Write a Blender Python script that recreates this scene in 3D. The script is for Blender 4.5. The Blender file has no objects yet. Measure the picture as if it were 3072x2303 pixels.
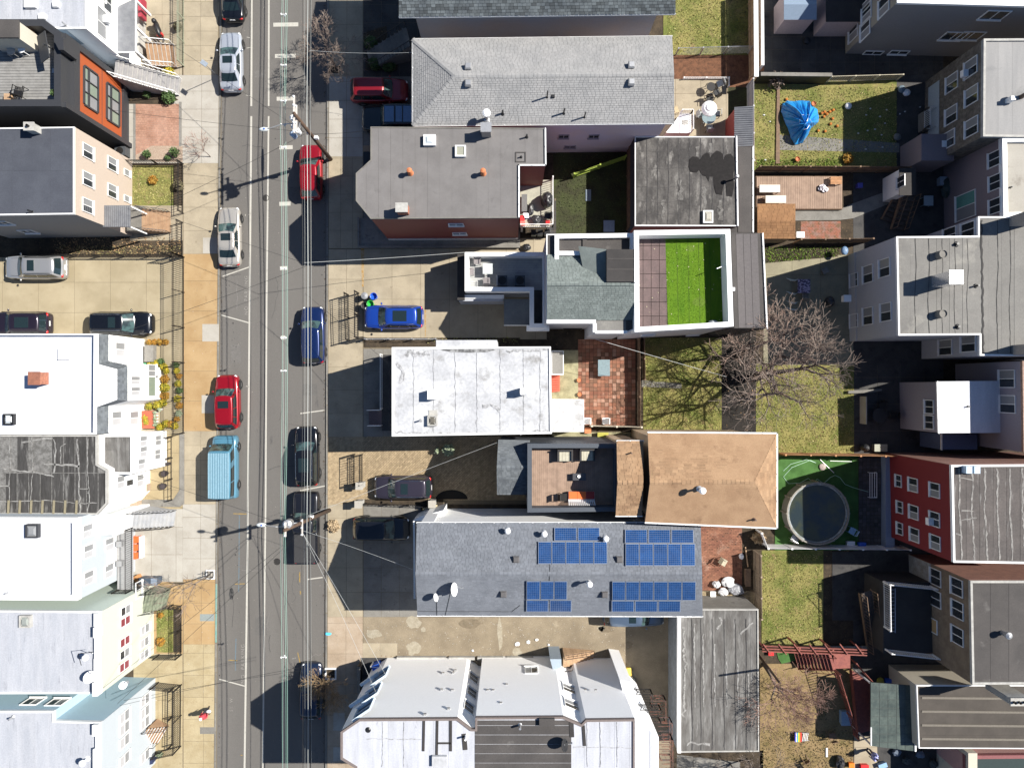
import bpy, math, random
from mathutils import Vector
random.seed(7)
R=math.radians
# ---------------- camera, sky, sun, exposure ----------------
scn=bpy.context.scene; COL=scn.collection
H=56.0; F=2072.0; CX=1536.0; CY=1151.5        # a drone 56 m above the street, looking straight down
cam=bpy.data.cameras.new('camera'); cam.sensor_width=36; cam.lens=36*F/3072; cam.clip_start=.5; cam.clip_end=900
co=bpy.data.objects.new('camera',cam); COL.objects.link(co); co.location=(0,0,H); scn.camera=co
SUN=Vector((.95,.268,1)).normalized()
EL=math.asin(SUN.z); AZ=math.atan2(SUN.x,SUN.y)
W=bpy.data.worlds.new('World'); scn.world=W; W.use_nodes=True
nt=W.node_tree; bg=nt.nodes['Background']; sk=nt.nodes.new('ShaderNodeTexSky'); sk.sky_type='NISHITA'
sk.sun_disc=False; sk.sun_elevation=EL; sk.sun_rotation=AZ; sk.altitude=60; sk.air_density=1; sk.dust_density=.4; sk.ozone_density=6
nt.links.new(sk.outputs[0],bg.inputs[0]); bg.inputs[1].default_value=.055
sl=bpy.data.lights.new('sun','SUN'); sl.energy=5.0; sl.angle=R(.5); sl.color=(1,.955,.88)
so=bpy.data.objects.new('sun',sl); COL.objects.link(so); so.rotation_euler=SUN.to_track_quat('Z','Y').to_euler(); so.location=(0,0,80)
vs=scn.view_settings; vs.view_transform='Standard'; vs.look='None'; vs.gamma=1; vs.use_curve_mapping=False; vs.exposure=.86
# ---------------- helpers ----------------
def P(x,y,z=0.):
    s=(H-z)/F; return Vector(((x-CX)*s,-(y-CY)*s,z))
def G(pts,z=0.): return [P(x,y,z).xy for x,y in pts]
def rect(x0,y0,x1,y1): return [(x0,y0),(x1,y0),(x1,y1),(x0,y1)]
def ln(v):
    v/=255.; return v/12.92 if v<=.04045 else ((v+.055)/1.055)**2.4
def A(r,g,b,k=2.05): return tuple(min(.88,ln(c)/k) for c in (r,g,b))
MATS={}
def M(name,c,c2=None,sc=.6,ramp=(.4,.62),c3=None,sc3=.25,ramp3=(.6,.66),rough=.85,var=.1,vsc=9,orand=0.,irand=0.,bump=0.,bsc=30,metal=0.,spec=.5,
      stretch=(1,1,1),stretch3=(1,1,1),lap=0,coat=0.,alpha=1.,trans=0.,detail=6,vstretch=(1,1,1)):
    if name in MATS: return MATS[name]
    m=bpy.data.materials.new(name); m.use_nodes=True; n=m.node_tree.nodes; l=m.node_tree.links; b=n['Principled BSDF']
    MATS[name]=m
    def inp(k,v): b.inputs[k].default_value=v
    inp('Roughness',rough); inp('Metallic',metal); inp('Specular IOR Level',spec); inp('Coat Weight',coat); inp('Alpha',alpha); inp('Transmission Weight',trans)
    if coat: inp('Coat Roughness',.06)
    geo=n.new('ShaderNodeNewGeometry')
    def noise(s,st,det=6):
        mp=n.new('ShaderNodeMapping'); mp.inputs['Scale'].default_value=st; l.new(geo.outputs['Position'],mp.inputs['Vector'])
        t=n.new('ShaderNodeTexNoise'); t.inputs['Scale'].default_value=s; t.inputs['Detail'].default_value=det; t.inputs['Roughness'].default_value=.62
        l.new(mp.outputs[0],t.inputs['Vector']); return t.outputs['Fac']
    def rng(src,a,bb,lo,hi):
        r=n.new('ShaderNodeMapRange'); r.inputs[1].default_value=a; r.inputs[2].default_value=bb; r.inputs[3].default_value=lo; r.inputs[4].default_value=hi
        l.new(src,r.inputs[0]); return r.outputs[0]
    def mix(fac,a,bb,typ='MIX'):
        x=n.new('ShaderNodeMix'); x.data_type='RGBA'; x.blend_type=typ
        if isinstance(fac,(int,float)): x.inputs[0].default_value=fac
        else: l.new(fac,x.inputs[0])
        for i,q in ((6,a),(7,bb)):
            if isinstance(q,tuple): x.inputs[i].default_value=(*q[:3],1)
            else: l.new(q,x.inputs[i])
        return x.outputs[2]
    out=tuple(c)
    if c2: out=mix(rng(noise(sc,stretch,detail),ramp[0],ramp[1],0,1),out,tuple(c2))
    if c3: out=mix(rng(noise(sc3,stretch3),ramp3[0],ramp3[1],0,1),out,tuple(c3))
    def mul(o,val):
        x=n.new('ShaderNodeVectorMath'); x.operation='SCALE'
        if isinstance(o,tuple): x.inputs[0].default_value=o
        else: l.new(o,x.inputs[0])
        l.new(val,x.inputs['Scale']); return x.outputs[0]
    if var: out=mul(out,rng(noise(vsc,vstretch,4),.25,.75,1-var*1.6,1+var*1.6))
    if orand:
        oi=n.new('ShaderNodeObjectInfo'); out=mul(out,rng(oi.outputs['Random'],0,1,1-orand,1+orand))
    if irand: out=mul(out,rng(geo.outputs['Random Per Island'],0,1,1-irand,1+irand))
    if isinstance(out,tuple): b.inputs['Base Color'].default_value=(*out,1)
    else: l.new(out,b.inputs['Base Color'])
    if bump or lap:
        bp=n.new('ShaderNodeBump'); bp.inputs['Strength'].default_value=bump or .5
        if lap:
            s=n.new('ShaderNodeSeparateXYZ'); l.new(geo.outputs['Position'],s.inputs[0])
            q=n.new('ShaderNodeMath'); q.operation='MULTIPLY'; q.inputs[1].default_value=1/lap; l.new(s.outputs[2],q.inputs[0])
            fr=n.new('ShaderNodeMath'); fr.operation='FRACT'; l.new(q.outputs[0],fr.inputs[0]); bp.inputs['Distance'].default_value=.03; l.new(fr.outputs[0],bp.inputs['Height'])
            bp.invert=True
        else:
            bp.inputs['Distance'].default_value=.02; l.new(noise(bsc,(1,1,1),3),bp.inputs['Height'])
        l.new(bp.outputs[0],b.inputs['Normal'])
    return m
ABS={}
def tag(o,label=None,cat=None,group=None,kind=None):
    if label: o['label']=label
    if cat: o['category']=cat
    if group: o['group']=group
    if kind: o['kind']=kind
    return o
def T(name,label,cat,loc,group=None,rot=0,kind=None):
    o=bpy.data.objects.new(name,None); COL.objects.link(o); o.empty_display_size=.3
    o.location=loc; o.rotation_euler=(0,0,rot); ABS[o.name]=(Vector(loc),rot); return tag(o,label,cat,group,kind)
class MB:
    def __init__(s): s.v=[]; s.f=[]
    def add(s,vs,fs):
        k=len(s.v); s.v+= [tuple(q) for q in vs]; s.f+=[tuple(i+k for i in f) for f in fs]; return s
    def box(s,x0,x1,y0,y1,z0,z1):
        return s.add([(x0,y0,z0),(x1,y0,z0),(x1,y1,z0),(x0,y1,z0),(x0,y0,z1),(x1,y0,z1),(x1,y1,z1),(x0,y1,z1)],
          [(3,2,1,0),(4,5,6,7),(0,1,5,4),(1,2,6,5),(2,3,7,6),(3,0,4,7)])
    def obox(s,c,u,v,w):
        c,u,v,w=Vector(c),Vector(u),Vector(v),Vector(w)
        if u.cross(v).dot(w)<0: u=-u
        return s.add([c-u-v-w,c+u-v-w,c+u+v-w,c-u+v-w,c-u-v+w,c+u-v+w,c+u+v+w,c-u+v+w],
          [(3,2,1,0),(4,5,6,7),(0,1,5,4),(1,2,6,5),(2,3,7,6),(3,0,4,7)])
    def beam(s,a,b,w,h=None):
        a,b=Vector(a),Vector(b); d=b-a; L=d.length
        if L<1e-5: return s
        d/=L; h=h or w; up=Vector((0,0,1)) if abs(d.z)<.95 else Vector((1,0,0))
        sd=d.cross(up).normalized(); up=sd.cross(d)
        return s.obox((a+b)/2,d*L/2,sd*w/2,up*h/2)
    def prism(s,poly,z0,z1,cap=True):
        poly=[(p[0],p[1]) for p in poly]; n=len(poly)
        if area(poly)<0: poly=poly[::-1]
        fs=[(i,(i+1)%n,n+(i+1)%n,n+i) for i in range(n)]
        if cap: fs+=[tuple(range(n,2*n)),tuple(range(n-1,-1,-1))]
        return s.add([(x,y,z0) for x,y in poly]+[(x,y,z1) for x,y in poly],fs)
    def poly3(s,pts,th=0.):
        n=len(pts); pts=[Vector(p) for p in pts]
        if not th: return s.add(pts,[tuple(range(n))])
        nn=(pts[1]-pts[0]).cross(pts[2]-pts[0]).normalized()
        if nn.z<0: pts=pts[::-1]; nn=-nn
        return s.add(pts+[p-nn*th for p in pts],[tuple(range(n)),tuple(range(2*n-1,n-1,-1))]+[(i,n+i,n+(i+1)%n,(i+1)%n) for i in range(n)])
    def tube(s,pts,r,n=6,cap=True):
        pts=[Vector(p) for p in pts]; m=len(pts); rr=r if isinstance(r,(list,tuple)) else [r]*m
        k=len(s.v); pu=None
        for i,p in enumerate(pts):
            d=(pts[min(i+1,m-1)]-pts[max(i-1,0)]).normalized()
            if pu is None: up=Vector((0,0,1)) if abs(d.z)<.9 else Vector((1,0,0)); u=d.cross(up).normalized()
            else: u=(pu-d*pu.dot(d)).normalized()
            pu=u; w=d.cross(u)
            for j in range(n):
                a=2*math.pi*j/n; s.v.append(tuple(p+(u*math.cos(a)+w*math.sin(a))*rr[i]))
        for i in range(m-1):
            for j in range(n):
                a=k+i*n+j; b=k+i*n+(j+1)%n; s.f.append((a,b,b+n,a+n))
        if cap: s.f.append(tuple(range(k+n-1,k-1,-1))); s.f.append(tuple(range(k+(m-1)*n,k+m*n)))
        return s
    def cyl(s,x,y,z0,z1,r,r2=None,n=12): return s.tube([(x,y,z0),(x,y,z1)],[r,r if r2 is None else r2],n)
    def lathe(s,x,y,prof,n=16):
        k=len(s.v); m=len(prof)
        for r,z in prof:
            for j in range(n): a=2*math.pi*j/n; s.v.append((x+r*math.cos(a),y+r*math.sin(a),z))
        for i in range(m-1):
            for j in range(n): a=k+i*n+j; b=k+i*n+(j+1)%n; s.f.append((a,b,b+n,a+n))
        s.f.append(tuple(range(k+n-1,k-1,-1))); s.f.append(tuple(range(k+(m-1)*n,k+m*n))); return s
    def blob(s,c,rx,ry,rz,nu=10,nv=6,jit=0.):
        k=len(s.v)
        for i in range(1,nv):
            t=math.pi*i/nv
            for j in range(nu):
                a=2*math.pi*j/nu; q=1+random.uniform(-jit,jit)
                s.v.append((c[0]+rx*q*math.sin(t)*math.cos(a),c[1]+ry*q*math.sin(t)*math.sin(a),c[2]+rz*q*math.cos(t)))
        s.v.append((c[0],c[1],c[2]+rz)); s.v.append((c[0],c[1],c[2]-rz)); tp=len(s.v)-2
        for i in range(nv-2):
            for j in range(nu): a=k+i*nu+j; b=k+i*nu+(j+1)%nu; s.f.append((a,a+nu,b+nu,b))
        for j in range(nu):
            s.f.append((tp,k+j,k+(j+1)%nu)); q=k+(nv-2)*nu; s.f.append((tp+1,q+(j+1)%nu,q+j))
        return s
    def build(s,name,mat,parent=None,label=None,cat=None,group=None,kind=None,smooth=False):
        if not s.v: return None
        if parent is None:
            xs=[q[0] for q in s.v]; ys=[q[1] for q in s.v]; zs=[q[2] for q in s.v]
            o0=Vector(((min(xs)+max(xs))/2,(min(ys)+max(ys))/2,min(zs))); rot=0
        else: o0,rot=ABS[parent.name]
        me=bpy.data.meshes.new(name)
        if parent is not None and rot is None: vs=s.v          # already local
        elif parent is not None and rot:
            c_,s_=math.cos(-rot),math.sin(-rot)
            vs=[((x-o0.x)*c_-(y-o0.y)*s_,(x-o0.x)*s_+(y-o0.y)*c_,z-o0.z) for x,y,z in s.v]
        else: vs=[(x-o0.x,y-o0.y,z-o0.z) for x,y,z in s.v]
        me.from_pydata(vs,[],s.f); me.update()
        if smooth: me.polygons.foreach_set('use_smooth',[True]*len(me.polygons))
        me.materials.append(mat); o=bpy.data.objects.new(name,me); COL.objects.link(o)
        if parent is None: o.location=o0
        else: o.parent=parent
        ABS[o.name]=(o0,rot); return tag(o,label,cat,group,kind)
def area(p):
    n=len(p); return sum(p[i][0]*p[(i+1)%n][1]-p[(i+1)%n][0]*p[i][1] for i in range(n))/2
def clip(poly,a,b,c):
    out=[]; n=len(poly)
    for i in range(n):
        p,q=poly[i],poly[(i+1)%n]; dp=a*p[0]+b*p[1]-c; dq=a*q[0]+b*q[1]-c
        if dp<=0: out.append(p)
        if (dp<0)!=(dq<0) and abs(dp-dq)>1e-9: t=dp/(dp-dq); out.append((p[0]+(q[0]-p[0])*t,p[1]+(q[1]-p[1])*t))
    return out
def offset(poly,d):            # inward offset, mitred
    poly=[Vector((p[0],p[1])) for p in poly]
    if area(poly)<0: poly=poly[::-1]
    n=len(poly); out=[]
    for i in range(n):
        a,b,c=poly[i-1],poly[i],poly[(i+1)%n]; e1=(b-a).normalized(); e2=(c-b).normalized()
        n1=Vector((-e1.y,e1.x)); n2=Vector((-e2.y,e2.x)); m=(n1+n2)
        if m.length<1e-4: m=n1
        m.normalize(); out.append(b+m*d/max(.3,m.dot(n1)))
    return out
PM={}
def piece(name,poly,cx,cy,z0,z1,mat,parent,dz=0.,tilt=0.):
    loc=[(round(x-cx,3),round(y-cy,3)) for x,y in poly]; key=(tuple(loc),round(z1-z0,3),mat.name)
    me=PM.get(key)
    if me is None:
        b=MB().prism(loc,-(z1-z0),0); me=bpy.data.meshes.new(name); me.from_pydata(b.v,[],b.f); me.materials.append(mat); PM[key]=me
    o=bpy.data.objects.new(name,me); COL.objects.link(o); o.parent=parent; a=ABS[parent.name][0]
    o.location=(cx-a.x,cy-a.y,z1-a.z+dz)
    if tilt: o.rotation_euler=(random.uniform(-tilt,tilt),random.uniform(-tilt,tilt),0)
    return o
def pieces(name,poly,mat,parent,dx,dy,gap=.04,z0=0,z1=.02,jit=.004,brick=0.,ang=0.,ox=None,oy=None,maxn=300,tilt=0.,minfrac=.06,mats=None):
    """cover a polygon with separate slabs / boards / pavers"""
    if area(poly)<0: poly=poly[::-1]
    ca,sa=math.cos(-ang),math.sin(-ang); rp=[(p[0]*ca-p[1]*sa,p[0]*sa+p[1]*ca) for p in poly]
    x0=min(p[0] for p in rp); y0=min(p[1] for p in rp); x1=max(p[0] for p in rp); y1=max(p[1] for p in rp)
    if ox is not None: x0=ox
    if oy is not None: y0=oy
    stuff=MB(); n=0; j=0; y=y0; cb,sb=math.cos(ang),math.sin(ang); g=gap/2
    cells=[]
    while y<y1-.01:
        x=x0-(dx*brick if j%2 else 0)
        while x<x1-.01:
            q=clip(clip(clip(clip(rp,-1,0,-(x+g)),1,0,x+dx-g),0,-1,-(y+g)),0,1,y+dy-g)
            if len(q)>2 and area(q)>minfrac*dx*dy: cells.append((x,y,q))
            x+=dx
        y+=dy; j+=1
    for x,y,q in cells:
        cx,cy=x+dx/2,y+dy/2; w=[(a*cb-b*sb,a*sb+b*cb) for a,b in q]; wc=(cx*cb-cy*sb,cx*sb+cy*cb)
        mt=random.choice(mats) if mats else mat
        if n<maxn: piece(name,w,wc[0],wc[1],z0,z1,mt,parent,random.uniform(-jit,0),tilt); n+=1
        else: d=random.uniform(-jit,0); stuff.prism(w,z0,z1+d)
    if stuff.v: stuff.build(name+'s',mat,parent,kind='stuff')
    return n
def ground(name,px,mat,z=0.,z0=-.13,world=False,kind='structure',label=None):
    b=MB().prism(px if world else G(px),z0,z); return b.build(name,mat,kind=kind,label=label)
# ---------------- materials ----------------
asphalt=M('asphalt',(.108,.101,.093),(.128,.120,.110),sc=.35,ramp=(.35,.7),c3=(.06,.058,.058),sc3=1.1,ramp3=(.66,.8),rough=.9,var=.11,vsc=22,bump=.3,bsc=90,stretch=(1,.12,1),stretch3=(1,.35,1))
concrete=M('concrete',A(215,200,172),A(196,182,156),sc=.7,c3=A(176,160,134),sc3=2.2,ramp3=(.6,.75),var=.06,vsc=14,orand=.06,rough=.9)
conc_base=M('joint_concrete',A(150,136,112),rough=.95,var=.1)
conc_white=M('pale_concrete',A(224,218,206),A(210,203,190),sc=.8,c3=A(190,182,168),sc3=2,ramp3=(.62,.75),var=.05,vsc=14,orand=.04,rough=.9)
conc_tan=M('tan_concrete',A(222,188,138),A(208,172,122),sc=.7,c3=A(190,156,112),sc3=2.4,ramp3=(.6,.75),var=.06,vsc=20,orand=.05,rough=.9)
conc_grey=M('grey_concrete',A(168,164,156),A(150,146,138),sc=.9,c3=A(120,116,110),sc3=1.6,ramp3=(.6,.72),var=.08,orand=.08,rough=.9)
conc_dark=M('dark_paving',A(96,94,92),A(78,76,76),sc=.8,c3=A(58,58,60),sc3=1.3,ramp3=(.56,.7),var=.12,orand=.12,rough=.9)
soil=M('soil',A(98,84,66),A(70,60,48),sc=1.6,c3=A(140,118,88),sc3=3.2,ramp3=(.6,.7),var=.25,vsc=12,rough=1,bump=.5,bsc=20)
mulch=M('mulch',A(150,104,76),A(116,80,58),sc=3,var=.3,vsc=20,rough=1,bump=.6,bsc=25)
lotmat=M('worn_lot_surface',A(184,168,142),A(160,145,122),sc=.5,c3=A(206,192,166),sc3=.45,ramp3=(.62,.68),var=.12,vsc=12,rough=.95,bump=.2)
lawn=M('lawn_soil',A(176,166,100),A(126,136,62),sc=.6,c3=A(172,152,104),sc3=1.4,ramp3=(.55,.7),var=.3,vsc=9,rough=1,bump=.6,bsc=18)
lawn_dark=M('shade_tinted_lawn_soil',A(84,92,52),A(70,70,46),sc=.8,var=.3,vsc=9,rough=1)  # darker copy of the lawn colour, with the shade painted in
turf=M('artificial_turf',A(118,160,22),A(100,146,14),sc=2,var=.15,vsc=26,rough=1,stretch=(1,.2,1),bump=.4,bsc=60)
turf_pool=M('pool_side_turf',A(96,146,74),A(74,120,54),sc=.9,var=.15,vsc=18,rough=1)
herring=M('herringbone_pavers',A(214,190,152),A(190,167,132),sc=3,var=.1,vsc=8,irand=.16,rough=.9)
brickred=M('red_paver',A(186,128,100),A(160,104,82),sc=.9,c3=A(205,160,136),sc3=.8,ramp3=(.58,.68),var=.1,orand=.2,irand=.2,rough=.9)
brickpink=M('pink_paver',A(214,168,144),A(196,148,124),sc=.9,var=.08,orand=.08,irand=.12,rough=.9)
paintw=M('road_paint',A(236,232,220),A(200,196,186),sc=5,ramp=(.55,.75),rough=.7,var=.05)
paintw_old=M('worn_road_paint',A(196,192,184),A(150,146,140),sc=9,ramp=(.42,.56),rough=.8,var=.1)
paint_y=M('yellow_spray_paint',A(214,176,84),A(160,140,100),sc=9,ramp=(.45,.6),rough=.8)
paint_b=M('blue_spray_paint',A(120,156,176),A(140,140,138),sc=9,ramp=(.45,.6),rough=.8)
teal=M('teal_kerb_paint',A(140,196,186),A(176,200,190),sc=2,rough=.7)
patch=M('asphalt_patch',(.05,.049,.05),(.07,.068,.066),sc=3,var=.15,vsc=12,rough=.9)
manhole=M('cast_iron',(.05,.047,.044),rough=.6,metal=.6,var=.2)
# walls
white=M('white_siding',(.82,.82,.81),lap=.16,rough=.6,var=.03,vsc=1.5)
whitep=M('white_paint',(.8,.8,.79),rough=.5,var=.03)
trimw=M('white_trim',(.72,.72,.71),rough=.5,var=.06,vsc=3)
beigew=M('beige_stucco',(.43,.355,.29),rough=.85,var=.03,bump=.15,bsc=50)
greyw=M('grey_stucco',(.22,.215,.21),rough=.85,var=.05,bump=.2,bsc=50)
cream=M('cream_siding',(.62,.6,.5),lap=.16,rough=.6,var=.03)
palegreen=M('pale_green_stucco',(.6,.68,.6),rough=.8,var=.03)
paleyellow=M('pale_yellow_siding',(.5,.515,.43),lap=.16,rough=.6,var=.02)
bluesid=M('blue_siding',(.34,.46,.53),lap=.16,rough=.6,var=.03)
paleblue=M('pale_blue_siding',(.4,.435,.46),lap=.16,rough=.6,var=.02)
lav=M('lavender_stucco',(.56,.49,.57),(.6,.5,.51),sc=.3,rough=.85,var=.04)
warmgrey=M('warm_grey_siding',(.36,.34,.31),lap=.16,rough=.7,var=.05)
darkred=M('dark_red_siding',(.17,.035,.03),lap=.14,rough=.6,var=.06)
redw=M('red_stucco',(.17,.013,.017),rough=.8,var=.04,bump=.1)
redbase=M('blue_grey_base',(.2,.25,.34),rough=.8,var=.05)
mauve=M('mauve_stucco',(.2,.165,.175),rough=.85,var=.05)
blgrey=M('blue_grey_stucco',(.36,.37,.41),rough=.85,var=.05,bump=.1)
stone=M('brown_stone_wall',(.16,.14,.115),(.1,.088,.072),sc=3,ramp=(.4,.6),rough=.9,var=.25,vsc=5,bump=.5,bsc=8)
tanbrick=M('tan_brick_wall',(.2,.15,.1),(.15,.11,.075),sc=2,rough=.9,var=.1,lap=.09)
orange=M('orange_panel',(.34,.075,.022),rough=.5,var=.03)
charc=M('charcoal_metal',(.035,.036,.04),rough=.5,var=.06)
bluegreyw=M('blue_grey_cladding',(.28,.34,.4),rough=.6,var=.04)
pinkw=M('pink_stucco',(.45,.27,.25),rough=.85,var=.05)
woodred=M('red_painted_wood',(.24,.07,.05),(.18,.05,.04),sc=4,rough=.7,var=.12,orand=.12)
woodtan=M('tan_wood',(.42,.28,.17),(.34,.22,.13),sc=5,rough=.8,var=.1,orand=.1,vstretch=(4,.4,1))
woodbrown=M('brown_wood',(.2,.13,.08),(.14,.09,.06),sc=5,rough=.85,var=.12,orand=.12)
woodcedar=M('orange_cedar',(.48,.24,.11),(.36,.18,.08),sc=3,rough=.8,var=.12,orand=.1)
deckgrey=M('grey_deck_board',A(184,182,178),A(166,164,160),sc=3,rough=.8,var=.05,orand=.06,vstretch=(.3,6,1))
deckbrown=M('brown_deck_board',A(206,174,150),A(186,156,134),sc=2,rough=.8,var=.06,orand=.08,vstretch=(6,.3,1))
deckblue=M('pale_deck_board',A(222,222,218),A(200,202,202),sc=2,rough=.7,var=.04,orand=.04)
# roofs
def rollm(n,a,b,c=None,**k):
    d=dict(sc=.8,ramp=(.35,.65),sc3=1.2,ramp3=(.58,.7),var=.08,vsc=10,orand=.05,rough=.92,bump=.2,bsc=60); d.update(k)
    return M(n,a,b,c3=c,**d)
roof_white=rollm('white_roof_coating',(.6,.61,.64),(.5,.515,.55),(.34,.35,.37),sc=.5,ramp3=(.64,.8),stretch=(2.5,.6,1),orand=.04,var=.05)
roof_white_dirty=rollm('weathered_white_roof_coating',(.47,.475,.485),(.36,.365,.38),(.24,.235,.23),sc=.55,ramp=(.42,.66),sc3=1.0,ramp3=(.56,.72),orand=.04,var=.1,vsc=5)
roof_white2=rollm('pale_coated_membrane',(.45,.46,.5),(.37,.38,.41),(.2,.2,.22),sc=.6,ramp=(.4,.66),ramp3=(.64,.78),stretch=(3,.5,1),stretch3=(2,.7,1),orand=.05,var=.06)
roof_silver=rollm('silver_roof_coating',(.33,.345,.38),(.39,.4,.43),(.26,.27,.3),stretch=(2,.35,1),stretch3=(4,.5,1),sc=1.2,orand=.04)
roof_navy=M('dark_blue_grey_membrane',(.05,.055,.07),(.06,.066,.082),sc=.7,var=.1,vsc=14,orand=.04,rough=.85)
roof_tar=rollm('tar_roof',A(68,66,64),A(92,90,88),A(176,174,170),sc=1.2,sc3=1.4,ramp3=(.55,.72),stretch=(3,.4,1),stretch3=(3,.35,1),var=.25,vsc=9,orand=.08,vstretch=(4,.3,1))
roof_tar2=rollm('patched_grey_tar_roof',A(116,112,108),A(148,146,142),A(190,188,184),sc=.9,ramp=(.4,.64),sc3=.8,ramp3=(.56,.74),stretch=(2,.5,1),stretch3=(3,.4,1),var=.16,vsc=7,orand=.12,vstretch=(3,.4,1))
roof_grey=rollm('grey_mineral_roof',A(158,154,152),A(146,142,140),A(128,124,122),sc=.9,ramp3=(.62,.78),var=.07,vsc=24,orand=.035)
roof_grey2=rollm('light_grey_roof',A(166,163,157),A(148,145,140),A(192,188,178),sc=.4,sc3=.5,ramp3=(.58,.74),var=.08,orand=.04)
roof_dgrey=rollm('dark_grey_roof',A(108,103,100),A(92,88,86),A(136,132,128),sc=.5,sc3=.7,ramp3=(.62,.74),var=.12,vsc=12,orand=.06)
roof_black=rollm('black_grit_roof',A(84,80,78),A(70,67,66),None,var=.12,vsc=30,orand=.05)
roof_brown=rollm('brown_grey_roof',A(108,100,92),A(94,87,80),None,var=.1,vsc=25,orand=.05)
roof_cream=rollm('cream_roof',A(214,208,196),A(202,196,184),A(180,172,160),var=.04)
metalroof=M('galvanised_sheet',A(176,178,182),A(160,162,168),sc=2,rough=.4,metal=.3,var=.06,orand=.05)
clearroof=M('green_grey_canopy_sheet',A(112,124,116),A(88,100,96),sc=1.5,rough=.35,var=.12,orand=.1)
def shm(n,a,b,ir=.12,**k): return M(n,a,b,sc=.9,rough=.95,var=.1,vsc=16,irand=ir,bump=.2,bsc=60,**k)
sh_dark=shm('slate_blue_shingle',A(112,120,124),A(88,96,102),.42)
sh_light=shm('pale_grey_shingle',A(198,197,196),A(184,184,184),.06)
sh_green=shm('grey_green_shingle',A(158,168,164),A(140,150,146),.14)
sh_tan=shm('tan_shingle',A(208,170,132),A(192,154,118),.16,c3=A(160,124,94),sc3=.8,ramp3=(.58,.75))
sh_blue=shm('blue_grey_shingle',A(152,157,166),A(140,145,154),.12)
sh_gb=shm('plain_grey_shingle',A(138,144,148),A(120,126,132),.22)
sh_tanshed=shm('light_brown_shingle',A(190,142,98),A(172,126,86),.1)
# misc
glass=M('window_glass',(.03,.035,.04),rough=.06,var=0,spec=.7)
blind=M('window_blind',(.22,.225,.23),rough=.3,var=.04)
glass_g=M('greenish_glass',(.2,.24,.19),rough=.1,var=0)
curtain=M('red_curtain',(.2,.035,.045),rough=.4,var=.05)
skyl=M('skylight_dome',(.5,.54,.56),rough=.25,var=.03)
iron=M('black_iron',(.018,.016,.015),rough=.55,metal=.3,var=.15)
steel=M('galvanised_steel',(.5,.5,.5),rough=.4,metal=.7,var=.08)
brickm=M('chimney_brick',(.32,.13,.08),(.24,.1,.065),sc=3,rough=.9,var=.15,orand=.2,irand=.2)
cement=M('cement',(.4,.39,.36),(.32,.31,.29),sc=2,rough=.9,var=.08)
black=M('black_plastic',(.012,.012,.013),rough=.45,var=.1)
rubber=M('rubber',(.02,.02,.02),rough=.8,var=.1)
clay=M('terracotta',(.5,.17,.07),rough=.8,var=.1)
potm=M('dark_plant_pot',(.05,.04,.04),rough=.7,var=.1)
redpl=M('red_plastic',(.6,.03,.03),rough=.4,var=.03)
bluepl=M('blue_plastic',(.02,.1,.5),rough=.35,var=.03)
greenpl=M('green_plastic',(.03,.4,.06),rough=.35,var=.03)
yellowpl=M('yellow_plastic',(.7,.5,.08),rough=.4,var=.03)
whitepl=M('white_plastic',(.8,.8,.8),rough=.35,var=.02)
polewood=M('pole_wood',(.1,.06,.04),(.07,.045,.03),sc=6,rough=.9,var=.15)
porcel=M('insulator',(.72,.74,.78),rough=.25,var=.02)
cabw=M('aluminium_cable',(.45,.47,.45),rough=.4,metal=.4,var=.02)
cabg=M('green_covered_conductor',(.26,.42,.35),rough=.5,var=.03)
cabk=M('black_cable',(.02,.02,.02),rough=.6,var=0)
bark=M('grey_bark',(.2,.165,.14),(.13,.105,.09),sc=3,rough=.95,var=.2)
bark2=M('reddish_twigs',(.22,.12,.09),(.3,.2,.16),sc=3,rough=.95,var=.2,irand=.25)
bark3=M('yellow_brown_twigs',(.32,.22,.12),(.2,.14,.08),sc=4,rough=.95,var=.2,irand=.25)
twigm=M('grey_twigs',(.25,.2,.165),(.12,.085,.07),sc=2,rough=.95,var=.2,irand=.3)
leafg=M('green_leaves',(.045,.09,.025),(.07,.11,.03),sc=6,rough=.8,irand=.4,var=.1)
leafy=M('yellow_leaves',(.42,.32,.02),(.2,.2,.02),sc=4,rough=.8,irand=.35,var=.1)
leafo=M('orange_brown_leaves',(.36,.17,.02),(.24,.15,.02),sc=4,rough=.8,irand=.35,var=.1)
leafp=M('pale_leaves',(.3,.34,.24),(.2,.25,.15),sc=4,rough=.8,irand=.3,var=.1)
bladeg=M('grass_blades',(.36,.34,.11),(.2,.25,.055),sc=.7,ramp=(.38,.6),c3=(.44,.36,.18),sc3=1.2,ramp3=(.5,.62),rough=.9,irand=.4,var=.15)
blades_=M('shade_tinted_grass_blades',(.06,.075,.03),(.045,.05,.025),sc=.8,rough=.9,irand=.4,var=.15)  # blade colour with shade mixed in, for lawns beside tall walls
bladey=M('dry_grass_blades',(.26,.2,.11),(.2,.18,.07),sc=.8,ramp=(.4,.6),rough=.9,irand=.35,var=.15)
tarp=M('blue_tarpaulin',(.02,.26,.62),(.02,.2,.52),sc=1.5,rough=.3,var=.06,spec=.6)
water=M('pool_water',(.022,.032,.036),(.045,.05,.026),sc=.8,rough=.12,var=.08,spec=.5)
pvcell=M('solar_cell',(.008,.045,.15),(.012,.06,.19),sc=1.5,rough=.2,var=.05,orand=.1,irand=.1,spec=.6)
alum=M('aluminium_frame',(.3,.34,.42),rough=.35,metal=.5,var=.03)
redcush=M('orange_cushion',(.75,.14,.03),rough=.8,var=.05)
beigefab=M('striped_beige_cushion',(.5,.48,.38),rough=.9,var=.1)
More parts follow.
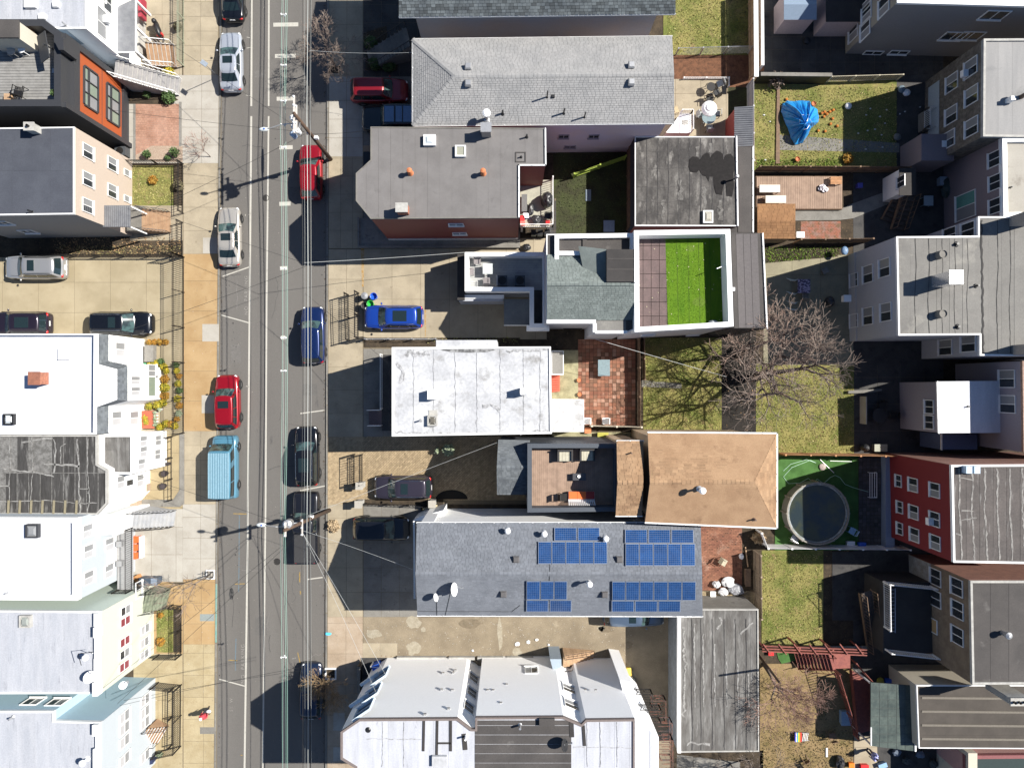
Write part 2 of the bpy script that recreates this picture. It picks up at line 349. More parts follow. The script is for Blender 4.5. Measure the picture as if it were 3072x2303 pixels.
# ---------------- builders ----------------
def V3(p,z): return Vector((p[0],p[1],z))
def TL(name,label,cat,loc,rot=0,group=None):     # a thing whose parts are modelled in its own axes
    t=T(name,label,cat,loc,group,rot); ABS[t.name]=(Vector(loc),None); return t
def dup(root,loc,rot=None,label=None):
    r=root.copy(); COL.objects.link(r); r.location=loc; ABS[r.name]=(Vector(loc),None)
    if rot is not None: r.rotation_euler=(0,0,rot)
    if label: r['label']=label
    for ch in list(root.children):
        c=ch.copy(); COL.objects.link(c); c.parent=r
        for g in list(ch.children): d=g.copy(); COL.objects.link(d); d.parent=c
    return r
def hit(p0,p1,x,y):
    e=Vector((p1[0]-p0[0],p1[1]-p0[1],0)); n=Vector((e.y,-e.x,0)).normalized(); C=Vector((0,0,H)); d=Vector(((x-CX)/F,-(y-CY)/F,-1))
    q=Vector((p0[0],p0[1],0)); t=n.dot(q-C)/n.dot(d); return C+d*t
class House:
    def __init__(s,name,label,poly,h,wall,cat='house',z0=0,ph=.3,pw=.22,pmat=None,group=None,world=False,roof=None,strips=None,rowen=1,sheetn='roofing_sheet'):
        """poly: roof outline as seen in plan at height h; walls drop straight to the ground"""
        s.h=h; s.poly=[Vector(p) for p in poly] if world else G(poly,h)
        if area(s.poly)<0: s.poly=s.poly[::-1]; s.rev=True
        c=sum(s.poly,Vector((0,0)))/len(s.poly); s.t=T(name,label,cat,(c.x,c.y,z0),group); s.z0=z0; s.wall=wall
        s.zr=h-ph
        if wall: MB().prism(s.poly,z0,s.zr-.01).build('wall',wall,s.t)
        if roof:
            inn=offset(s.poly,pw) if ph>0 else s.poly
            s.roof=MB().prism(inn if ph>0 else s.poly,s.zr-.005 if ph>0 else s.zr-.01,s.zr+.02).build('roof',roof,s.t)
            if ph>0:
                n=len(s.poly); o=offset(s.poly,-.015); b=MB()
                for i in range(n):
                    j=(i+1)%n; q=[o[i],o[j],inn[j],inn[i]]
                    vs=[V3(p,s.zr-.12) for p in q[:2]]+[V3(p,s.zr) for p in q[2:]]+[V3(p,h) for p in q]
                    b.add(vs,[(4,5,6,7),(0,1,5,4),(2,3,7,6)])
                b.build('parapet',pmat or trimw,s.t)
            if strips:
                dx,dy=strips[0],strips[1]; k=dict(gap=.03,z0=s.zr+.02,z1=s.zr+.034,jit=.008,maxn=300)
                if len(strips)>2: k.update(strips[2])
                k['z0']=s.zr+.02; k['z1']=s.zr+.034
                pieces(sheetn,inn if ph>0 else offset(s.poly,.03),k.pop('m',roof),s.roof,dx,dy,**k)
    def edge(s,near):
        """the visible wall whose middle lies nearest to a picture point on it"""
        best=None; n=len(s.poly)
        for i in range(n):
            a,b=s.poly[i],s.poly[(i+1)%n]; m=(a+b)/2; zz=s.h*.6; px=CX+m.x*F/(H-zz); py=CY-m.y*F/(H-zz)
            d=(px-near[0])**2+(py-near[1])**2
            if best is None or d<best[0]: best=(d,a,b)
        return best[1],best[2]
    def win(s,e,pts,w=1.,h=1.3,fm=None,p1=None,p2=None,mull=True,ac=False,depth=.07,off=0):
        for px,py in pts: wall_window(s.t,e[0],e[1],px,py,w,h,fm or trimw,p1 or glass,p2 or p1 or glass,mull,ac,depth,off)
def wall_window(t,a,b,px,py,w,h,fm,p1,p2,mull=True,ac=False,depth=.07,off=0):
    c=hit(a,b,px,py); u=Vector((b[0]-a[0],b[1]-a[1],0)).normalized(); n=Vector((u.y,-u.x,0))
    if n.dot(Vector((c.x,c.y,0)))>0: n=-n
    c=c+n*off; z=Vector((0,0,1)); fw=.055; m=MB()
    for sg in (-1,1):
        m.obox(c+u*sg*(w/2+fw/2)+n*depth/2,u*fw/2,z*(h/2+fw),n*depth/2)
        m.obox(c+z*sg*(h/2+fw/2)+n*depth/2,u*(w/2),z*fw/2,n*depth/2)
    m.obox(c-z*(h/2+fw+.03)+n*(depth/2+.03),u*(w/2+fw+.04),z*.03,n*(depth/2+.03))
    if mull=='h': m.obox(c+n*(depth*.35),u*w/2,z*.03,n*depth*.35)
    elif mull: m.obox(c+n*(depth*.35),u*.025,z*h/2,n*depth*.35)
    f=m.build('window',fm,t)
    if mull=='h':
        for sg,mt in ((1,p1),(-1,p2)): MB().obox(c+z*sg*(h/4+.015)+n*.012,u*w/2,z*(h/4-.015),n*.012).build('pane',mt,f)
        return
    for sg,mt in ((-1,p1),(1,p2)):
        if mull: MB().obox(c+u*sg*(w/4+.012)+n*.012,u*(w/4-.013),z*h/2,n*.012).build('pane',mt,f)
        elif sg<0: MB().obox(c+n*.012,u*w/2,z*h/2,n*.012).build('pane',mt,f)
    if ac:
        MB().obox(c+u*w*.22-z*(h/2-.2)+n*.2,u*.25,z*.19,n*.2).build('window_air_conditioner',whitep,t)
def gable(hs,corners,ridge,mat,th=.12,gut=True,gable_wall=None,shingle=None,row=.14,tab=.3,faces=None,cap=True):
    """corners: 4 world points (x,y,z) in order; ridge: 2 points. faces index into corners+ridge"""
    pts=[Vector(c) for c in corners]+[Vector(r) for r in ridge]
    b=MB()
    for f in faces: b.poly3([pts[i] for i in f],th)
    rf=b.build('roof',mat,hs.t)
    s=MB()
    for f in faces: shingles(s,[pts[i] for i in f],row,tab)
    s.build('shingles',shingle or mat,rf,kind='stuff')
    if cap:
        s=MB(); a,b2=pts[4],pts[5]; d=b2-a; n=int(d.length/.3); sd=d.cross(Vector((0,0,1))).normalized()*.15
        for i in range(n):
            p=a+d*(i+.5)/n; q=d.normalized()*.16
            for sg in (-1,1): s.poly3([p-q+Vector((0,0,.05)),p+q+Vector((0,0,.035)),p+q+sd*sg-Vector((0,0,.02)),p-q+sd*sg-Vector((0,0,.005))])
        s.build('ridge_cap',shingle or mat,rf,kind='stuff')
    return rf
def shingles(s,poly,row,tab):
    n=(poly[1]-poly[0]).cross(poly[2]-poly[0])
    if n.z<0: poly=poly[::-1]; n=-n
    n.normalize(); v=(Vector((0,0,1))-n*n.z)
    v=Vector((0,1,0)) if v.length<.02 else v.normalized()
    u=v.cross(n); o=poly[0]; uv=[((p-o).dot(u),(p-o).dot(v)) for p in poly]
    y0=min(p[1] for p in uv); y1=max(p[1] for p in uv); x0=min(p[0] for p in uv); x1=max(p[0] for p in uv); y=y0; j=0
    if area(uv)<0: uv=uv[::-1]
    while y<y1:
        x=x0-tab*random.random(); band=clip(clip(uv,0,-1,-y),0,1,y+row)
        if len(band)>2:
            bx0=min(p[0] for p in band); bx1=max(p[0] for p in band)
            while x<x1:
                t=tab*random.uniform(.8,1.2)
                if x+t>bx0 and x<bx1:
                    q=clip(clip(band,-1,0,-(x+.008)),1,0,x+t-.008)
                    if len(q)>2 and abs(area(q))>.004:
                        hh=random.uniform(.016,.026)
                        top=[o+u*a+v*b_+n*(hh*(1-(b_-y)/row)+.006) for a,b_ in q]; k=len(top)
                        lo=[p-n*.03 for p in top]
                        i0=min(range(k),key=lambda i:q[i][1]+q[(i+1)%k][1]); i1=(i0+1)%k
                        s.add(top+[lo[i0],lo[i1]],[tuple(range(k)),(i0,k,k+1,i1)])
                x+=t
        y+=row; j+=1
def gutter(hs,a,b,mat=None,w=.1):
    m=MB(); a,b=Vector(a),Vector(b); m.beam(a,b,w,.1); d=b-a; n=max(2,int(d.length/.9))
    for i in range(n+1): m.obox(a+d*i/n+Vector((0,0,.06)),(.03,0,0),(0,.03,0),(0,0,.02))
    return m.build('gutter',mat or trimw,hs.t)
def gutters(hs,pts,z,closed=False,off=.05):
    n=len(pts)
    for i in range(n if closed else n-1): gutter(hs,V3(pts[i],z),V3(pts[(i+1)%n],z))
def vent_pipe(hs,px,py,z,h=.7,r=.06,mat=None,cap=None):
    c=P(px,py,z); m=MB().cyl(c.x,c.y,z-.02,z+h,r,n=8).cyl(c.x,c.y,z-.02,z+.06,r*2.4,r*1.2,n=10)
    o=m.build('vent_pipe',mat or black,hs.t)
    if cap: MB().lathe(c.x,c.y,[(r*1.2,z+h),(r*2.6,z+h+.03),(r*2.6,z+h+.16),(r*1.5,z+h+.24)],12).build('cap',cap,o)
def roof_vent(hs,px,py,z,w=.32,h=.2,mat=None,name='roof_vent'):
    c=P(px,py,z); m=MB(); m.prism([(c.x-w/2,c.y-w/2),(c.x+w/2,c.y-w/2),(c.x+w/2,c.y+w/2),(c.x-w/2,c.y+w/2)],z-.02,z+h*.6)
    a=w*.56; m.add([(c.x-a,c.y-a,z+h*.6),(c.x+a,c.y-a,z+h*.6),(c.x+a,c.y+a,z+h*.6),(c.x-a,c.y+a,z+h*.6),(c.x-a*.7,c.y-a*.7,z+h),(c.x+a*.7,c.y-a*.7,z+h),(c.x+a*.7,c.y+a*.7,z+h),(c.x-a*.7,c.y+a*.7,z+h)],
      [(3,2,1,0),(4,5,6,7),(0,1,5,4),(1,2,6,5),(2,3,7,6),(3,0,4,7)])
    return m.build(name,mat or steel,hs.t)
def skylight(hs,px,py,z,w=.8,d=.9,h=.22,fm=None,gm=None,domed=True,cross=False):
    c=P(px,py,z); m=MB()
    for sx,sy,a,b in ((-1,0,.05,d/2),(1,0,.05,d/2),(0,-1,w/2-.1,.05),(0,1,w/2-.1,.05)): m.obox((c.x+sx*(w/2-.05),c.y+sy*(d/2-.05),z+h/2),(a,0,0),(0,b,0),(0,0,h/2))
    if cross:
        for sg in (-1,1): m.beam((c.x-w/2+.05,c.y-sg*(d/2-.05),z+h),(c.x+w/2-.05,c.y+sg*(d/2-.05),z+h+.002*sg),.05,.04)
    f=m.build('skylight',fm or trimw,hs.t); g=MB()
    a,b=w/2-.1,d/2-.1; zz=z+h*.8
    if domed: g.add([(c.x-a,c.y-b,zz),(c.x+a,c.y-b,zz),(c.x+a,c.y+b,zz),(c.x-a,c.y+b,zz),(c.x-a*.5,c.y-b*.5,zz+.1),(c.x+a*.5,c.y-b*.5,zz+.1),(c.x+a*.5,c.y+b*.5,zz+.1),(c.x-a*.5,c.y+b*.5,zz+.1)],[(0,1,5,4),(1,2,6,5),(2,3,7,6),(3,0,4,7),(4,5,6,7)])
    else: g.obox((c.x,c.y,zz-.02),(a,0,0),(0,b,0),(0,0,.01))
    g.build('pane',gm or skyl,f)
def chimney(hs,px,py,z,w=.7,d=.6,h=1.1,mat=None,flues=1,bricks=False,fl=None,capm=None):
    c=P(px,py,z); m=MB().box(c.x-w/2,c.x+w/2,c.y-d/2,c.y+d/2,z-.05,z+h-.1)
    o=m.build('chimney',mat or brickm,hs.t)
    if bricks:
        b=MB(); k=0; zz=z+.02
        while zz<z+h-.12:
            nx=max(1,int(w/.22)); 
            for i in range(nx):
                x=c.x-w/2+(i+.5)*w/nx
                for sg in (-1,1): b.box(x-w/nx/2+.008,x+w/nx/2-.008,c.y+sg*d/2-.01,c.y+sg*d/2+.012,zz,zz+.065)
            ny=max(1,int(d/.22))
            for i in range(ny):
                y=c.y-d/2+(i+.5)*d/ny
                for sg in (-1,1): b.box(c.x+sg*w/2-.01,c.x+sg*w/2+.012,y-d/ny/2+.008,y+d/ny/2-.008,zz,zz+.065)
            zz+=.08
        b.build('bricks',mat or brickm,o,kind='stuff')
    MB().box(c.x-w/2-.05,c.x+w/2+.05,c.y-d/2-.05,c.y+d/2+.05,z+h-.1,z+h).build('chimney_cap',capm or cement,o)
    for i in range(flues):
        x=c.x+(i-(flues-1)/2)*w/max(1,flues)
        MB().lathe(x,c.y,[(.09,z+h),(.1,z+h+.18),(.07,z+h+.18),(.06,z+h+.02)],10).build('flue',fl or black,o)
def dish(px,py,z,label,r=.35,az=200,el=42,mat=None):
    c=P(px,py,z); t=TL('satellite_dish',label,'satellite dish',(c.x,c.y,z),0)
    MB().tube([(0,0,0),(0,0,.45),(.05,0,.55)],.025,6).box(-.12,.12,-.12,.12,0,.015).build('mast',steel,t)
    d=Vector((math.cos(R(az))*math.cos(R(el)),math.sin(R(az))*math.cos(R(el)),math.sin(R(el)))); u=Vector((-math.sin(R(az)),math.cos(R(az)),0)); v=d.cross(u); o=Vector((0,0,.6))
    m=MB(); k=16; vs=[]
    for i,rr in enumerate((0.02,.35,.7,1)):
        for j in range(k): a=2*math.pi*j/k; vs.append(o+(u*math.cos(a)*.92+v*math.sin(a))*r*rr+d*(.16*r*rr*rr))
    fs=[(i*k+j,i*k+(j+1)%k,(i+1)*k+(j+1)%k,(i+1)*k+j) for i in range(3) for j in range(k)]+[tuple(range(k))]
    m.add(vs,fs); m.add([q-d*.02 for q in vs],fs); m.build('dish',mat or whitep,t)
    MB().tube([o-v*r*.9,o-v*r*.5+d*r*1.1],.014,5).obox(o-v*r*.5+d*r*1.15,u*.04,v*.04,d*.06).build('arm',steel,t)
    return t
# ---- fences and rails ----
def fence(name,label,pts,h,style='iron',z0=0,mat=None,pitch=.17,post=2.,group=None,px=True,zs=None,cat=None,th=.028):
    w=[P(x,y,z0).xy for x,y in pts] if px else [Vector(p) for p in pts]
    c=w[0]; t=T(name,label,cat or ('railing' if 'rail' in name else 'fence' if 'fence' in name else name.replace('_',' ')),(c.x,c.y,z0),group); mt=mat or iron
    def base(i,f): return z0 if zs is None else zs[i]+(zs[i+1]-zs[i])*f
    for i in range(len(w)-1):
        a,b=w[i],w[i+1]; L=(b-a).length; d=(b-a)/L; n=max(1,round(L/post)); nx=Vector((-d.y,d.x))
        for k in range(n+1 if i==len(w)-2 else n):
            p=a+d*L*k/n; z=base(i,k/n); pw=.05 if style!='iron' else .035
            m=MB().box(p.x-pw,p.x+pw,p.y-pw,p.y+pw,z,z+h+(.05 if style=='iron' else 0)); 
            if style=='board': m.box(p.x-pw-.015,p.x+pw+.015,p.y-pw-.015,p.y+pw+.015,z+h,z+h+.03)
            m.build('post',mt,t)
        za,zb=base(i,0),base(i,1)
        if style in('iron','rail'):
            for zz in ([.12,h-.18,h] if style=='iron' else [.1,h]): MB().beam(V3(a,za+zz),V3(b,zb+zz),.035 if zz==h else .03,.03).build('rail',mt,t)
            m=max(1,int(L/pitch))
            for k in range(m):
                f=(k+.5)/m; p=a+d*L*f; z=za+(zb-za)*f; pm=MB().box(-th/2,th/2,-th/2,th/2,.1,h-(.0 if style=='rail' else -.1))
                o=bpy.data.objects.new('picket',pickme(th,h,style,mt)); COL.objects.link(o); o.parent=t; aa=ABS[t.name][0]; o.location=(p.x-aa.x,p.y-aa.y,z-aa.z)
        elif style=='board':
            m=max(1,int(L/pitch)); bw=L/m
            MB().beam(V3(a,za+h*.8)-V3(nx,0)*.03,V3(b,zb+h*.8)-V3(nx,0)*.03,.04,.08).build('rail',mt,t)
            MB().beam(V3(a,za+h*.25)-V3(nx,0)*.03,V3(b,zb+h*.25)-V3(nx,0)*.03,.04,.08).build('rail',mt,t)
            for k in range(m):
                p=a+d*(k+.5)*bw; z=za+(zb-za)*(k+.5)/m
                MB().obox(V3(p,z+h/2+.02)+V3(nx,0)*.012,V3(d,0)*(bw/2-.006),V3(nx,0)*.011,Vector((0,0,h/2-random.uniform(0,.015)))).build('board',mt,t)
        elif style=='chain':
            MB().tube([V3(a,za+h),V3(b,zb+h)],.022,5).build('rail',mt,t)
            m=MB(); q=.12; k=0.
            while k<L:
                for sg in (0,1):
                    x0,x1=k,min(L,k+h)
                    p0=V3(a+d*x0,za+(0 if sg else h)); f=(x1-x0)/h; p1=V3(a+d*x1,za+(f*h if sg else h-f*h)); m.beam(p0,p1,.006)
                k+=q
            m.build('mesh_panel',mt,t,kind='stuff')
        elif style=='wall':
            MB().beam(V3(a,za+h/2),V3(b,zb+h/2),.2,h).build('wall',mt,t); MB().beam(V3(a,za+h+.03),V3(b,zb+h+.03),.28,.06).build('coping',conc_grey,t)
    return t
PK={}
def pickme(th,h,style,mt):
    k=(th,h,style,mt.name)
    if k not in PK:
        b=MB().box(-th/2,th/2,-th/2,th/2,.1,h-.01)
        if style=='iron': b.v+=[]; b.add([(-th,0,h+.02),(0,-th,h+.02),(th,0,h+.02),(0,th,h+.02),(0,0,h+.13),(0,0,h-.02)],[(0,1,4),(1,2,4),(2,3,4),(3,0,4),(1,0,5),(2,1,5),(3,2,5),(0,3,5)])
        me=bpy.data.meshes.new('picket'); me.from_pydata(b.v,[],b.f); me.materials.append(mt); PK[k]=me
    return PK[k]
def stairs(name,label,p0,p1,z0,z1,width,n,mat,rails=None,side=None,rail_h=.95,railw=.03,nose=None,pitch=.25,px=True,group=None):
    """p0: foot centre, p1: head centre (picture points taken at heights z0,z1)"""
    a=P(p0[0],p0[1],z0) if px else V3(p0,z0); b=P(p1[0],p1[1],z1) if px else V3(p1,z1); d=(b-a); d.z=0; L=d.length; d/=L; nx=Vector((-d.y,d.x,0))
    t=T(name,label,'stairs',(a.x,a.y,0),group)
    for i in range(n):
        q=a+d*L*(i+.5)/n; z=z0+(z1-z0)*(i+1)/n
        MB().obox((q.x,q.y,z/2 if not side else z-.04),d*(L/n/2-.004),nx*width/2,Vector((0,0,z/2-.002 if not side else .035))).build('step',mat,t)
        if nose: MB().obox((q.x-d.x*(L/n/2-.02),q.y-d.y*(L/n/2-.02),z+.004),d*.022,nx*(width/2-.01),Vector((0,0,.008))).build('nosing',nose,t)
    if side:
        for sg in (-1,1): MB().beam(a+nx*sg*(width/2+.03)+Vector((0,0,.1)),b+nx*sg*(width/2+.03)-Vector((0,0,.1)),.05,.28).build('stringer',side,t)
    if rails:
        for sg in (-1,1):
            aa=a+nx*sg*(width/2-.03); bb=b+nx*sg*(width/2-.03); up=Vector((0,0,rail_h))
            r=MB().beam(aa+up,bb+up,railw*1.4,railw).beam(aa+up*.15,bb+up*.15,railw).build('railing',rails,t)
            m=max(2,int(L/pitch))
            for k in range(m+1):
                q=aa+(bb-aa)*k/m; MB().beam(q,q+up,railw*(1.2 if k in(0,m) else .65)).build('baluster',rails,r)
    return t
# ---- vehicles ----
def lerp(a,b,t): return a+(b-a)*t
def pw(pts,x):
    if x<=pts[0][0]: return pts[0][1]
    for (x0,y0),(x1,y1) in zip(pts,pts[1:]):
        if x<=x1: return y0+(y1-y0)*(x-x0)/(x1-x0)
    return pts[-1][1]
TY={'sedan':dict(L=4.75,W=1.83,H=1.44,z=[(-1,.5),(-.985,.78),(-.94,.93),(-.6,.98),(.36,.93),(.8,.82),(.95,.7),(.99,.58),(1,.45)],cab=(-.74,-.44,.06,.40),rw=.70,belt=.96),
 'suv':dict(L=4.65,W=1.9,H=1.68,z=[(-1,.55),(-.985,.95),(-.95,1.05),(.46,1.04),(.85,.95),(.95,.84),(.99,.66),(1,.5)],cab=(-.955,-.80,.16,.46),rw=.74,belt=1.06),
 'hatch':dict(L=4.4,W=1.82,H=1.58,z=[(-1,.5),(-.985,.85),(-.95,.98),(.42,.96),(.82,.86),(.95,.74),(.99,.6),(1,.45)],cab=(-.93,-.72,.10,.43),rw=.72,belt=.99),
 'van':dict(L=5.0,W=1.95,H=2.05,z=[(-1,.9),(-.995,1.05),(.72,1.1),(.9,1.02),(.98,.9),(1,.6)],cab=(-.99,-.96,.52,.74),rw=.9,belt=1.12),
 'jeep':dict(L=4.5,W=1.88,H=1.8,z=[(-1,.6),(-.99,1.1),(.3,1.1),(.92,1.02),(.98,.9),(1,.6)],cab=(-.97,-.93,.16,.3),rw=.88,belt=1.12),
 'pickup':dict(L=5.75,W=2.02,H=1.86,z=[(-1,.7),(-.995,1.12),(.45,1.14),(.9,1.06),(.97,.95),(1,.6)],cab=(-.12,-.06,.24,.44),rw=.78,belt=1.14)}
PAINT={}
def paint(n,c,met=.3,r=.3):
    return M(n,c,rough=r,metal=met,coat=.8,var=.02,spec=.5)
chrome=M('chrome_trim',(.6,.6,.6),rough=.2,metal=1,var=0); lampw=M('headlight_glass',(.75,.78,.8),rough=.1,var=0); lampr=M('tail_light_red',(.45,.01,.01),rough=.15,var=0)
glasscar=M('tinted_car_glass',(.012,.022,.024),rough=.03,var=0,spec=.9); rimm=M('alloy_rim',(.45,.45,.46),rough=.3,metal=.8,var=0)
glasswind=M('windscreen_glass',(.05,.09,.085),(.02,.03,.03),sc=1.6,ramp=(.45,.55),rough=.04,var=0,spec=.9)
def car(name,label,cat,px,py,rot,pm,typ,z0=0,sunroof=0,rails=None,group=None,L=None,roofm=None,cargo=False,ribs=False):
    d=TY[typ]; L=L or d['L']; hl=L/2; Wd=d['W']/2; Hh=d['H']; c=P(px,py,z0+.5); t=TL(name,label,cat,(c.x,c.y,z0),R(rot),group)
    boxy=typ in('van','jeep','pickup'); ts=[-1,-.99,-.965,-.92,-.85,-.7,-.5,-.25,0,.25,.5,.7,.85,.92,.965,.99,1]
    wf=[(-1,.62),(-.99,.74),(-.965,.84),(-.92,.91),(-.85,.955),(-.6,.995),(0,1),(.55,.99),(.85,.92),(.92,.86),(.965,.77),(.99,.64),(1,.48)]
    if boxy: wf=[(-1,.94),(-.98,.98),(-.9,1),(.85,1),(.94,.96),(.985,.88),(1,.78)]
    vs=[]; 
    for q in ts:
        w=Wd*pw(wf,q); zt=pw(d['z'],q); lo=.24 if abs(q)<.97 else .3
        half=[(w*.92,lo),(w*.985,.38),(w,.62 if zt>.75 else zt*.8),(w*.985,max(zt-.14,.5*zt+.2)),(w*.93,zt-.03),(w*.8,zt+.005),(w*.4,zt+.03),(0,zt+.036)]
        row=[(q*hl,y,z) for y,z in half]+[(q*hl,-y,z) for y,z in half[-2::-1]]; vs+=row
    k=15; fs=[(i*k+j,(i+1)*k+j,(i+1)*k+j+1,i*k+j+1) for i in range(len(ts)-1) for j in range(k-1)]
    fs+=[tuple(range(k)),tuple(range((len(ts)-1)*k+k-1,(len(ts)-1)*k-1,-1))]
    fs+=[(i*k,i*k+k-1,(i+1)*k+k-1,(i+1)*k) for i in range(len(ts)-1)]
    b=MB(); b.add(vs,fs); x0,x1,x2,x3=[q*hl for q in d['cab']]; gw=Wd*.91; rw=Wd*d['rw']; bz=d['belt']
    zr=Hh-.05
    def cp(f,side,s,o=0.):
        fx=lerp(x3,x2,f); rx=lerp(x0,x1,f); hw=lerp(gw,rw,f)*(1+.02*math.sin(f*3.1)); z=lerp(bz,zr,f)
        bf=.10 if not boxy else .03
        if side=='f': return Vector((fx+bf*(1-s*s)+o,s*hw*.93,z+o*.6))
        if side=='r': return Vector((rx-bf*.7*(1-s*s)-o,s*hw*.93,z+o*.6))
        m=(s+1)/2; e=1-.07*abs(s)**4; return Vector((lerp(rx,fx,m),side*(hw*e+o),z+o*.4))
    rings=[]; fl=[0,.15,.4,.7,.9,1]
    def ring(f,shr=1,dz=0):
        r=[cp(f,'f',s) for s in (-1,-.7,-.35,0,.35,.7,1)]+[cp(f,1,s) for s in (.92,.5,0,-.5,-.92)]+[cp(f,'r',s) for s in (1,.5,0,-.5,-1)]+[cp(f,-1,s) for s in (-.92,-.5,0,.5,.92)]
        if shr<1:
            cx=(x1+x2)/2; r=[Vector((cx+(p.x-cx)*(1-(1-shr)*rw/max(.3,(x2-x1)/2)),p.y*shr,p.z)) for p in r]
        return [Vector((p.x,p.y,p.z+dz)) for p in r]
    allr=[ring(f) for f in fl]+[ring(1,.9,.035),ring(1,.6,.048),ring(1,.2,.05)]; kk=len(allr[0]); v2=[p for r in allr for p in r]
    f2=[(i*kk+j,i*kk+(j+1)%kk,(i+1)*kk+(j+1)%kk,(i+1)*kk+j) for i in range(len(allr)-1) for j in range(kk)]+[tuple(range((len(allr)-1)*kk,len(allr)*kk))]
    body=MB(); body.v=b.v; body.f=b.f
    bo=body.build('body',pm,t,smooth=True)
    cb=MB(); cb.add(v2,f2); cb.build('roof',pm,t,smooth=True)
    def patch(nm,side,s0,s1,f0,f1,mt,o=.012,ns=7,nf=4):
        g=MB(); g.add([cp(lerp(f0,f1,i/(nf-1)),side,lerp(s0,s1,j/(ns-1)),o) for i in range(nf) for j in range(ns)],[(i*ns+j,i*ns+j+1,(i+1)*ns+j+1,(i+1)*ns+j) for i in range(nf-1) for j in range(ns-1)])
        return g.build(nm,mt,t,smooth=True)
    patch('windshield','f',-.93,.93,.06,.93,glasswind); patch('rear_window','r',-.85,.85,.12 if typ!='van' else .3,.85,glasscar)
    for sd in (-1,1):
        sp=[(-.90,-.50),(-.46,.06),(.10,.80)] if not typ=='pickup' else [(-.85,-.1),(-.02,.8)]
        if typ=='sedan': sp=[(-.62,-.06),(-.01,.76)]
        if typ=='van': sp=[(-.9,-.35),(-.3,.25),(.5,.9)]
        for s0,s1 in sp: patch('side_window',sd,s0,s1,.1,.86,glasscar,ns=4,nf=3)
    if sunroof:
        sx=lerp(x1,x2,.72 if sunroof==1 else .55); w=rw*.6; l=.28 if sunroof==1 else .55
        MB().box(sx-l,sx+l,-w,w,Hh-.045,Hh+.012).build('sunroof',glasscar,t)
    if rails:
        for sd in (-1,1): MB().tube([(x1+.15,sd*rw*.9,Hh-.05),(x1+.3,sd*rw*.9,Hh+.05),(x2-.25,sd*rw*.9,Hh+.05),(x2-.05,sd*rw*.9,Hh-.05)],.025,5).build('roof_rail',rails,t)
    if roofm:
        for u0,u1 in ((.06,.36),(.4,.6),(.66,.96)): MB().box(lerp(x1,x2,u0),lerp(x1,x2,u1),-rw*.75,rw*.75,Hh-.03,Hh+.02).build('roof_panel',roofm if u0!=.4 else roofm,t)
    if ribs:
        for i in range(9):
            y=lerp(-rw*.86,rw*.86,i/8); MB().beam((x1+.05,y,Hh+.008),(x2-.1,y,Hh+.008),.13,.03).build('roof_rib',ribs,t)
    # wheels
    wr=.34 if typ in('sedan','hatch') else .38
    for wx in (-.60*hl,.62*hl):
        for sd in (-1,1):
            o=MB(); y=sd*(Wd-.11); kx=16; prof=[(.6,-.11),(.93,-.115),(1,-.08),(1,.08),(.93,.115),(.6,.11)]
            vv=[(wx+wr*r*math.cos(2*math.pi*j/kx),y+u,wr+wr*r*math.sin(2*math.pi*j/kx)) for r,u in prof for j in range(kx)]
            o.add(vv,[(i*kx+j,i*kx+(j+1)%kx,(i+1)*kx+(j+1)%kx,(i+1)*kx+j) for i in range(5) for j in range(kx)])
            wo=o.build('wheel',rubber,t)
            m=MB(); yy=y+sd*.1; m.add([(wx,yy+sd*.005,wr)]+[(wx+wr*.62*math.cos(2*math.pi*j/10)*(1 if j%2 else .78),yy-sd*.01,wr+wr*.62*math.sin(2*math.pi*j/10)*(1 if j%2 else .78)) for j in range(10)],[(0,1+j,1+(j+1)%10) for j in range(10)])
            m.add([(wx+wr*.63*math.cos(2*math.pi*j/16),yy-sd*.03,wr+wr*.63*math.sin(2*math.pi*j/16)) for j in range(16)],[tuple(range(16))])
            m.build('rim',rimm,wo)
            a=MB(); ya=sd*(Wd*.995); a.add([(wx,ya,wr)]+[(wx+(wr+.07)*math.cos(math.pi*j/12),ya*(1.004),wr+(wr+.07)*math.sin(math.pi*j/12)) for j in range(13)],[(0,1+j,2+j) for j in range(12)]); a.build('wheel_arch',black,t)
    for sd in (-1,1):
        zf=pw(d['z'],.95)
        MB().blob((hl*.90,sd*Wd*.70,zf-.07),.2,.15,.075,8,5).build('headlight',lampw,t,smooth=True)
        zb=pw(d['z'],-.97)
        MB().blob((-hl*.94,sd*Wd*.72,zb-.07),.13,.17,.10,8,5).build('tail_light',lampr,t,smooth=True)
        mx=x3-.18; MB().blob((mx,sd*(Wd+.09),bz+.0),.08,.11,.07,7,5).build('mirror',pm if typ!='pickup' else black,t,smooth=True)
    # bonnet seam and bumper strips
    zf=[(q,pw(d['z'],q)) for q in (d['cab'][3]+.02,.7,.9)]
    m=MB(); m.tube([(q*hl,Wd*pw(wf,q)*.76,z+.012) for q,z in zf]+[(q*hl,-Wd*pw(wf,q)*.76,z+.012) for q,z in zf[::-1]],.012,4)
    m.build('bonnet_seam',black,t)
    MB().beam((hl*.985,-Wd*.5,pw(d['z'],.99)-.12),(hl*.985,Wd*.5,pw(d['z'],.99)-.12),.05,.14).build('grille',black if pm!=black else chrome,t)
    MB().beam((-hl*1.0,-Wd*.6,.5),(-hl*1.0,Wd*.6,.5),.06,.16).build('rear_bumper',pm,t)
    MB().beam((-hl*1.005,-.2,.78),(-hl*1.005,.2,.78),.02,.11).build('number_plate',whitep,t)
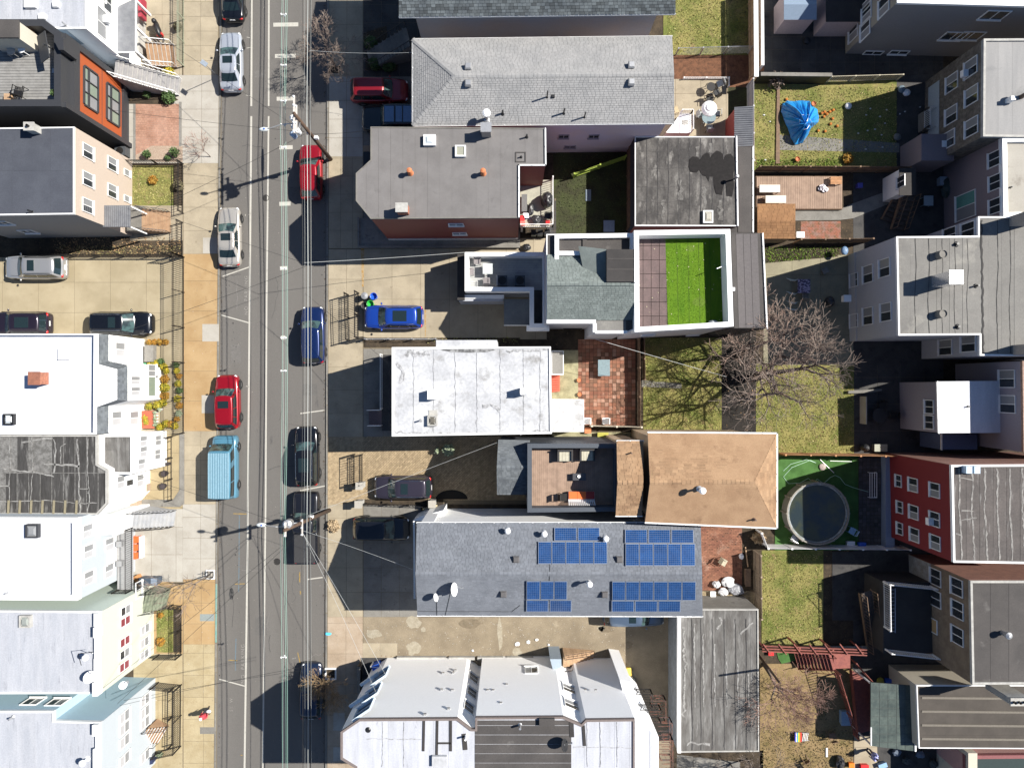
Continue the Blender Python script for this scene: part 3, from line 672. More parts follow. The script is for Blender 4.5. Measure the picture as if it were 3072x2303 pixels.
    if cargo:
        MB().box(-hl*.95,x0-.12,-Wd*.84,Wd*.84,bz+.02,bz+.06).build('bed_cover',M('soft_bed_cover',(.03,.03,.032),rough=.8,var=.15),t)
        for sd in (-1,1): MB().box(-hl*.96,x0-.05,sd*Wd*.9-.04,sd*Wd*.9+.04,bz-.02,bz+.08).build('bed_rail',pm,t)
    return t
# ---- plants ----
def grow(big,small,p,d,L,r,dep,maxd,spread,up,kids=3,rs=.62,ls=.76,minr=.012):
    pts=[p]; rr=[r]; q=p.copy(); dd=d.copy(); n=3 if dep<maxd else 2
    for i in range(n):
        dd=(dd+Vector((random.gauss(0,.13),random.gauss(0,.13),random.gauss(0,.08)+up*.08))).normalized(); q=q+dd*L/n; pts.append(q.copy()); rr.append(max(minr,lerp(r,r*rs,(i+1)/n)))
    (big if dep<2 else small).tube(pts,rr,6 if dep<2 else 4 if dep<4 else 3,cap=False)
    if dep>=maxd: return
    k=kids+(random.random()<.35)
    for i in range(k):
        a=2*math.pi*(i+random.random()*.7)/k; s=d.cross(Vector((0,0,1)) if abs(d.z)<.9 else Vector((1,0,0))).normalized(); w=dd.cross(s).normalized()
        nd=(dd+(s*math.cos(a)+w*math.sin(a))*spread*random.uniform(.6,1.2)+Vector((0,0,up*.2))).normalized()
        st=pts[-1] if i<2 else pts[random.randint(1,len(pts)-1)]
        grow(big,small,st.copy(),nd,L*ls*random.uniform(.75,1.2),max(minr,r*rs*random.uniform(.75,1)),dep+1,maxd,spread,up,kids,rs,ls,minr)
def tree(name,label,px,py,h,r,maxd=5,spread=.75,up=.25,kids=3,tm=None,cm=None,trunk=.3,first=.3,group=None,lean=(0,0),minr=.012,z0=0,cat='tree',seed=1,ls=.76):
    random.seed(seed); c=P(px,py,z0); t=T(name,label,cat,(c.x,c.y,z0),group); big,small=MB(),MB()
    tp=c+Vector((lean[0]*.3,lean[1]*.3,h*first)); big.tube([c-Vector((0,0,.1)),c+(tp-c)*.5+Vector((.03,.02,0)),tp],[r*1.25,r,r*.9],8)
    n=kids+1; ll=h*trunk
    for i in range(n):
        a=2*math.pi*i/n+random.random()*.5
        grow(big,small,tp.copy(),Vector((math.cos(a)*spread+lean[0]*.2,math.sin(a)*spread+lean[1]*.2,.8)).normalized(),ll*random.uniform(.85,1.2),r*.62,1,maxd,spread,up,kids,minr=minr,ls=ls)
    big.build('trunk',tm or bark,t,smooth=True); small.build('crown',cm or twigm,t)
    return t
def leafball(m,c,rx,ry,rz,n,s):
    for i in range(n):
        a=random.uniform(0,2*math.pi); z=random.uniform(-.5,1); q=random.uniform(.55,1.05); w=math.sqrt(max(0,1-z*z))
        p=Vector((c[0]+rx*w*math.cos(a)*q,c[1]+ry*w*math.sin(a)*q,c[2]+rz*z*q)); u=Vector((random.gauss(0,1),random.gauss(0,1),random.gauss(0,.6))).normalized(); v=u.cross(Vector((random.gauss(0,1),random.gauss(0,1),random.gauss(0,1)))).normalized(); ss=s*random.uniform(.6,1.3)
        m.add([p-u*ss,p+v*ss*.5,p+u*ss,p-v*ss*.5],[(0,1,2,3)])
def bush(name,label,px,py,r,h,mat,cat='bush',group=None,n=None,s=.09,z0=0,pot=None):
    c=P(px,py,z0+h*.5); t=T(name,label,cat,(c.x,c.y,z0),group); m=MB()
    if pot: MB().lathe(c.x,c.y,[(r*.5,z0),(r*.7,z0+.3),(r*.74,z0+.3),(r*.62,z0+.28)],12).build('pot',pot,t)
    zz=z0+(.3 if pot else 0)
    MB().tube([(c.x,c.y,z0),(c.x+.02,c.y,zz+h*.5)],.03,5).build('stem',bark,t)
    MB().blob((c.x,c.y,zz+h*.42),r*.82,r*.82,h*.42,9,6,.12).build('inner_foliage',mat,t) if cat!='plant' and mat is not twigm else None
    leafball(m,(c.x,c.y,zz+h*.45),r,r,h*.55,n or int(900*r*r+130),s); m.build('foliage',mat,t); return t
def grass(name,label,px,mat,dens=110,h=.05,w=.035,z=.0,world=False,seed=3):
    random.seed(seed); poly=px if world else G(px,z)
    if area(poly)<0: poly=poly[::-1]
    xs=[p[0] for p in poly]; ys=[p[1] for p in poly]; n=int((max(xs)-min(xs))*(max(ys)-min(ys))*dens); m=MB(); E=[(poly[i],poly[(i+1)%len(poly)]) for i in range(len(poly))]
    for _ in range(n):
        x=random.uniform(min(xs),max(xs)); y=random.uniform(min(ys),max(ys)); ins=False
        for (a,b) in E:
            if (a[1]>y)!=(b[1]>y) and x<(b[0]-a[0])*(y-a[1])/(b[1]-a[1])+a[0]: ins=not ins
        if not ins: continue
        a=random.uniform(0,6.28); hh=h*random.uniform(.6,2.2); ww=w*random.uniform(.6,1.6); dx,dy=math.cos(a)*ww,math.sin(a)*ww; lx,ly=random.gauss(0,hh*.7),random.gauss(0,hh*.7)
        m.add([(x-dx,y-dy,z-.01),(x+dx,y+dy,z-.01),(x+lx+dx*.4,y+ly+dy*.4,z+hh)],[(0,1,2)])
    return m.build(name,mat,kind='stuff',label=label)
def box_thing(name,label,cat,px,py,w,d,h,mat,z0=0,rot=0,lid=None,group=None):
    c=P(px,py,z0+h/2); t=TL(name,label,cat,(c.x,c.y,z0),R(rot),group)
    MB().add([(-w*.45,-d*.45,0),(w*.45,-d*.45,0),(w*.45,d*.45,0),(-w*.45,d*.45,0),(-w/2,-d/2,h*.93),(w/2,-d/2,h*.93),(w/2,d/2,h*.93),(-w/2,d/2,h*.93)],[(3,2,1,0),(4,5,6,7),(0,1,5,4),(1,2,6,5),(2,3,7,6),(3,0,4,7)]).build('body',mat,t)
    MB().box(-w/2-.015,w/2+.015,-d/2-.015,d/2+.015,h*.93+.002,h).build('lid',lid or mat,t); return t
def chair(label,px,py,z0,rot,mat,seatm=None,kind='chair',group=None):
    c=P(px,py,z0+.4); t=TL('chair',label,'chair',(c.x,c.y,z0),R(rot),group); s=.25
    for sx in (-1,1):
        for sy in (-1,1): MB().beam((sx*s*.9,sy*s*.9,0),(sx*s*.85,sy*s*.85,.44),.035).build('leg',mat,t)
    MB().box(-s,s,-s,s,.43,.47).build('seat',seatm or mat,t)
    MB().obox((-s-.06,0,.72),(.07,0,.26),(0,s*.95,0),(.017,0,-.004)).build('backrest',seatm or mat,t)
    for sy in (-1,1): MB().beam((-s-.03,sy*s*.97,.62),(s*.8,sy*s*.97,.62),.04,.025).build('armrest',mat,t)
    return t
def table(label,px,py,z0,w,d,h,rot,mat,top=None,roundt=False,cat='table',group=None):
    c=P(px,py,z0+h); t=TL('table',label,cat,(c.x,c.y,z0),R(rot),group)
    for sx in (-1,1):
        for sy in (-1,1): MB().beam((sx*w*.4,sy*d*.4,0),(sx*w*.4,sy*d*.4,h-.03),.04).build('leg',mat,t)
    if roundt: MB().lathe(0,0,[(w/2,h-.03),(w/2,h)],20).build('tabletop',top or mat,t)
    else: MB().box(-w/2,w/2,-d/2,d/2,h-.03,h).build('tabletop',top or mat,t)
    return t
def cable(name,label,pts,r,mat,sag=.0,cat='cable',group=None,n=10,parent=None):
    """pts: list of (px,py,z)"""
    w=[P(*p) for p in pts]; out=[]
    for a,b in zip(w,w[1:]):
        for i in range(n): f=i/n; q=a+(b-a)*f; out.append(q-Vector((0,0,sag*4*f*(1-f))))
    out.append(w[-1]); return MB().tube(out,r,5).build(name,mat,parent,label=label if parent is None else None,cat=cat if parent is None else None,group=group)

def pbox(t,name,mat,r,z0,z1,label=None,kind=None,sub=None):
    t=t.t if isinstance(t,House) else t
    return MB().prism(G(rect(*r) if len(r)==4 and not isinstance(r[0],tuple) else r,z1),z0,z1).build(name,mat,t,label=label,kind=kind)
def facade(hs,i,mat,z0,z1,th=.03,name='wall',a=0,b=1):
    p,q=(hs.poly[i],hs.poly[(i+1)%len(hs.poly)]) if isinstance(i,int) else i
    e=q-p; p,q=p+e*a,p+e*b; u=(q-p).normalized(); n=Vector((u.y,-u.x))
    if n.dot((p+q)/2)>0: n=-n
    n=n*th/2
    return MB().prism([p-n*.2,q-n*.2,q+n*2,p+n*2],z0,z1).build(name,mat,hs.t)
def railing(t,name,pts,z,h=.9,mat=None,px=True,pitch=.14,r=.025):
    """balcony railing as part of a building"""
    w=[P(x,y,z).xy for x,y in pts] if px else [Vector(p) for p in pts]; m=MB()
    for a,b in zip(w,w[1:]):
        m.beam(V3(a,z+h),V3(b,z+h),r*1.6,r*1.4); m.beam(V3(a,z+.1),V3(b,z+.1),r)
    o=m.build(name,mat or iron,t)
    for a,b in zip(w,w[1:]):
        L=(b-a).length; n=max(1,int(L/pitch))
        for k in range(n+1):
            q=a+(b-a)*k/n; e=r*(1.6 if k in(0,n) else .45); MB().box(q.x-e,q.x+e,q.y-e,q.y+e,z,z+h).build('baluster',mat or iron,o)
    return o

def ribbon(name,pts,z,w,mat,parent,rag=.35,px=True,n=None,wig=.02,kind=None,step=.25):
    """a ragged flat strip (tar seam, sealed crack, sealant) lying at height z"""
    q=[P(a,b,z) for a,b in pts] if px else [Vector((a,b,z)) for a,b in pts]; out=[]
    for a,b in zip(q,q[1:]):
        m=max(1,int((b-a).length/step))
        for i in range(m): out.append(a+(b-a)*i/m)
    out.append(q[-1]); L=[];Rr=[]
    for i,p in enumerate(out):
        d=(out[min(i+1,len(out)-1)]-out[max(i-1,0)]).normalized(); s_=Vector((-d.y,d.x,0)); o=s_*random.gauss(0,wig)
        L.append(p+o+s_*w/2*random.uniform(1-rag,1+rag)); Rr.append(p+o-s_*w/2*random.uniform(1-rag,1+rag))
    k=len(L); return MB().add(L+Rr,[(k+i,k+i+1,i+1,i) for i in range(k-1)]).build(name,mat,parent,kind=kind)
# ---------------- ground, street, pavements ----------------
BIG=60
MB().add([(-300,-300,-.15),(300,-300,-.15),(300,300,-.15),(-300,300,-.15)],[(0,1,2,3)]).build('ground',soil,kind='structure')
LX=lambda y:665-17*y/2303.; RX=lambda y:981-6*y/2303.
road=MB().add([V3(P(LX(-900)-12,-900).xy,-.12),V3(P(RX(-900)+12,-900).xy,-.12),V3(P(RX(3300)+12,3300).xy,-.12),V3(P(LX(3300)-12,3300).xy,-.12)],[(3,2,1,0)]).build('road',asphalt,kind='structure')
def strip(name,x0,y0,x1,y1,x2,y2,x3,y3,mat,z=-.116,parent=road):
    return MB().add([V3(P(a,b).xy,z) for a,b in ((x0,y0),(x1,y1),(x2,y2),(x3,y3))],[(0,1,2,3)]).build(name,mat,parent)
def lineseg(x0,y0,x1,y1,w,mat=None,nm='painted_line',z=-.116):
    a,b=P(x0,y0,-.12),P(x1,y1,-.12); d=(b-a).normalized(); s=Vector((-d.y,d.x,0))*w/2; up=Vector((0,0,.004))
    return MB().add([a-s+up,b-s+up,b+s+up,a+s+up],[(0,1,2,3)]).build(nm,mat or paintw,road)
lineseg(756,-200,754,319,.15); lineseg(754,349,742,1700,.15); lineseg(742,1700,731,2500,.15)
lineseg(807,-200,806,319,.13); lineseg(806,349,800,900,.13); lineseg(800,900,797,1500,.13); lineseg(797,1500,786,2500,.13)
for x0,x1,y in ((820,895,75),(825,888,169),(830,883,297),(838,878,443),(838,872,612),(840,863,805),(843,856,1013)): lineseg(x0,y,x1,y-1,.32,nm='painted_bar')
for a in ((668,829,748,801),(664,945,746,968),(658,2036,735,2057),(901,1240,975,1230),(900,1471,975,1457),(922,1737,968,1731),(746,644,752,640),(738,1158,748,1160),(736,643,736,648),(740,112,750,114),(740,145,752,143),(738,286,750,288)): lineseg(*a,.09 if a[2]-a[0]>30 else .04,nm='parking_tick')
def text(s,px,py,size,rot,mat,parent=road,z=-.114,label=None,name='painted_lettering'):
    cu=bpy.data.curves.new(name,'FONT'); cu.body=s; cu.size=size; cu.align_x='CENTER'; cu.align_y='CENTER'; cu.space_character=1.25
    o=bpy.data.objects.new(name,cu); COL.objects.link(o); bpy.context.view_layer.update()
    me=bpy.data.meshes.new_from_object(o.evaluated_get(bpy.context.evaluated_depsgraph_get())); bpy.data.objects.remove(o); bpy.data.curves.remove(cu)
    c=P(px,py,z); o=bpy.data.objects.new(name,me); COL.objects.link(o); me.materials.clear(); me.materials.append(mat); o.parent=parent; a=ABS[parent.name][0]; o.location=(c.x-a.x,c.y-a.y,z-a.z); o.rotation_euler=(0,0,R(rot)); return o
text('NO  PARKING',739,886,.42,90,paintw_old); text('NO  PARKING',729,1990,.42,90,paintw_old); text('ST  W',694,2113,.34,90,paintw_old)
for a in ((700,1540,740,1541,.07,paint_y),(705,1751,735,1750,.06,paint_y),(685,1979,712,1980,.07,paint_y),(899,1715,899,1745,.08,paint_y),(901,1772,902,1782,.1,paint_y),(893,1956,901,1990,.07,paint_y),(728,2264,722,2264,.06,paint_y),
  (718,1545,717,1700,.06,paint_b),(717,1700,716,1775,.06,paint_b),(708,1915,706,1990,.07,paint_b),(706,1990,707,2010,.05,paint_b),(876,1975,888,1972,.06,paintw_old)): lineseg(*a,nm='survey_mark')
for x,y,r in ((797,594,.27),(831,1684,.28)):
    c=P(x,y,-.115); m=MB(); n=20; m.lathe(c.x,c.y,[(r,-.125),(r,-.114),(r-.04,-.112),(r-.05,-.118)],n); m.build('manhole_cover',manhole,road)
c=P(694,1780,-.115)
m=MB(); m.add([(c.x+(.28+.12*random.random())*math.cos(i*.4)*.55,c.y+(.45+.15*random.random())*math.sin(i*.4),-.1165) for i in range(16)],[tuple(range(16))]).build('oil_stain',M('oil_stain',(.02,.02,.02),(.07,.068,.066),sc=4,ramp=(.45,.6),rough=.5),road)
crackm=M('sealed_crack',(.05,.048,.046),(.08,.076,.072),sc=6,rough=.7); crackl=M('pale_crack',(.16,.15,.14),rough=.9)
random.seed(44)
for i in range(26):
    x=random.uniform(675,960); y=random.uniform(20,2280); L=random.uniform(30,130); v=random.random()<.45; pts=[(x,y)]
    for j in range(5): x+=(random.gauss(0,4) if v else L/5*random.choice((1,1,.6))); y+=(L/5 if v else random.gauss(0,5)); pts.append((min(970,x),y))
    ribbon('sealed_crack',pts,-.1165,random.uniform(.02,.05),crackm if i%3 else crackl,road,step=.15)
for q in ((690,1035,722,1090),(860,560,905,600),(765,1850,800,1905),(905,1150,950,1185),(668,1290,700,1300),(760,210,795,232)):
    m=MB().prism([(a+random.uniform(-.04,.04),b+random.uniform(-.04,.04)) for a,b in G(rect(*q))],-.125,-.1168); m.build('asphalt_patch',random.choice((M('dark_asphalt_patch',(.096,.091,.085),(.108,.102,.095),sc=3,rough=.9),M('pale_asphalt_patch',(.13,.123,.115),(.115,.108,.1),sc=3,rough=.9))),road)
dm=M('dark_spot',(.035,.033,.032),rough=.6)
for i in range(46):
    x,y=(random.gauss(702,7),random.choice((1000,1060,560,690,1650))+random.gauss(0,22)) if i<26 else (random.uniform(670,970),random.uniform(0,2300)); c=P(x,y,-.1162); r_=random.uniform(.02,.06); MB().add([(c.x+r_*math.cos(a)*random.uniform(.6,1.3),c.y+r_*1.4*math.sin(a)*random.uniform(.6,1.3),-.1162) for a in (0,1,2,3,4,5)],[tuple(range(6))]).build('oil_spot',dm,road)
# blocks on both sides
MB().prism([P(LX(-900)-4,-900).xy,P(LX(3300)-4,3300).xy,P(-2500,3300).xy,P(-2500,-900).xy],-.14,-.035).build('ground',soil,kind='structure')
MB().prism([P(RX(-900)+4,-900).xy,P(RX(3300)+4,3300).xy,P(5500,3300).xy,P(5500,-900).xy],-.14,-.035).build('ground',soil,kind='structure')
for nm,f,sg in (('kerb',LX,-1),('kerb',RX,1)):
    kb=MB().prism([P(f(-900),-900).xy,P(f(3300),3300).xy,P(f(3300)+sg*6,3300).xy,P(f(-900)+sg*6,-900).xy],-.14,-.012).build(nm,conc_base,kind='structure')
    y=-120
    while y<2420:
        y2=y+round(2.4*37)
        MB().prism([P(f(y)+sg*.3,y+1).xy,P(f(y2)+sg*.3,y2-1).xy,P(f(y2)+sg*5.5,y2-1).xy,P(f(y)+sg*5.5,y+1).xy],-.12,.004).build('kerb_stone',teal if(sg<0 and 1710<y+44<1940) else conc_grey,kb); y=y2
lp=MB().prism([P(LX(-200)-6,-200).xy,P(LX(2500)-6,2500).xy,P(548,2500).xy,P(548,-200).xy],-.14,-.014).build('pavement',conc_base,kind='structure')
rp=MB().prism([P(RX(-200)+6,-200).xy,P(RX(2500)+6,2500).xy,P(1090,2500).xy,P(1090,-200).xy],-.14,-.014).build('pavement',conc_base,kind='structure')
def lslab(y0,y1,mat,dx,dy,x0=550): pieces('paving_slab',[P(x0,y0).xy,P(LX(y0)-7,y0).xy,P(LX(y1)-7,y1).xy,P(x0,y1).xy],mat,lp,dx/37,dy/37,.022,-.01,0,jit=.002)
lslab(-120,226,concrete,52,44); lslab(226,490,conc_white,60,54,545); lslab(490,762,concrete,112,70); lslab(762,1293,conc_tan,112,90); lslab(1293,1512,concrete,52,44)
lslab(1512,1737,conc_white,54,62,548); lslab(1737,1932,conc_tan,54,62); lslab(1932,2420,M('sandy_concrete',A(222,204,164),A(206,186,144),sc=.8,c3=A(188,166,126),sc3=2,ramp3=(.6,.75),var=.07,orand=.05,rough=.9),60,66)
for x0,y0,x1,y1,m in ((607,972,657,1024,conc_white),(605,1185,655,1239,conc_white),(609,713,662,760,conc_white),(600,1841,643,1862,M('blue_grey_patch',A(176,186,184),var=.1,rough=.9)),(600,2180,645,2200,conc_grey)):
    MB().prism(G(rect(x0,y0,x1,y1)),-.01,.006).build('replaced_slab',m,lp)
def rslab(y0,y1,mat,dx,dy,x0=None,x1=1088): pieces('paving_slab',[P((x0 or RX(y0)+7),y0).xy,P(x1,y0).xy,P(x1,y1).xy,P((x0 or RX(y1)+7),y1).xy],mat,rp,dx/37,dy/37,.022,-.01,0,jit=.002)
rslab(-120,230,concrete,53,52); rslab(230,470,conc_white,53,56); rslab(470,745,concrete,36,54); rslab(745,1018,concrete,54,90); rslab(1018,1310,concrete,108,70); 
rslab(1512,1850,concrete,56,74); rslab(1850,2420,M('pinkish_concrete',A(216,196,172),A(200,178,152),sc=.8,c3=A(180,160,136),sc3=2,ramp3=(.6,.75),var=.06,orand=.07,rough=.9),56,92)
MB().prism(G([(983,1310),(1090,1310),(1090,1512),(983,1512)]),-.02,-.002).build('paver_apron',herring,rp)
def pave(name,px,mat,dx,dy,z=0.,pn='paving_slab',base=None,gap=.024,**k):
    g=MB().prism(G(px),-.13,z-.014).build(name,base or conc_base,kind='structure')
    k.setdefault('jit',.003); pieces(pn,G(px),mat,g,dx/37.,dy/37.,gap,z-.012,z,**k); return g
# west front yards
pave('front_path',[(330,-120),(546,-120),(546,225),(330,225)],concrete,52,60)
pave('driveway',[(380,225),(546,225),(546,490),(380,490)],conc_white,60,80)
g=pave('patio',[(407,312),(537,312),(537,480),(407,480)],brickpink,9,7,z=.012,pn='brick',brick=.5,gap=.012,maxn=0)
b=MB()
for q in ((400,306,407,486),(537,306,545,440),(407,480,460,486)): b.prism(G(rect(*q)),-.01,.016)
b.build('edging',conc_grey,g)
ground('planting_bed',[(383,262),(480,262),(535,300),(500,314),(383,312)],soil,z=.02)
ground('gravel_bed',[(455,438),(548,438),(548,486),(400,486),(400,470)],M('pink_gravel',A(222,200,178),A(196,170,148),sc=12,var=.15,vsc=30,rough=1),z=.014)
ground('lawn',[(390,497),(520,497),(520,617),(390,617)],lawn,z=.0)
ground('planting_bed',[(520,497),(548,497),(548,617),(520,617)],soil,z=.01)
pave('front_path',[(390,617),(548,617),(548,722),(390,722)],concrete,80,50)
ground('planting_bed',[(150,705),(548,705),(548,768),(150,768)],soil,z=-.01)
pave('car_park',[(-160,772),(548,772),(548,1302),(-160,1302)],M('sand_concrete',A(216,200,166),A(200,184,150),sc=.5,c3=A(180,164,132),sc3=1.6,ramp3=(.62,.78),var=.05,vsc=16,orand=.03,rough=.9),108,91,ox=P(-209,0).x)
pave('front_path',[(380,1302),(548,1302),(548,1526),(380,1526)],M('sand_concrete2',A(214,194,152),A(198,178,138),sc=.5,var=.06,orand=.04,rough=.9),56,56)
MB().prism(G([(539,1302),(553,1302),(553,1510),(539,1520),(425,1520),(425,1498),(520,1498),(539,1470)]),0,.05).build('border_strip',conc_grey,kind='structure')
pave('driveway',[(380,1526),(548,1526),(548,1745),(380,1745)],conc_white,74,82)
pave('front_path',[(400,1745),(548,1745),(548,1960),(400,1960)],conc_tan,60,70)
ground('lawn',[(470,1826),(520,1826),(520,1956),(470,1956)],lawn,z=.01)
ground('planting_bed',[(520,1826),(545,1826),(545,1956),(520,1956)],soil,z=.012)
pave('front_path',[(400,1960),(548,1960),(548,2420),(400,2420)],MATS['sandy_concrete'],74,80)
# east front yards
pave('front_yard',[(1090,-120),(1260,-120),(1260,230),(1090,230)],conc_dark,54,54)
for q in (((1090,100),(1160,78),(1160,140),(1092,144)),((1096,160),(1193,160),(1193,212),(1096,212))): ground('planting_bed',list(q),soil,z=.02)
pave('driveway',[(1090,230),(1250,230),(1250,402),(1090,402)],conc_grey,54,60)
pave('front_yard',[(1090,402),(1180,402),(1180,745),(1090,745)],conc_grey,40,54)
g=MB().prism(G([(1077,657),(1560,657),(1560,744),(1077,744)]),-.1,.3).build('raised_walk',conc_grey,kind='structure'); MB().prism(G([(1076,655),(1081,655),(1081,740),(1560,740),(1560,746),(1076,746)]),.3,.42).build('coping',conc_grey,g)
drive=pave('driveway',[(1090,746),(1640,746),(1640,1018),(1090,1018)],concrete,86,120)
for a in ((1088,746,1088,860,5),(1276,930,1276,1010,2.5)):
    MB().prism(G([(a[0]-a[4],a[1]),(a[0]+a[4],a[1]),(a[0]+a[4]*.6,a[3]),(a[0]-a[4]*.4,a[3])]),0,.003).build('rust_stain',M('rust_stain',A(206,160,86),A(214,190,150),sc=5,ramp=(.4,.6),rough=.9),drive)
ground('planting_bed',[(1095,1013),(1560,1013),(1560,1042),(1095,1042)],soil,z=.005)
pave('front_yard',[(1090,1042),(1180,1042),(1180,1310),(1090,1310)],conc_grey,60,66)
pd=MB().prism(G([(1090,1306),(1650,1306),(1650,1512),(1090,1512)]),-.13,-.03).build('driveway',conc_base,kind='structure')
ang=R(45); pieces('paver',G([(1090,1308),(1640,1308),(1640,1500),(1090,1500)]),herring,pd,.30,.15,.02,-.05,.0,jit=.004,brick=.5,ang=ang,maxn=0)
pieces('paver',G([(983,1312),(1090,1312),(1090,1510),(983,1510)]),herring,rp,.30,.15,.02,-.01,.004,jit=.004,brick=.5,ang=ang,maxn=0)
MB().prism(G([(1090,1497),(1330,1497),(1330,1515),(1090,1515)]),-.1,.02).build('border_strip',soil,kind='structure')
pave('front_yard',[(1090,1515),(1262,1515),(1262,1850),(1090,1850)],conc_grey,54,74)
ground('car_park',[(1090,1850),(2012,1850),(2012,2420),(1090,2420)],lotmat,z=-.004)
lot=pave('concrete_apron',[(1088,1928),(1192,1928),(1192,1972),(1088,1972)],concrete,52,44,z=.004)
def wob(px,py,rx,ry,n=14,j=.25): 
    c=P(px,py); return [(c.x+rx*math.cos(2*math.pi*i/n)*(1+random.uniform(-j,j)),c.y+ry*math.sin(2*math.pi*i/n)*(1+random.uniform(-j,j))) for i in range(n)]
lotp=M('pale_patch',A(206,196,174),A(190,178,154),sc=3,var=.1,rough=.9); lotd=M('dark_patch',A(140,126,104),A(160,144,120),sc=3,ramp=(.4,.6),var=.1,rough=.9)
for x,y,rx,ry,m in ((1240,1866,.6,.5,lotp),(1240,1945,.55,.5,lotp),(1410,1868,.9,.4,lotd),(1552,1955,.35,.35,lotp),(1803,1883,.35,.25,lotp),(1820,1886,.6,.3,lotd),(1270,1888,.2,.2,lotp),(1120,1900,.7,.35,lotp),(1500,1900,.2,1.2,lotp),(1880,1935,.5,.3,lotd)):
    MB().prism(wob(x,y,rx,ry),-.01,.0).build('surface_patch',m,kind='structure')
ground('front_yard',[(1082,1972),(1160,1972),(1160,2420),(1082,2420)],conc_dark,z=.006)
for q in ((1000,2137,1034,2190),(1000,2240,1034,2282)): MB().prism(G(rect(*q)),-.01,.006).build('replaced_slab',conc_white,rp)
# back yards of the middle block
ground('lawn',[(1990,-120),(2262,-120),(2262,166),(1990,166)],lawn)
ground('planting_bed',[(2010,166),(2262,166),(2262,262),(2010,262)],mulch,z=.004)
pave('patio',[(1950,238),(2184,238),(2184,412),(1950,412)],concrete,76,130,z=.03)
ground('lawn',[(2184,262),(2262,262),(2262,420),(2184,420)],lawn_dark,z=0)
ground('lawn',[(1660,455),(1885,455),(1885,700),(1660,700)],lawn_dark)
pave('garden_path',[(1640,595),(1668,595),(1668,700),(1885,700),(1885,722),(1640,722)],conc_dark,24,30,z=.02)
pave('side_path',[(1560,715),(1668,715),(1668,760),(1560,760)],concrete,40,40,z=.015)
pb=MB().prism(G([(1734,1018),(1908,1018),(1908,1278),(1734,1278)]),-.13,-.012).build('patio',soil,kind='structure')
pieces('paver',G([(1734,1018),(1906,1018),(1906,1276),(1734,1276)]),brickred,pb,11.5/37,11.5/37,.025,-.01,.01,jit=.012,maxn=300,mats=[brickred,brickred,brickpink,M('brown_paver',A(160,118,94),A(140,100,80),sc=2,orand=.2,rough=.9)])
ground('side_path',[(1655,1050),(1735,1050),(1735,1300),(1655,1300)],M('sandy_path',A(206,200,160),A(170,164,128),sc=1.5,var=.1,rough=.95),z=.0)
ground('side_path',[(1655,1296),(1915,1296),(1915,1330),(1655,1330)],MATS['sandy_path'],z=.004)
ground('lawn',[(1930,1013),(2165,1013),(2165,1320),(1930,1320)],lawn)
ground('planting_bed',[(2165,985),(2268,985),(2268,1310),(2165,1310)],M('black_compost',(.014,.012,.01),(.022,.018,.015),sc=4,var=.3,rough=1),z=.01)
pave('garden_path',[(1925,1140),(2045,1150),(2045,1165),(1925,1160)],conc_grey,40,20,z=.012)
ground('lawn',[(2268,1090),(2562,1090),(2562,1368),(2268,1368)],lawn)
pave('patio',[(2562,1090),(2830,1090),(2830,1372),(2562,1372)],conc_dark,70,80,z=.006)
# pool yard
ground('lawn',[(2325,1368),(2575,1368),(2575,1650),(2325,1650)],turf_pool,z=.006)
pbp=MB().prism(G([(2574,1368),(2660,1368),(2660,1650),(2574,1650)]),-.13,.004).build('patio',soil,kind='structure'); pieces('paver',G([(2576,1372),(2658,1372),(2658,1648),(2576,1648)]),M('dark_paver',A(120,114,112),A(92,88,88),sc=1,orand=.25,rough=.9),pbp,.31,.31,.03,.0,.02,jit=.006)
ground('lawn',[(2285,1650),(2470,1650),(2470,1938),(2285,1938)],lawn)
ground('garden_path',[(2497,1655),(2560,1655),(2560,1860),(2497,1860)],conc_dark,z=.004)
# patio east of the solar roof
pbs=MB().prism(G([(2100,1578),(2285,1578),(2285,1835),(2100,1835)]),-.13,-.01).build('patio',soil,kind='structure'); pieces('brick',G([(2102,1580),(2226,1580),(2226,1770),(2102,1770)]),brickred,pbs,.28,.13,.012,-.008,.012,brick=.5,jit=.006,maxn=0)
pieces('brick',G([(2100,1772),(2284,1772),(2284,1826),(2100,1826)]),M('cream_paver',A(206,186,150),A(186,164,128),sc=1,orand=.15,irand=.15,rough=.9),pbs,.25,.12,.012,-.008,.012,brick=.5,jit=.006,maxn=0)
# east yards
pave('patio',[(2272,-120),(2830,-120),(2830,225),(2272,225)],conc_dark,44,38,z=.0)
ground('planting_bed',[(2272,-60),(2292,-60),(2292,215),(2272,215)],mulch,z=.012)
ground('lawn',[(2262,240),(2690,240),(2690,512),(2262,512)],lawn)
pave('garden_path',[(2330,404),(2700,430),(2700,458),(2330,450)],conc_grey,46,60,z=.01)
MB().prism(G([(2330,262),(2338,262),(2338,492),(2326,492)]),-.02,.1).build('timber_edging',woodbrown,kind='structure')
ground('patio',[(2690,225),(2850,225),(2850,520),(2690,520)],conc_dark,z=.004)
bd=MB().prism(G([(2262,520),(2560,520),(2560,720),(2262,720)]),-.13,-.02).build('yard',soil,kind='structure')
ground('garden_path',[(2383,628),(2520,628),(2560,610),(2700,560),(2720,590),(2560,655),(2520,660),(2383,662)],conc_grey,z=.012)
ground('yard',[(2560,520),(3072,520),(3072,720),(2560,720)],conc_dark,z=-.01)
pieces('brick',G([(2402,664),(2522,664),(2522,716),(2402,716)]),M('pale_red_brick',A(200,130,104),A(186,150,136),sc=2,orand=.15,rough=.95,c3=A(150,120,90),sc3=3,ramp3=(.5,.65)),bd,.24,.12,.01,-.015,.01,brick=.5,jit=.01,maxn=0)
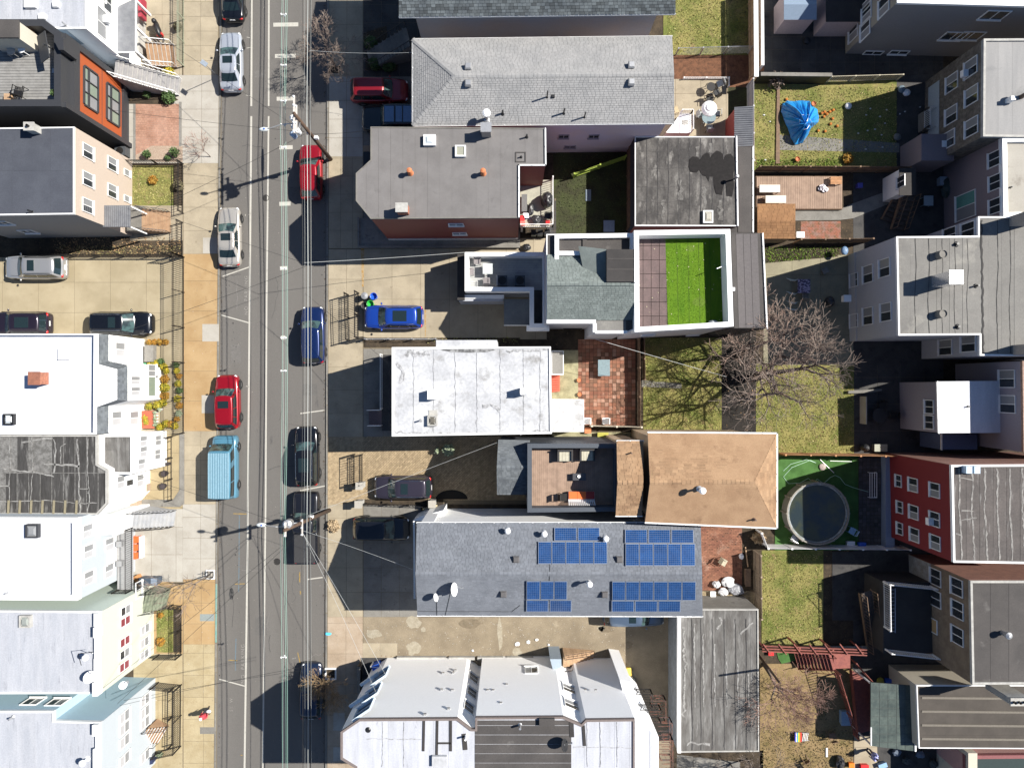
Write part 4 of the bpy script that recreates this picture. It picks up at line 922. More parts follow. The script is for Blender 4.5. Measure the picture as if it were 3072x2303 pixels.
ground('planting_bed',[(2290,740),(2520,740),(2512,770),(2290,790)],soil,z=.01)
pave('patio',[(2290,765),(2560,765),(2560,1095),(2290,1095)],M('smooth_grey_concrete',A(186,178,148),A(170,162,136),sc=1,var=.07,orand=.05,rough=.9),86,90,z=.003)
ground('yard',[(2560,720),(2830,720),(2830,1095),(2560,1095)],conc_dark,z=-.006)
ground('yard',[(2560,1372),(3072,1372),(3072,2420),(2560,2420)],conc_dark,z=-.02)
ground('lawn',[(2280,1990),(2560,1990),(2560,2420),(2280,2420)],M('dry_lawn_soil',A(184,156,112),A(160,138,92),sc=.9,c3=A(130,116,70),sc3=1.6,ramp3=(.55,.7),var=.2,vsc=9,rough=1,bump=.5,bsc=18),z=0)
pave('garden_path',[(2562,2208),(2632,2208),(2632,2420),(2562,2420)],concrete,70,90,z=.01)
ground('planting_bed',[(2010,2250),(2290,2250),(2290,2420),(2010,2420)],soil,z=.0)
pave('garden_path',[(2030,2262),(2220,2285),(2220,2310),(2030,2300)],conc_grey,50,40,z=.012)
# grass blades
grass('grass','short mixed grass on the back lawn beside the slate shingle house',[(2010,-60),(2176,-60),(2176,166),(1998,166)],bladeg)
grass('grass','thin grass tinted with shade along the brown boundary wall',[(2176,-60),(2258,-60),(2258,166),(2176,166)],blades_,60)
grass('grass','grass around the crumpled blue tarpaulin',[(2266,262),(2690,262),(2690,505),(2266,505)],bladeg,90)
grass('grass','grass tinted dark for shade in the enclosed courtyard',[(1672,465),(1880,465),(1880,695),(1672,695)],blades_,60)
grass('grass','lawn between the brick patio and the black compost bed',[(1932,1015),(2163,1015),(2163,1310),(1932,1310)],bladeg)
grass('grass','lawn east of the black compost bed',[(2270,1110),(2560,1110),(2560,1362),(2270,1362)],bladeg)
grass('grass','worn lawn south of the pool yard',[(2288,1662),(2466,1662),(2466,1930),(2288,1930)],bladeg,100)
grass('grass','dry grass in the yard with toppled chairs',[(2285,2190),(2560,2190),(2560,2400),(2285,2400)],bladey,100)
grass('grass','small front lawn of the beige house',[(400,500),(520,500),(520,612),(400,612)],bladeg,130)
grass('grass','narrow front lawn of the pale yellow house',[(472,1830),(520,1830),(520,1950),(472,1950)],bladeg,150)
grass('grass','weeds along the black car park fence',[(170,738),(545,738),(545,766),(170,766)],bladey,120,.07)
grass('grass','green weeds in the strip above the shaded concrete yard',[(2295,742),(2520,742),(2515,768),(2295,788)],M('bright_weeds',(.2,.3,.04),(.12,.2,.03),sc=2,irand=.3,rough=.9),220,.08)
grass('grass','weeds at the edge of the worn driveway',[(1280,1013),(1560,1013),(1560,1030),(1280,1030)],bladeg,90,.06)
grass('grass','bright weeds along the garden slat fence',[(2270,480),(2520,480),(2520,505),(2270,505)],MATS['bright_weeds'],200,.09)
# ---------------- west row of houses ----------------
# 1 grey-roofed white house, top
h1=House('house','white sided house with long silver grey flat roof and low porch roof',[(-200,-200),(258,-200),(258,86),(-200,86)],7.2,white,pmat=trimw,ph=.12,pw=.1,roof=roof_silver,strips=(1.0,9,{'gap':.015}))
e=h1.edge((320,60)); h1.win(e,[(304,70)],2.0,1.1,p1=blind,ac=True); h1.win(e,[(322,8)],1.3,1.0,p1=glass); h1.win(e,[(300,-30)],1.2,1.1)
pbox(h1,'roof_hatch',trimw,(71,-12,106,22),7.05,7.35); pbox(h1,'roof_hatch',trimw,(114,40,134,56),7.05,7.3); roof_vent(h1,172,17,7.08,.42,.3,whitep); vent_pipe(h1,200,78,7.1,.5,.05,steel)
pbox(h1,'porch_roof',metalroof,[(337,40),(358,18),(408,-6),(408,158),(340,158)],3.15,3.3,label='grey sheet porch roof'); gutter(h1,P(408,-6,3.3),P(408,158,3.3)); gutter(h1,P(338,158,3.3),P(408,158,3.3))
for x,y in ((405,0),(405,80),(405,152)): pbox(h1,'porch_post',trimw,(x-3,y-3,x+3,y+3),.9,3.15)
pbox(h1,'porch_floor',cement,(352,0,418,156),0,.95); pbox(h1,'porch_wall',M('maroon_trim',(.3,.03,.05),rough=.6,var=.05),(414,-10,424,50),.9,1.7)
stairs('front_steps','pale concrete front steps with white railings beside the black and orange house',(528,170),(440,163),0,1.0,1.9,7,M('tan_step',A(214,176,140),A(198,160,126),sc=2,var=.06,rough=.9),rails=trimw,railw=.03,pitch=.22,nose=cement)
# 2 black and orange house
h2=House('house','modern charcoal house with orange front panels and grey roof deck',[(-46,19.1),(-31.05,19.1),(-31.05,24.2),(-32.2,25.05),(-46,25.05)],8.5,charc,ph=1.0,pw=.45,pmat=charc,world=True,roof=charc,strips=(20,.2,{'m':deckgrey,'gap':.025}),sheetn='deck_board')
e=(Vector((-31.05,19.1)),Vector((-31.05,24.2))); n_=Vector((1,0))
MB().box(-31.05,-30.98,19.45,23.75,1.2,6.75).build('facade_panel',orange,h2.t)
MB().box(-31.06,-30.97,19.45,23.75,3.79,3.83).build('panel_joint',charc,h2.t)
MB().box(-31.05,-30.8,19.1,19.45,0,8.3).build('frame_fin',charc,h2.t); MB().box(-31.05,-30.8,23.75,24.2,0,8.3).build('frame_fin',charc,h2.t); MB().box(-31.05,-30.8,19.45,23.75,6.75,7.4).build('frame_fin',charc,h2.t); MB().box(-31.05,-30.8,19.45,23.75,.7,1.2).build('frame_fin',charc,h2.t)
for zc in (5.25,2.45):
    m=MB(); x0,x1=-31.0,-30.86; ya,yb=20.25,22.95; z0_,z1_=zc-.78,zc+.78
    for q in ((ya-.12,ya,z0_,z1_),(yb,yb+.12,z0_,z1_),(ya,yb,z0_-.12,z0_),(ya,yb,z1_,z1_+.12),(ya+.02,yb-.02,z0_+1.0,z0_+1.14),(ya+.88,ya+.94,z0_,z1_),(ya+1.77,ya+1.83,z0_,z1_),(ya,ya,0,0)): 
        if q[0]!=q[1]: m.box(x0,x1,q[0],q[1],q[2],q[3])
    w=m.build('window',charc,h2.t)
    for i in range(3):
        a=ya+i*.9+.03
        for z2,z3 in ((z0_+.02,z0_+.98),(z0_+1.16,z1_-.02)): MB().box(-30.98,-30.95,a,a+.83,z2,z3).build('pane',glass_g if (i+int(z2))%2 else blind,w)
facade(h2,(Vector((-31.05,24.2)),Vector((-32.2,25.05))),bluegreyw,0,7.4)
for y in (24.25,): MB().box(-33.5,-31.6,25.05,25.12,5,7).build('wall_panel',bluegreyw,h2.t)
pbox(h2,'stair_head',M('beige_render',(.5,.46,.38),rough=.9,var=.04),(-60,62,52,112),7.4,9.6); pbox(h2,'roof',roof_dgrey,(-62,60,55,113),9.6,9.75)
pbox(h2,'parapet_box',charc,[(160,118),(190,112),(190,150),(176,150)],7.4,8.9)
pbox(h2,'condenser_box',steel,(156,205,172,219),7.5,8.0)
fc=TL('patio_umbrella','folded dark cantilever umbrella leaning over the grey roof deck','umbrella',P(160,165,7.55),R(15))
MB().poly3([(-.5,-.9,.9),(.35,-.9,1.3),(.55,.9,1.35),(-.3,.9,.95)],.06).build('canopy',charc,fc); MB().beam((.45,0,0),(.3,0,1.4),.07).box(.2,.7,-.3,.3,0,.05).build('post',charc,fc)
for q,(x,y,w,d,rt,lb) in enumerate(((75,90,.9,.7,10,'slatted cedar bench against the stair head of the black house'),(83,115,.7,1.1,0,'slatted cedar planter beside the slatted bench on the roof deck'))):
    c=P(x,y,7.9); t=TL('bench' if q==0 else 'planter',lb,'bench' if q==0 else 'planter',(c.x,c.y,7.55),R(rt))
    for i in range(6): MB().box(-w/2,w/2,-d/2+i*d/6,-d/2+i*d/6+d/6-.025,.38,.42).build('slat',woodcedar,t)
    for sx in (-1,1): MB().box(sx*w*.42-.04,sx*w*.42+.04,-d/2,d/2,0,.38).build('leg',woodcedar,t)
table('round white side table on the grey roof deck',64,148,7.55,.5,.5,.5,0,whitep,roundt=True); table('round metal side table beside the white one on the roof deck',32,152,7.55,.6,.6,.5,0,steel,roundt=True)
c=P(58,275,7.9); t=TL('chair','dark slatted metal lounge chair on the grey roof deck','chair',(c.x,c.y,7.55),R(80))
for i in range(7): MB().box(-.32,.32,-.3+i*.095,-.3+i*.095+.05,.36,.39).build('slat',iron,t)
for i in range(6): MB().box(-.42+i*.01,-.36+i*.01,-.28+i*.11,-.24+i*.11,.36,.85).build('slat',iron,t)
for sy in (-1,1): MB().beam((-.4,sy*.36,.6),(.35,sy*.36,.6),.04).beam((.33,sy*.36,0),(.33,sy*.36,.6),.035).beam((-.38,sy*.36,0),(-.38,sy*.36,.6),.035).build('armrest',iron,t)
box_thing('planter','small wooden planter box at the deck edge beside the metal chair','planter',27,293,.45,.4,.35,woodtan,7.55)
bush('potted_plant','small green potted plant in the corner of the grey roof deck',170,285,.22,.5,leafg,cat='potted plant',z0=7.55,pot=potm)
stairs('front_steps','long white grey front staircase with railings up to the black house',(541,262),(344,204),0,2.6,1.45,14,M('light_grey_step',A(206,202,200),A(190,188,188),sc=2,var=.05,rough=.9),rails=trimw,railw=.03,pitch=.28,nose=cement)
# 3 beige house
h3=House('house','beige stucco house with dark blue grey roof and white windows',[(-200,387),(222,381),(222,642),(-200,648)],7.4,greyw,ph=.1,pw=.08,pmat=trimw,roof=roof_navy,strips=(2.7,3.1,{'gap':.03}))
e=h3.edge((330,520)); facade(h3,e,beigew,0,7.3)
h3.win(e,[(261,456),(261,539),(260,618),(334,493),(334,574)],.9,1.15,p1=glass,p2=blind,off=.05); h3.win(e,[(378,519),(378,597)],.42,.7,mull=False,p1=blind,off=.05)
e2=h3.edge((100,690)); h3.win(e2,[(8,668),(84,694)],1.0,.9)
chimney(h3,112,393,7.3,.62,.5,.9,mat=cement); vent_pipe(h3,98,636,7.3,.5,.06)
pbox(h3,'porch_roof',metalroof,(308,616,390,681),3.75,3.87,label='pale corrugated porch roof')
m=MB()
for i in range(14): a=P(309+i*6,617,3.9); b_=P(309+i*6,680,3.9); m.beam(a,b_,.03,.03)
m.build('corrugation',metalroof,h3.t)
pbox(h3,'porch_floor',conc_grey,(380,618,424,692),0,1.35)
for x,y in ((388,618),(388,680)): pbox(h3,'porch_post',trimw,(x-2,y-2,x+2,y+2),1.35,3.8)
stairs('front_steps','tan front steps with iron railings beside the beige house',(512,668),(424,658),0,1.3,1.75,7,MATS['tan_step'],rails=iron,pitch=.2)
c=P(395,478,.4); t=TL('air_conditioner','dark air conditioner condenser squeezed between the orange panels and the beige wall','air conditioner',P(376,462,0),0); MB().box(-.42,.42,-.35,.35,.05,.8).build('case',M('dark_grey_metal',(.06,.065,.07),rough=.5),t); MB().lathe(0,0,[(.28,.8),(.28,.83),(.05,.85)],16).build('fan_grille',iron,t)
fence('metal_fence','black iron fence around the small front lawn of the beige house',[(395,492),(550,492),(550,640)],1.0,pitch=.2)
fence('metal_fence','black iron fence with gate posts at the foot of the beige house steps',[(548,668),(548,772)],1.1,pitch=.2)
fence('metal_fence','low black iron fence between the beige house garden and the car park',[(150,770),(520,770)],1.0,pitch=.24)
bush('bush','brown leafless hedge behind the lawn fence of the beige house',534,556,.36,.7,M('brown_hedge_leaves',(.16,.13,.08),(.11,.1,.05),sc=5,irand=.35),n=1500)
bush('bush','orange tipped shrub in the middle of the small front lawn',458,540,.35,.5,leafo,n=260)
bush('palm','spiky green yucca at the corner of the pink patio',440,462,.3,.7,leafg,cat='plant'); bush('palm','spiky green yucca nearer the street end of the pink gravel bed',523,456,.36,.8,leafg,cat='plant'); bush('bush','low dark shrub between the two yuccas',503,474,.25,.35,leafg,n=120)
bush('bush','leafy shrub under the end of the long white staircase',505,290,.55,.8,leafg,n=500); bush('bush','small leafy shrub in the dark bed below the black house steps',440,282,.3,.5,leafg); bush('bush','yellow green shrub between the two front staircases',505,218,.5,.6,leafy,n=350)
tree('young_tree','bare sapling leaning over the pale pavement beside the pink patio',632,472,2.6,.03,4,.55,.2,3,trunk=.24,first=.28,lean=(-.7,.9),seed=4,cm=bark2,minr=.008)
# 4 white house with shingled mansard
out=[(-200,1004),(325,1004),(325,1085),(382,1098),(382,1202),(325,1217),(325,1299),(-200,1299)]; inn=[(-200,1002),(294,1002),(294,1092),(350,1107),(350,1199),(289,1221),(289,1302),(-200,1302)]
h4=House('house','bright white house with angled bay and grey shingled mansard edge',out,5.0,white,ph=0,roof=None)
ip=G(inn,5.9); op=h4.poly if not getattr(h4,'rev',0) else h4.poly[::-1]
MB().prism(G([(-200,1003),(281,1003),(280,1301),(-200,1301)],5.5),4.99,5.5).build('roof',roof_white,h4.t)
b=MB().prism(G([(281,1001),(294,1001),(294,1092),(350,1107),(350,1199),(289,1221),(289,1302),(279,1302)],5.92),5.0,5.92).prism(G([(-200,1001),(281,1001),(281,1005),(-200,1005)],5.92),5.4,5.915).prism(G([(-200,1298),(279,1298),(279,1302),(-200,1302)],5.92),5.4,5.915)
b.build('parapet',whitep,h4.t)
op=G(out,5.0); sk_=MB(); mm=MB()
for i in range(1,6):
    q=[V3(op[i],5.0),V3(op[i+1],5.0),V3(ip[i+1],5.85),V3(ip[i],5.85)]; nn=(q[1]-q[0]).cross(q[2]-q[0])
    mm.add(q,[(0,1,2,3)]); shingles(sk_,q,.16,.22)
ro=mm.build('mansard_slope',sh_gb,h4.t); sk_.build('shingles',sh_gb,ro,kind='stuff')
for a,near,w,p in ((0,(352,1050),1.1,blind),(0,(450,1145),.9,blind)): pass
for near,wl in (((352,1050),[(360,1048)]),((430,1150),[(406,1141),(406,1173)]),((370,1255),[(350,1254),(402,1253)])): h4.win(h4.edge(near),wl,.55 if len(wl)>1 and wl[0][0]==406 else .95,1.25,p1=M('pale_reflection_pane',(.4,.4,.41),rough=.4,var=.04),p2=blind,mull=True)  # palest pane colour paints in the sunlit reflection on the glass
h4.win(h4.edge((430,1150)),[(455,1158)],1.5,1.1,p1=glass_g,mull=False); h4.win(h4.edge((430,1150)),[(455,1112)],.9,1.1,p1=blind)
chimney(h4,131,1135,5.5,.75,.85,1.05,bricks=True,flues=0,capm=brickm); pbox(h4,'roof_hatch',whitep,(173,1045,208,1079),5.5,5.72); skylight(h4,33,1257,5.5,.75,.8,.3,fm=black,cross=True)
pbox(h4,'porch_step',conc_grey,(433,1035,460,1085),0,.5); pbox(h4,'planter_box',M('brick_red_edging',(.35,.09,.05),rough=.8),(420,1232,462,1285),0,.45)
random.seed(5)
hedge=[(448,1027,.27,leafo),(462,1026,.25,leafo),(479,1025,.27,leafo),(497,1026,.24,leafo),(433,1096,.22,M('mint_leaves',(.1,.4,.2),irand=.3)),(450,1095,.25,leafy),(467,1090,.32,leafy),(482,1085,.28,leafg),(490,1100,.3,leafy),(498,1112,.26,leafy),(494,1136,.36,leafo),(494,1162,.4,leafy),(494,1188,.36,leafo),(490,1208,.32,leafy),(472,1215,.36,leafy),(448,1218,.3,leafy),(437,1252,.34,leafy),(440,1265,.36,leafy),(462,1275,.28,leafg),(480,1281,.3,leafy),(497,1270,.32,leafy),(512,1272,.3,leafo),(524,1276,.3,leafy),(527,1094,.28,leafg),(530,1112,.26,leafy),(536,1128,.24,leafo),(534,1150,.28,leafy),(538,1172,.27,leafg),(533,1196,.3,leafy),(538,1216,.28,leafo),(536,1240,.27,leafp),(530,1256,.24,leafo)]
cnt_={}
for i,(x,y,r,mt) in enumerate(hedge):
    lb={'yellow_leaves':'yellow green','orange_brown_leaves':'rusty orange','green_leaves':'dark green','pale_leaves':'pale dusty','mint_leaves':'mint green'}[mt.name]
    z='beside the car park corner' if y<1030 else 'behind the iron fence' if x>525 else 'at the top of the bay garden' if y<1120 else 'along the white bay front' if y<1225 else 'in the red edged planter' if x<450 else 'at the foot of the bay garden'
    k=cnt_[lb,z]=cnt_.get((lb,z),0)+1
    bush('shrub','%s clipped shrub %s, %s of that colour there'%(lb,z,['first','second','third','fourth','fifth','sixth'][k-1]),x,y,r,r*1.7,mt,group='clipped shrubs in the garden of the white bay house',s=.07)
for i in range(6): bush('potted_plant','small potted plant, %s from the north in the row along the clipped shrubs'%['first','second','third','fourth','fifth','sixth'][i],470+(i==0)*14,1228+i*9,.14,.3,leafp,cat='potted plant',pot=whitepl,group='small pots along the clipped shrubs',n=30)
fence('metal_fence','long black iron fence and gates along the pavement by the car park',[(553,772),(553,1298)],2.0,pitch=.16,post=2.6)
fence('metal_fence','short black iron return fence north of the car park gates',[(515,770),(553,772)],2.0,pitch=.2)
# 5 tar roofed house
h5=House('house','white house with streaky black tar roof and patched grey bay roof',[(-200,1305),(290,1305),(290,1393),(320,1410),(320,1510),(290,1543),(-200,1543)],6.0,white,ph=.14,pw=.1,pmat=cement,roof=M('pale_seam_tar',A(160,158,154),A(120,118,114),sc=3,var=.2),strips=(.84,2.9,{'gap':.06,'jit':.02,'m':roof_tar}))
by=House.__new__(House); by.t=h5.t; by.poly=G([(300,1305),(396,1305),(396,1421),(344,1421),(304,1398)],5.1); by.poly=by.poly if area(by.poly)>0 else by.poly[::-1]
MB().prism(by.poly,0,4.95).build('wall',white,h5.t); rb=MB().prism(offset(by.poly,.12),4.94,4.98).build('roof',roof_tar2,h5.t); pieces('roofing_sheet',offset(by.poly,.12),roof_tar2,rb,.85,1.6,.02,4.98,5.0,jit=.006)
m=MB(); bo=offset(by.poly,-.01); bi=offset(by.poly,.12)
for i in range(5): j=(i+1)%5; m.add([V3(bo[i],4.9),V3(bo[j],4.9),V3(bo[i],5.12),V3(bo[j],5.12),V3(bi[i],5.12),V3(bi[j],5.12),V3(bi[i],4.98),V3(bi[j],4.98)],[(0,1,3,2),(2,3,5,4),(4,5,7,6)])
m.build('parapet',whitep,h5.t)
e=by.edge((440,1360)) if False else (by.poly[[i for i in range(5)][0]],by.poly[1])
be=max(((by.poly[i],by.poly[(i+1)%5]) for i in range(5)),key=lambda s_:min(s_[0].x,s_[1].x))
for q in ((430,1322),(430,1354),(424,1391)): wall_window(h5.t,be[0],be[1],q[0],q[1],.7,1.0,trimw,MATS['pale_reflection_pane'],blind)
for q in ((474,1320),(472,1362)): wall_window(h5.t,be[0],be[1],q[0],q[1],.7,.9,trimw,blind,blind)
e5=h5.edge((400,1460)); h5.win(e5,[(362,1445),(420,1440)],.85,1.0,p1=MATS['pale_reflection_pane'],p2=blind); h5.win(e5,[(388,1447)],.4,1.0,mull=False)
pbox(h5,'porch_step',M('pinkish_step',A(214,190,164),var=.06,rough=.9),(408,1452,440,1474),0,.6); pbox(h5,'porch_step',MATS['pinkish_step'],(376,1494,410,1516),0,.8); pbox(h5,'porch_step',conc_grey,(463,1300,488,1320),0,.5); pbox(h5,'porch_step',conc_grey,(463,1371,478,1400),0,.4)
m=MB()
for i in range(7): a=P(26+i*34,1500,6.0); b_=P(24+i*34,1543,6.0); m.beam(a,b_,.14,.05)
m.build('seam_repair',M('beige_sealant',A(176,166,138),var=.1,rough=.9),h5.t)
for x,y,r,l in ((494,1420,.26,'large dark round flowerpot on the tan forecourt'),(489,1458,.26,'charcoal round flowerpot nearer the tan forecourt step'),(505,1390,.13,'tiny grey flowerpot on the tan forecourt')):
    c=P(x,y,.3); o=MB().lathe(c.x,c.y,[(r*.7,0),(r,.4),(r*1.05,.4),(r*.9,.4),(r*.85,.34)],18).build('flowerpot',potm,label=l,cat='flowerpot')
fence('metal_fence','thin low iron rail along the tan forecourt of the tar roofed house',[(516,1310),(516,1498)],.7,'rail',pitch=.6)
# 6 white / pale blue house
h6=House('house','pale blue house with flat white roof, iron balcony and wide concrete driveway',[(-200,1551),(231,1553),(231,1800),(-200,1797)],7.5,paleblue,ph=.35,pw=.35,pmat=whitep,roof=roof_white)
e=h6.edge((300,1650)); h6.win(e,[(262,1591),(265,1652),(266,1731),(328,1631),(327,1711)],.85,1.1,p1=MATS['pale_reflection_pane'],p2=blind); h6.win(e,[(345,1665)],.95,2.0,p1=whitep,mull=False)
MB().prism(G([(300,1543),(352,1543),(352,1604),(300,1604)],4.6),0,4.6).build('porch_bay',whitep,h6.t)
pbox(h6,'balcony_floor',M('grey_board',(.3,.3,.3),var=.1),(352,1582,397,1768),2.55,2.7); railing(h6.t,'balcony_railing',[(356,1583),(397,1583),(397,1768),(356,1768)],2.7,1.0,pitch=.16)
for x,y in ((356,1632),(356,1691)): pbox(h6,'wall_heater',steel,(x-8,y-8,x+8,y+8),2.72,3.3)
skylight(h6,104,1590,7.15,.9,.95,.35,fm=charc,gm=blind); vent_pipe(h6,25,1777,7.15,.4,.05,steel)
MB().prism(G([(400,1566),(520,1580),(532,1700),(400,1710)]),0,.001).v
stairs('front_steps','white front steps with black railings rising to the iron balcony',(526,1553),(392,1561),0,2.65,1.35,11,M('white_step',A(226,226,226),A(208,210,214),sc=2,var=.04,rough=.8),rails=iron,pitch=.22)
for i,(x,y) in enumerate(((408,1617),(406,1641),(406,1665))): chair('orange plastic chair, %s from the white staircase, on the wide driveway'%['first','second','third'][i],x,y,0,0,M('orange_plastic',(.75,.12,.03),rough=.4),group='orange chairs against the white bench')
MB().prism(G(rect(417,1609,424,1674),.45),0,.45).build('planter',whitep,label='long narrow white planter in front of three orange chairs',cat='planter')
for i,(x,l) in enumerate(((433,'blue grey wheeled bin nearest the orange crate'),(450,'dark blue wheeled bin in the middle of three'),(470,'grey wheeled bin with pale lid at the street end of three'))): box_thing('wheelie_bin',l,'bin',x,1740,.45,.55,.95,M('bin_blue_grey',(.06,.08,.11),rough=.5),group='three bins below the iron balcony',lid=M('bin_lid',(.2,.24,.3),rough=.5) if i==2 else None)
box_thing('cardboard_box','open cardboard box beside the dark bins','box',415,1734,.5,.55,.4,M('cardboard',(.45,.22,.09),rough=.9),rot=30)
box_thing('doghouse','dark iron framed steps box under the balcony end','frame',372,1748,.9,.5,.5,black)
c=P(632,1722,0); t=T('tree_guard','square white tree pit frame at the kerb with black iron guard','tree guard',(c.x,c.y,0)); m=MB()
for q in ((619,1708,645,1711),(619,1733,645,1736),(619,1711,622,1733),(642,1711,645,1733)): m.prism(G(rect(*q)),-.01,.12)
m.build('frame',trimw,t); m=MB()
for x,y in ((624,1714),(640,1714),(624,1730),(640,1730)): a=P(x,y,0); m.box(a.x-.02,a.x+.02,a.y-.02,a.y+.02,0,.9)
for x0,y0,x1,y1 in ((624,1714,640,1714),(624,1730,640,1730),(624,1714,624,1730),(640,1714,640,1730)): m.beam(P(x0,y0,.88),P(x1,y1,.88),.03); m.beam(P(x0,y0,.5),P(x1,y1,.5),.03)
m.build('guard',iron,t)
tree('young_tree','bare young street tree in the white framed pit beside the driveway',631,1722,4.6,.05,4,.6,.2,3,trunk=.28,first=.42,lean=(-1.2,-.7),seed=9)
# 7 pale yellow house
h7=House('house','pale yellow fronted house with pale green side wall and silver roof',[(-200,1829),(302,1834),(302,2079),(-200,2081)],7.2,palegreen,ph=.12,pw=.1,pmat=trimw,roof=roof_silver,strips=(1.0,12,{'gap':.015}))
e=h7.edge((380,1950)); facade(h7,e,paleyellow,0,7.15)
for i,(x,y) in enumerate(((374,1829),(373,1862),(372,1922),(371,1959),(370,1996))): h7.win(e,[(x,y)],.56,1.25,p1=glass if i in(0,3) else curtain,p2=curtain if i in(1,2,4) else blind,mull='h',off=.05)
h7.win(e,[(433,1885),(431,1925),(431,1962)],.6,1.2,p1=MATS['pale_reflection_pane'],p2=blind,mull='h',off=.05); h7.win(e,[(474,1893)],.9,.45,off=.05)
h7.win(h7.edge((380,1780)),[(415,1768)],1.2,.8)
m=MB()
for x0,y0,x1,y1,hh in ((288,1836,302,1875,.28),(292,1875,305,1905,.5),(288,1905,302,1972,.22),(286,1972,302,2040,.2),(288,2040,304,2079,.45)): m.prism(G(rect(x0,y0,x1,y1),7.2),7.05,7.2+hh)
m.build('cornice',trimw,h7.t); skylight(h7,82,1860,7.1,.8,.85,.3,fm=cement,gm=M('wired_glass',(.25,.27,.25),rough=.3),cross=True)
MB().tube([P(278,1958,7.2),P(278,1958,7.9)],.03,6).lathe(P(278,1958).x*.871,P(278,1958).y*.871,[(.1,7.9),(.22,8.0),(.2,8.15),(.05,8.2)],12).build('vent_cap',whitep,h7.t)
MB().beam(P(278,1955,8.6),P(234,1960,8.6),.03).beam(P(234,1960,8.6),P(244,1995,8.6),.03).beam(P(262,1957,7.2),P(262,1957,8.6),.03).build('antenna',iron,h7.t)
dish(285,2020,7.1,'large white round satellite dish at the front edge of the silver roof',.42,60,55); dish(382,2045,3.5,'small white satellite dish on the front wall of the pale blue corner house',.3,40,40)
stairs('front_steps','green grey front steps at the pale yellow house',(505,1795),(432,1805),0,1.7,1.7,7,M('green_grey_step',A(178,186,160),A(160,168,144),sc=2,var=.06,rough=.9),rails=iron,pitch=.24)
fence('metal_fence','black iron fence around the lawn of the pale yellow house',[(478,1962),(545,1962),(545,1815),(520,1812)],1.1,pitch=.16)
bush('bush','reddish brown shrub at the foot of the pale yellow front wall',482,1925,.35,.45,leafo,n=240)
bush('bush','tan dry shrub in the corner of the pale yellow house lawn',482,1845,.22,.35,leafo,n=120)
# 8 blue house
h8=House('house','blue sided house with pale front and stepped silver roof in the bottom corner',[(-200,2133),(160,2133),(160,2162),(302,2166),(302,2460),(-200,2460)],7.4,bluesid,ph=.14,pw=.1,pmat=trimw,roof=roof_silver,strips=(1.0,14,{'gap':.015}))
e=h8.edge((380,2200)); facade(h8,e,paleblue,0,7.3); h8.win(e,[(371,2147),(371,2182),(371,2221),(371,2275)],.7,1.25,p1=MATS['pale_reflection_pane'],p2=blind,mull='h',off=.05); h8.win(e,[(433,2097),(433,2133),(433,2166),(433,2265)],.7,1.2,p1=MATS['pale_reflection_pane'],p2=blind,mull='h',off=.05); h8.win(e,[(470,2098)],.9,.4,off=.05)
h8.win(h8.edge((90,2105)),[(98,2104),(172,2106)],1.1,1.0,p1=blind,p2=glass)
m=MB()
for x0,y0,x1,y1,hh in ((285,2167,302,2200,.35),(290,2200,300,2240,.15),(286,2240,302,2440,.3)): m.prism(G(rect(x0,y0,x1,y1),7.4),7.2,7.4+hh)
m.build('cornice',trimw,h8.t); vent_pipe(h8,262,2275,7.3,.5,.09,whitep,whitepl); vent_pipe(h8,38,2150,7.3,.4,.07,steel)
stairs('front_steps','pinkish front steps with iron rail at the blue house',(492,2200),(428,2208),0,1.5,1.6,7,MATS['tan_step'],rails=iron,nose=trimw,pitch=.3)
fence('metal_fence','black iron double fence along the pavement by the blue house',[(476,2045),(545,2052),(543,2236),(478,2250)],1.4,pitch=.15,post=2.2)
fence('metal_fence','inner iron rail behind the fence of the blue house',[(520,2062),(518,2230)],.9,'rail',pitch=1.2)
box_thing('wheelie_bin','dark blue bin in the corner beside the blue house steps','bin',456,2275,.45,.45,.9,M('bin_navy',(.02,.03,.08),rough=.5),rot=20)
bush('bush','pale leafless shrub behind the iron fence end at the blue house',478,2262,.3,.5,leafp,n=90)
fence('metal_fence','white and green metal railing along the pavement at the top of the street',[(553,-80),(553,200)],1.2,pitch=.14,mat=M('pale_green_railing',A(190,196,170),rough=.5))
bush('hedge','low brown clipped hedge behind the pale green railing',532,80,.3,.6,MATS['brown_hedge_leaves'],cat='hedge',n=700)
c=P(478,92,.3); t=TL('bicycle_trailer','black covered motor scooter with red panels parked in the front yard','scooter',(c.x,c.y,0),R(-70))
MB().blob((.1,0,.62),.62,.24,.32,12,8).build('cover',black,t,smooth=True); MB().blob((-.55,0,.75),.22,.2,.25,10,6).build('top_box',black,t,smooth=True)
for x in (-.55,.6): MB().tube([(x+.24*math.cos(a*.628),0,.25+.24*math.sin(a*.628)) for a in range(11)],.06,6).build('wheel',rubber,t)
MB().box(.35,.6,-.2,.2,.3,.7).build('fairing',redpl,t)

sl_=M('white_seam_sealant',A(196,194,190),A(150,148,144),sc=4,rough=.9,var=.15); random.seed(6)
for pts,w in (([(0,1402),(60,1412),(130,1420),(162,1430)],.1),([(0,1456),(28,1457)],.08),([(130,1392),(164,1392),(240,1398)],.12),([(64,1326),(100,1322),(128,1316),(162,1314)],.12),([(232,1316),(236,1390),(238,1470),(240,1540)],.1),([(262,1316),(262,1400),(268,1500),(262,1540)],.07),([(162,1308),(166,1350),(162,1420)],.09),([(28,1310),(30,1400),(26,1500)],.06),([(182,1390),(182,1340),(196,1330)],.06),([(236,1466),(266,1466),(264,1480)],.06),([(96,1310),(98,1420),(92,1510)],.05),([(0,1504),(60,1503),(140,1500),(230,1510),(290,1508)],.05)):
    ribbon('seam_sealant',pts,5.925,w,sl_,h5.t,rag=.6,wig=.025)
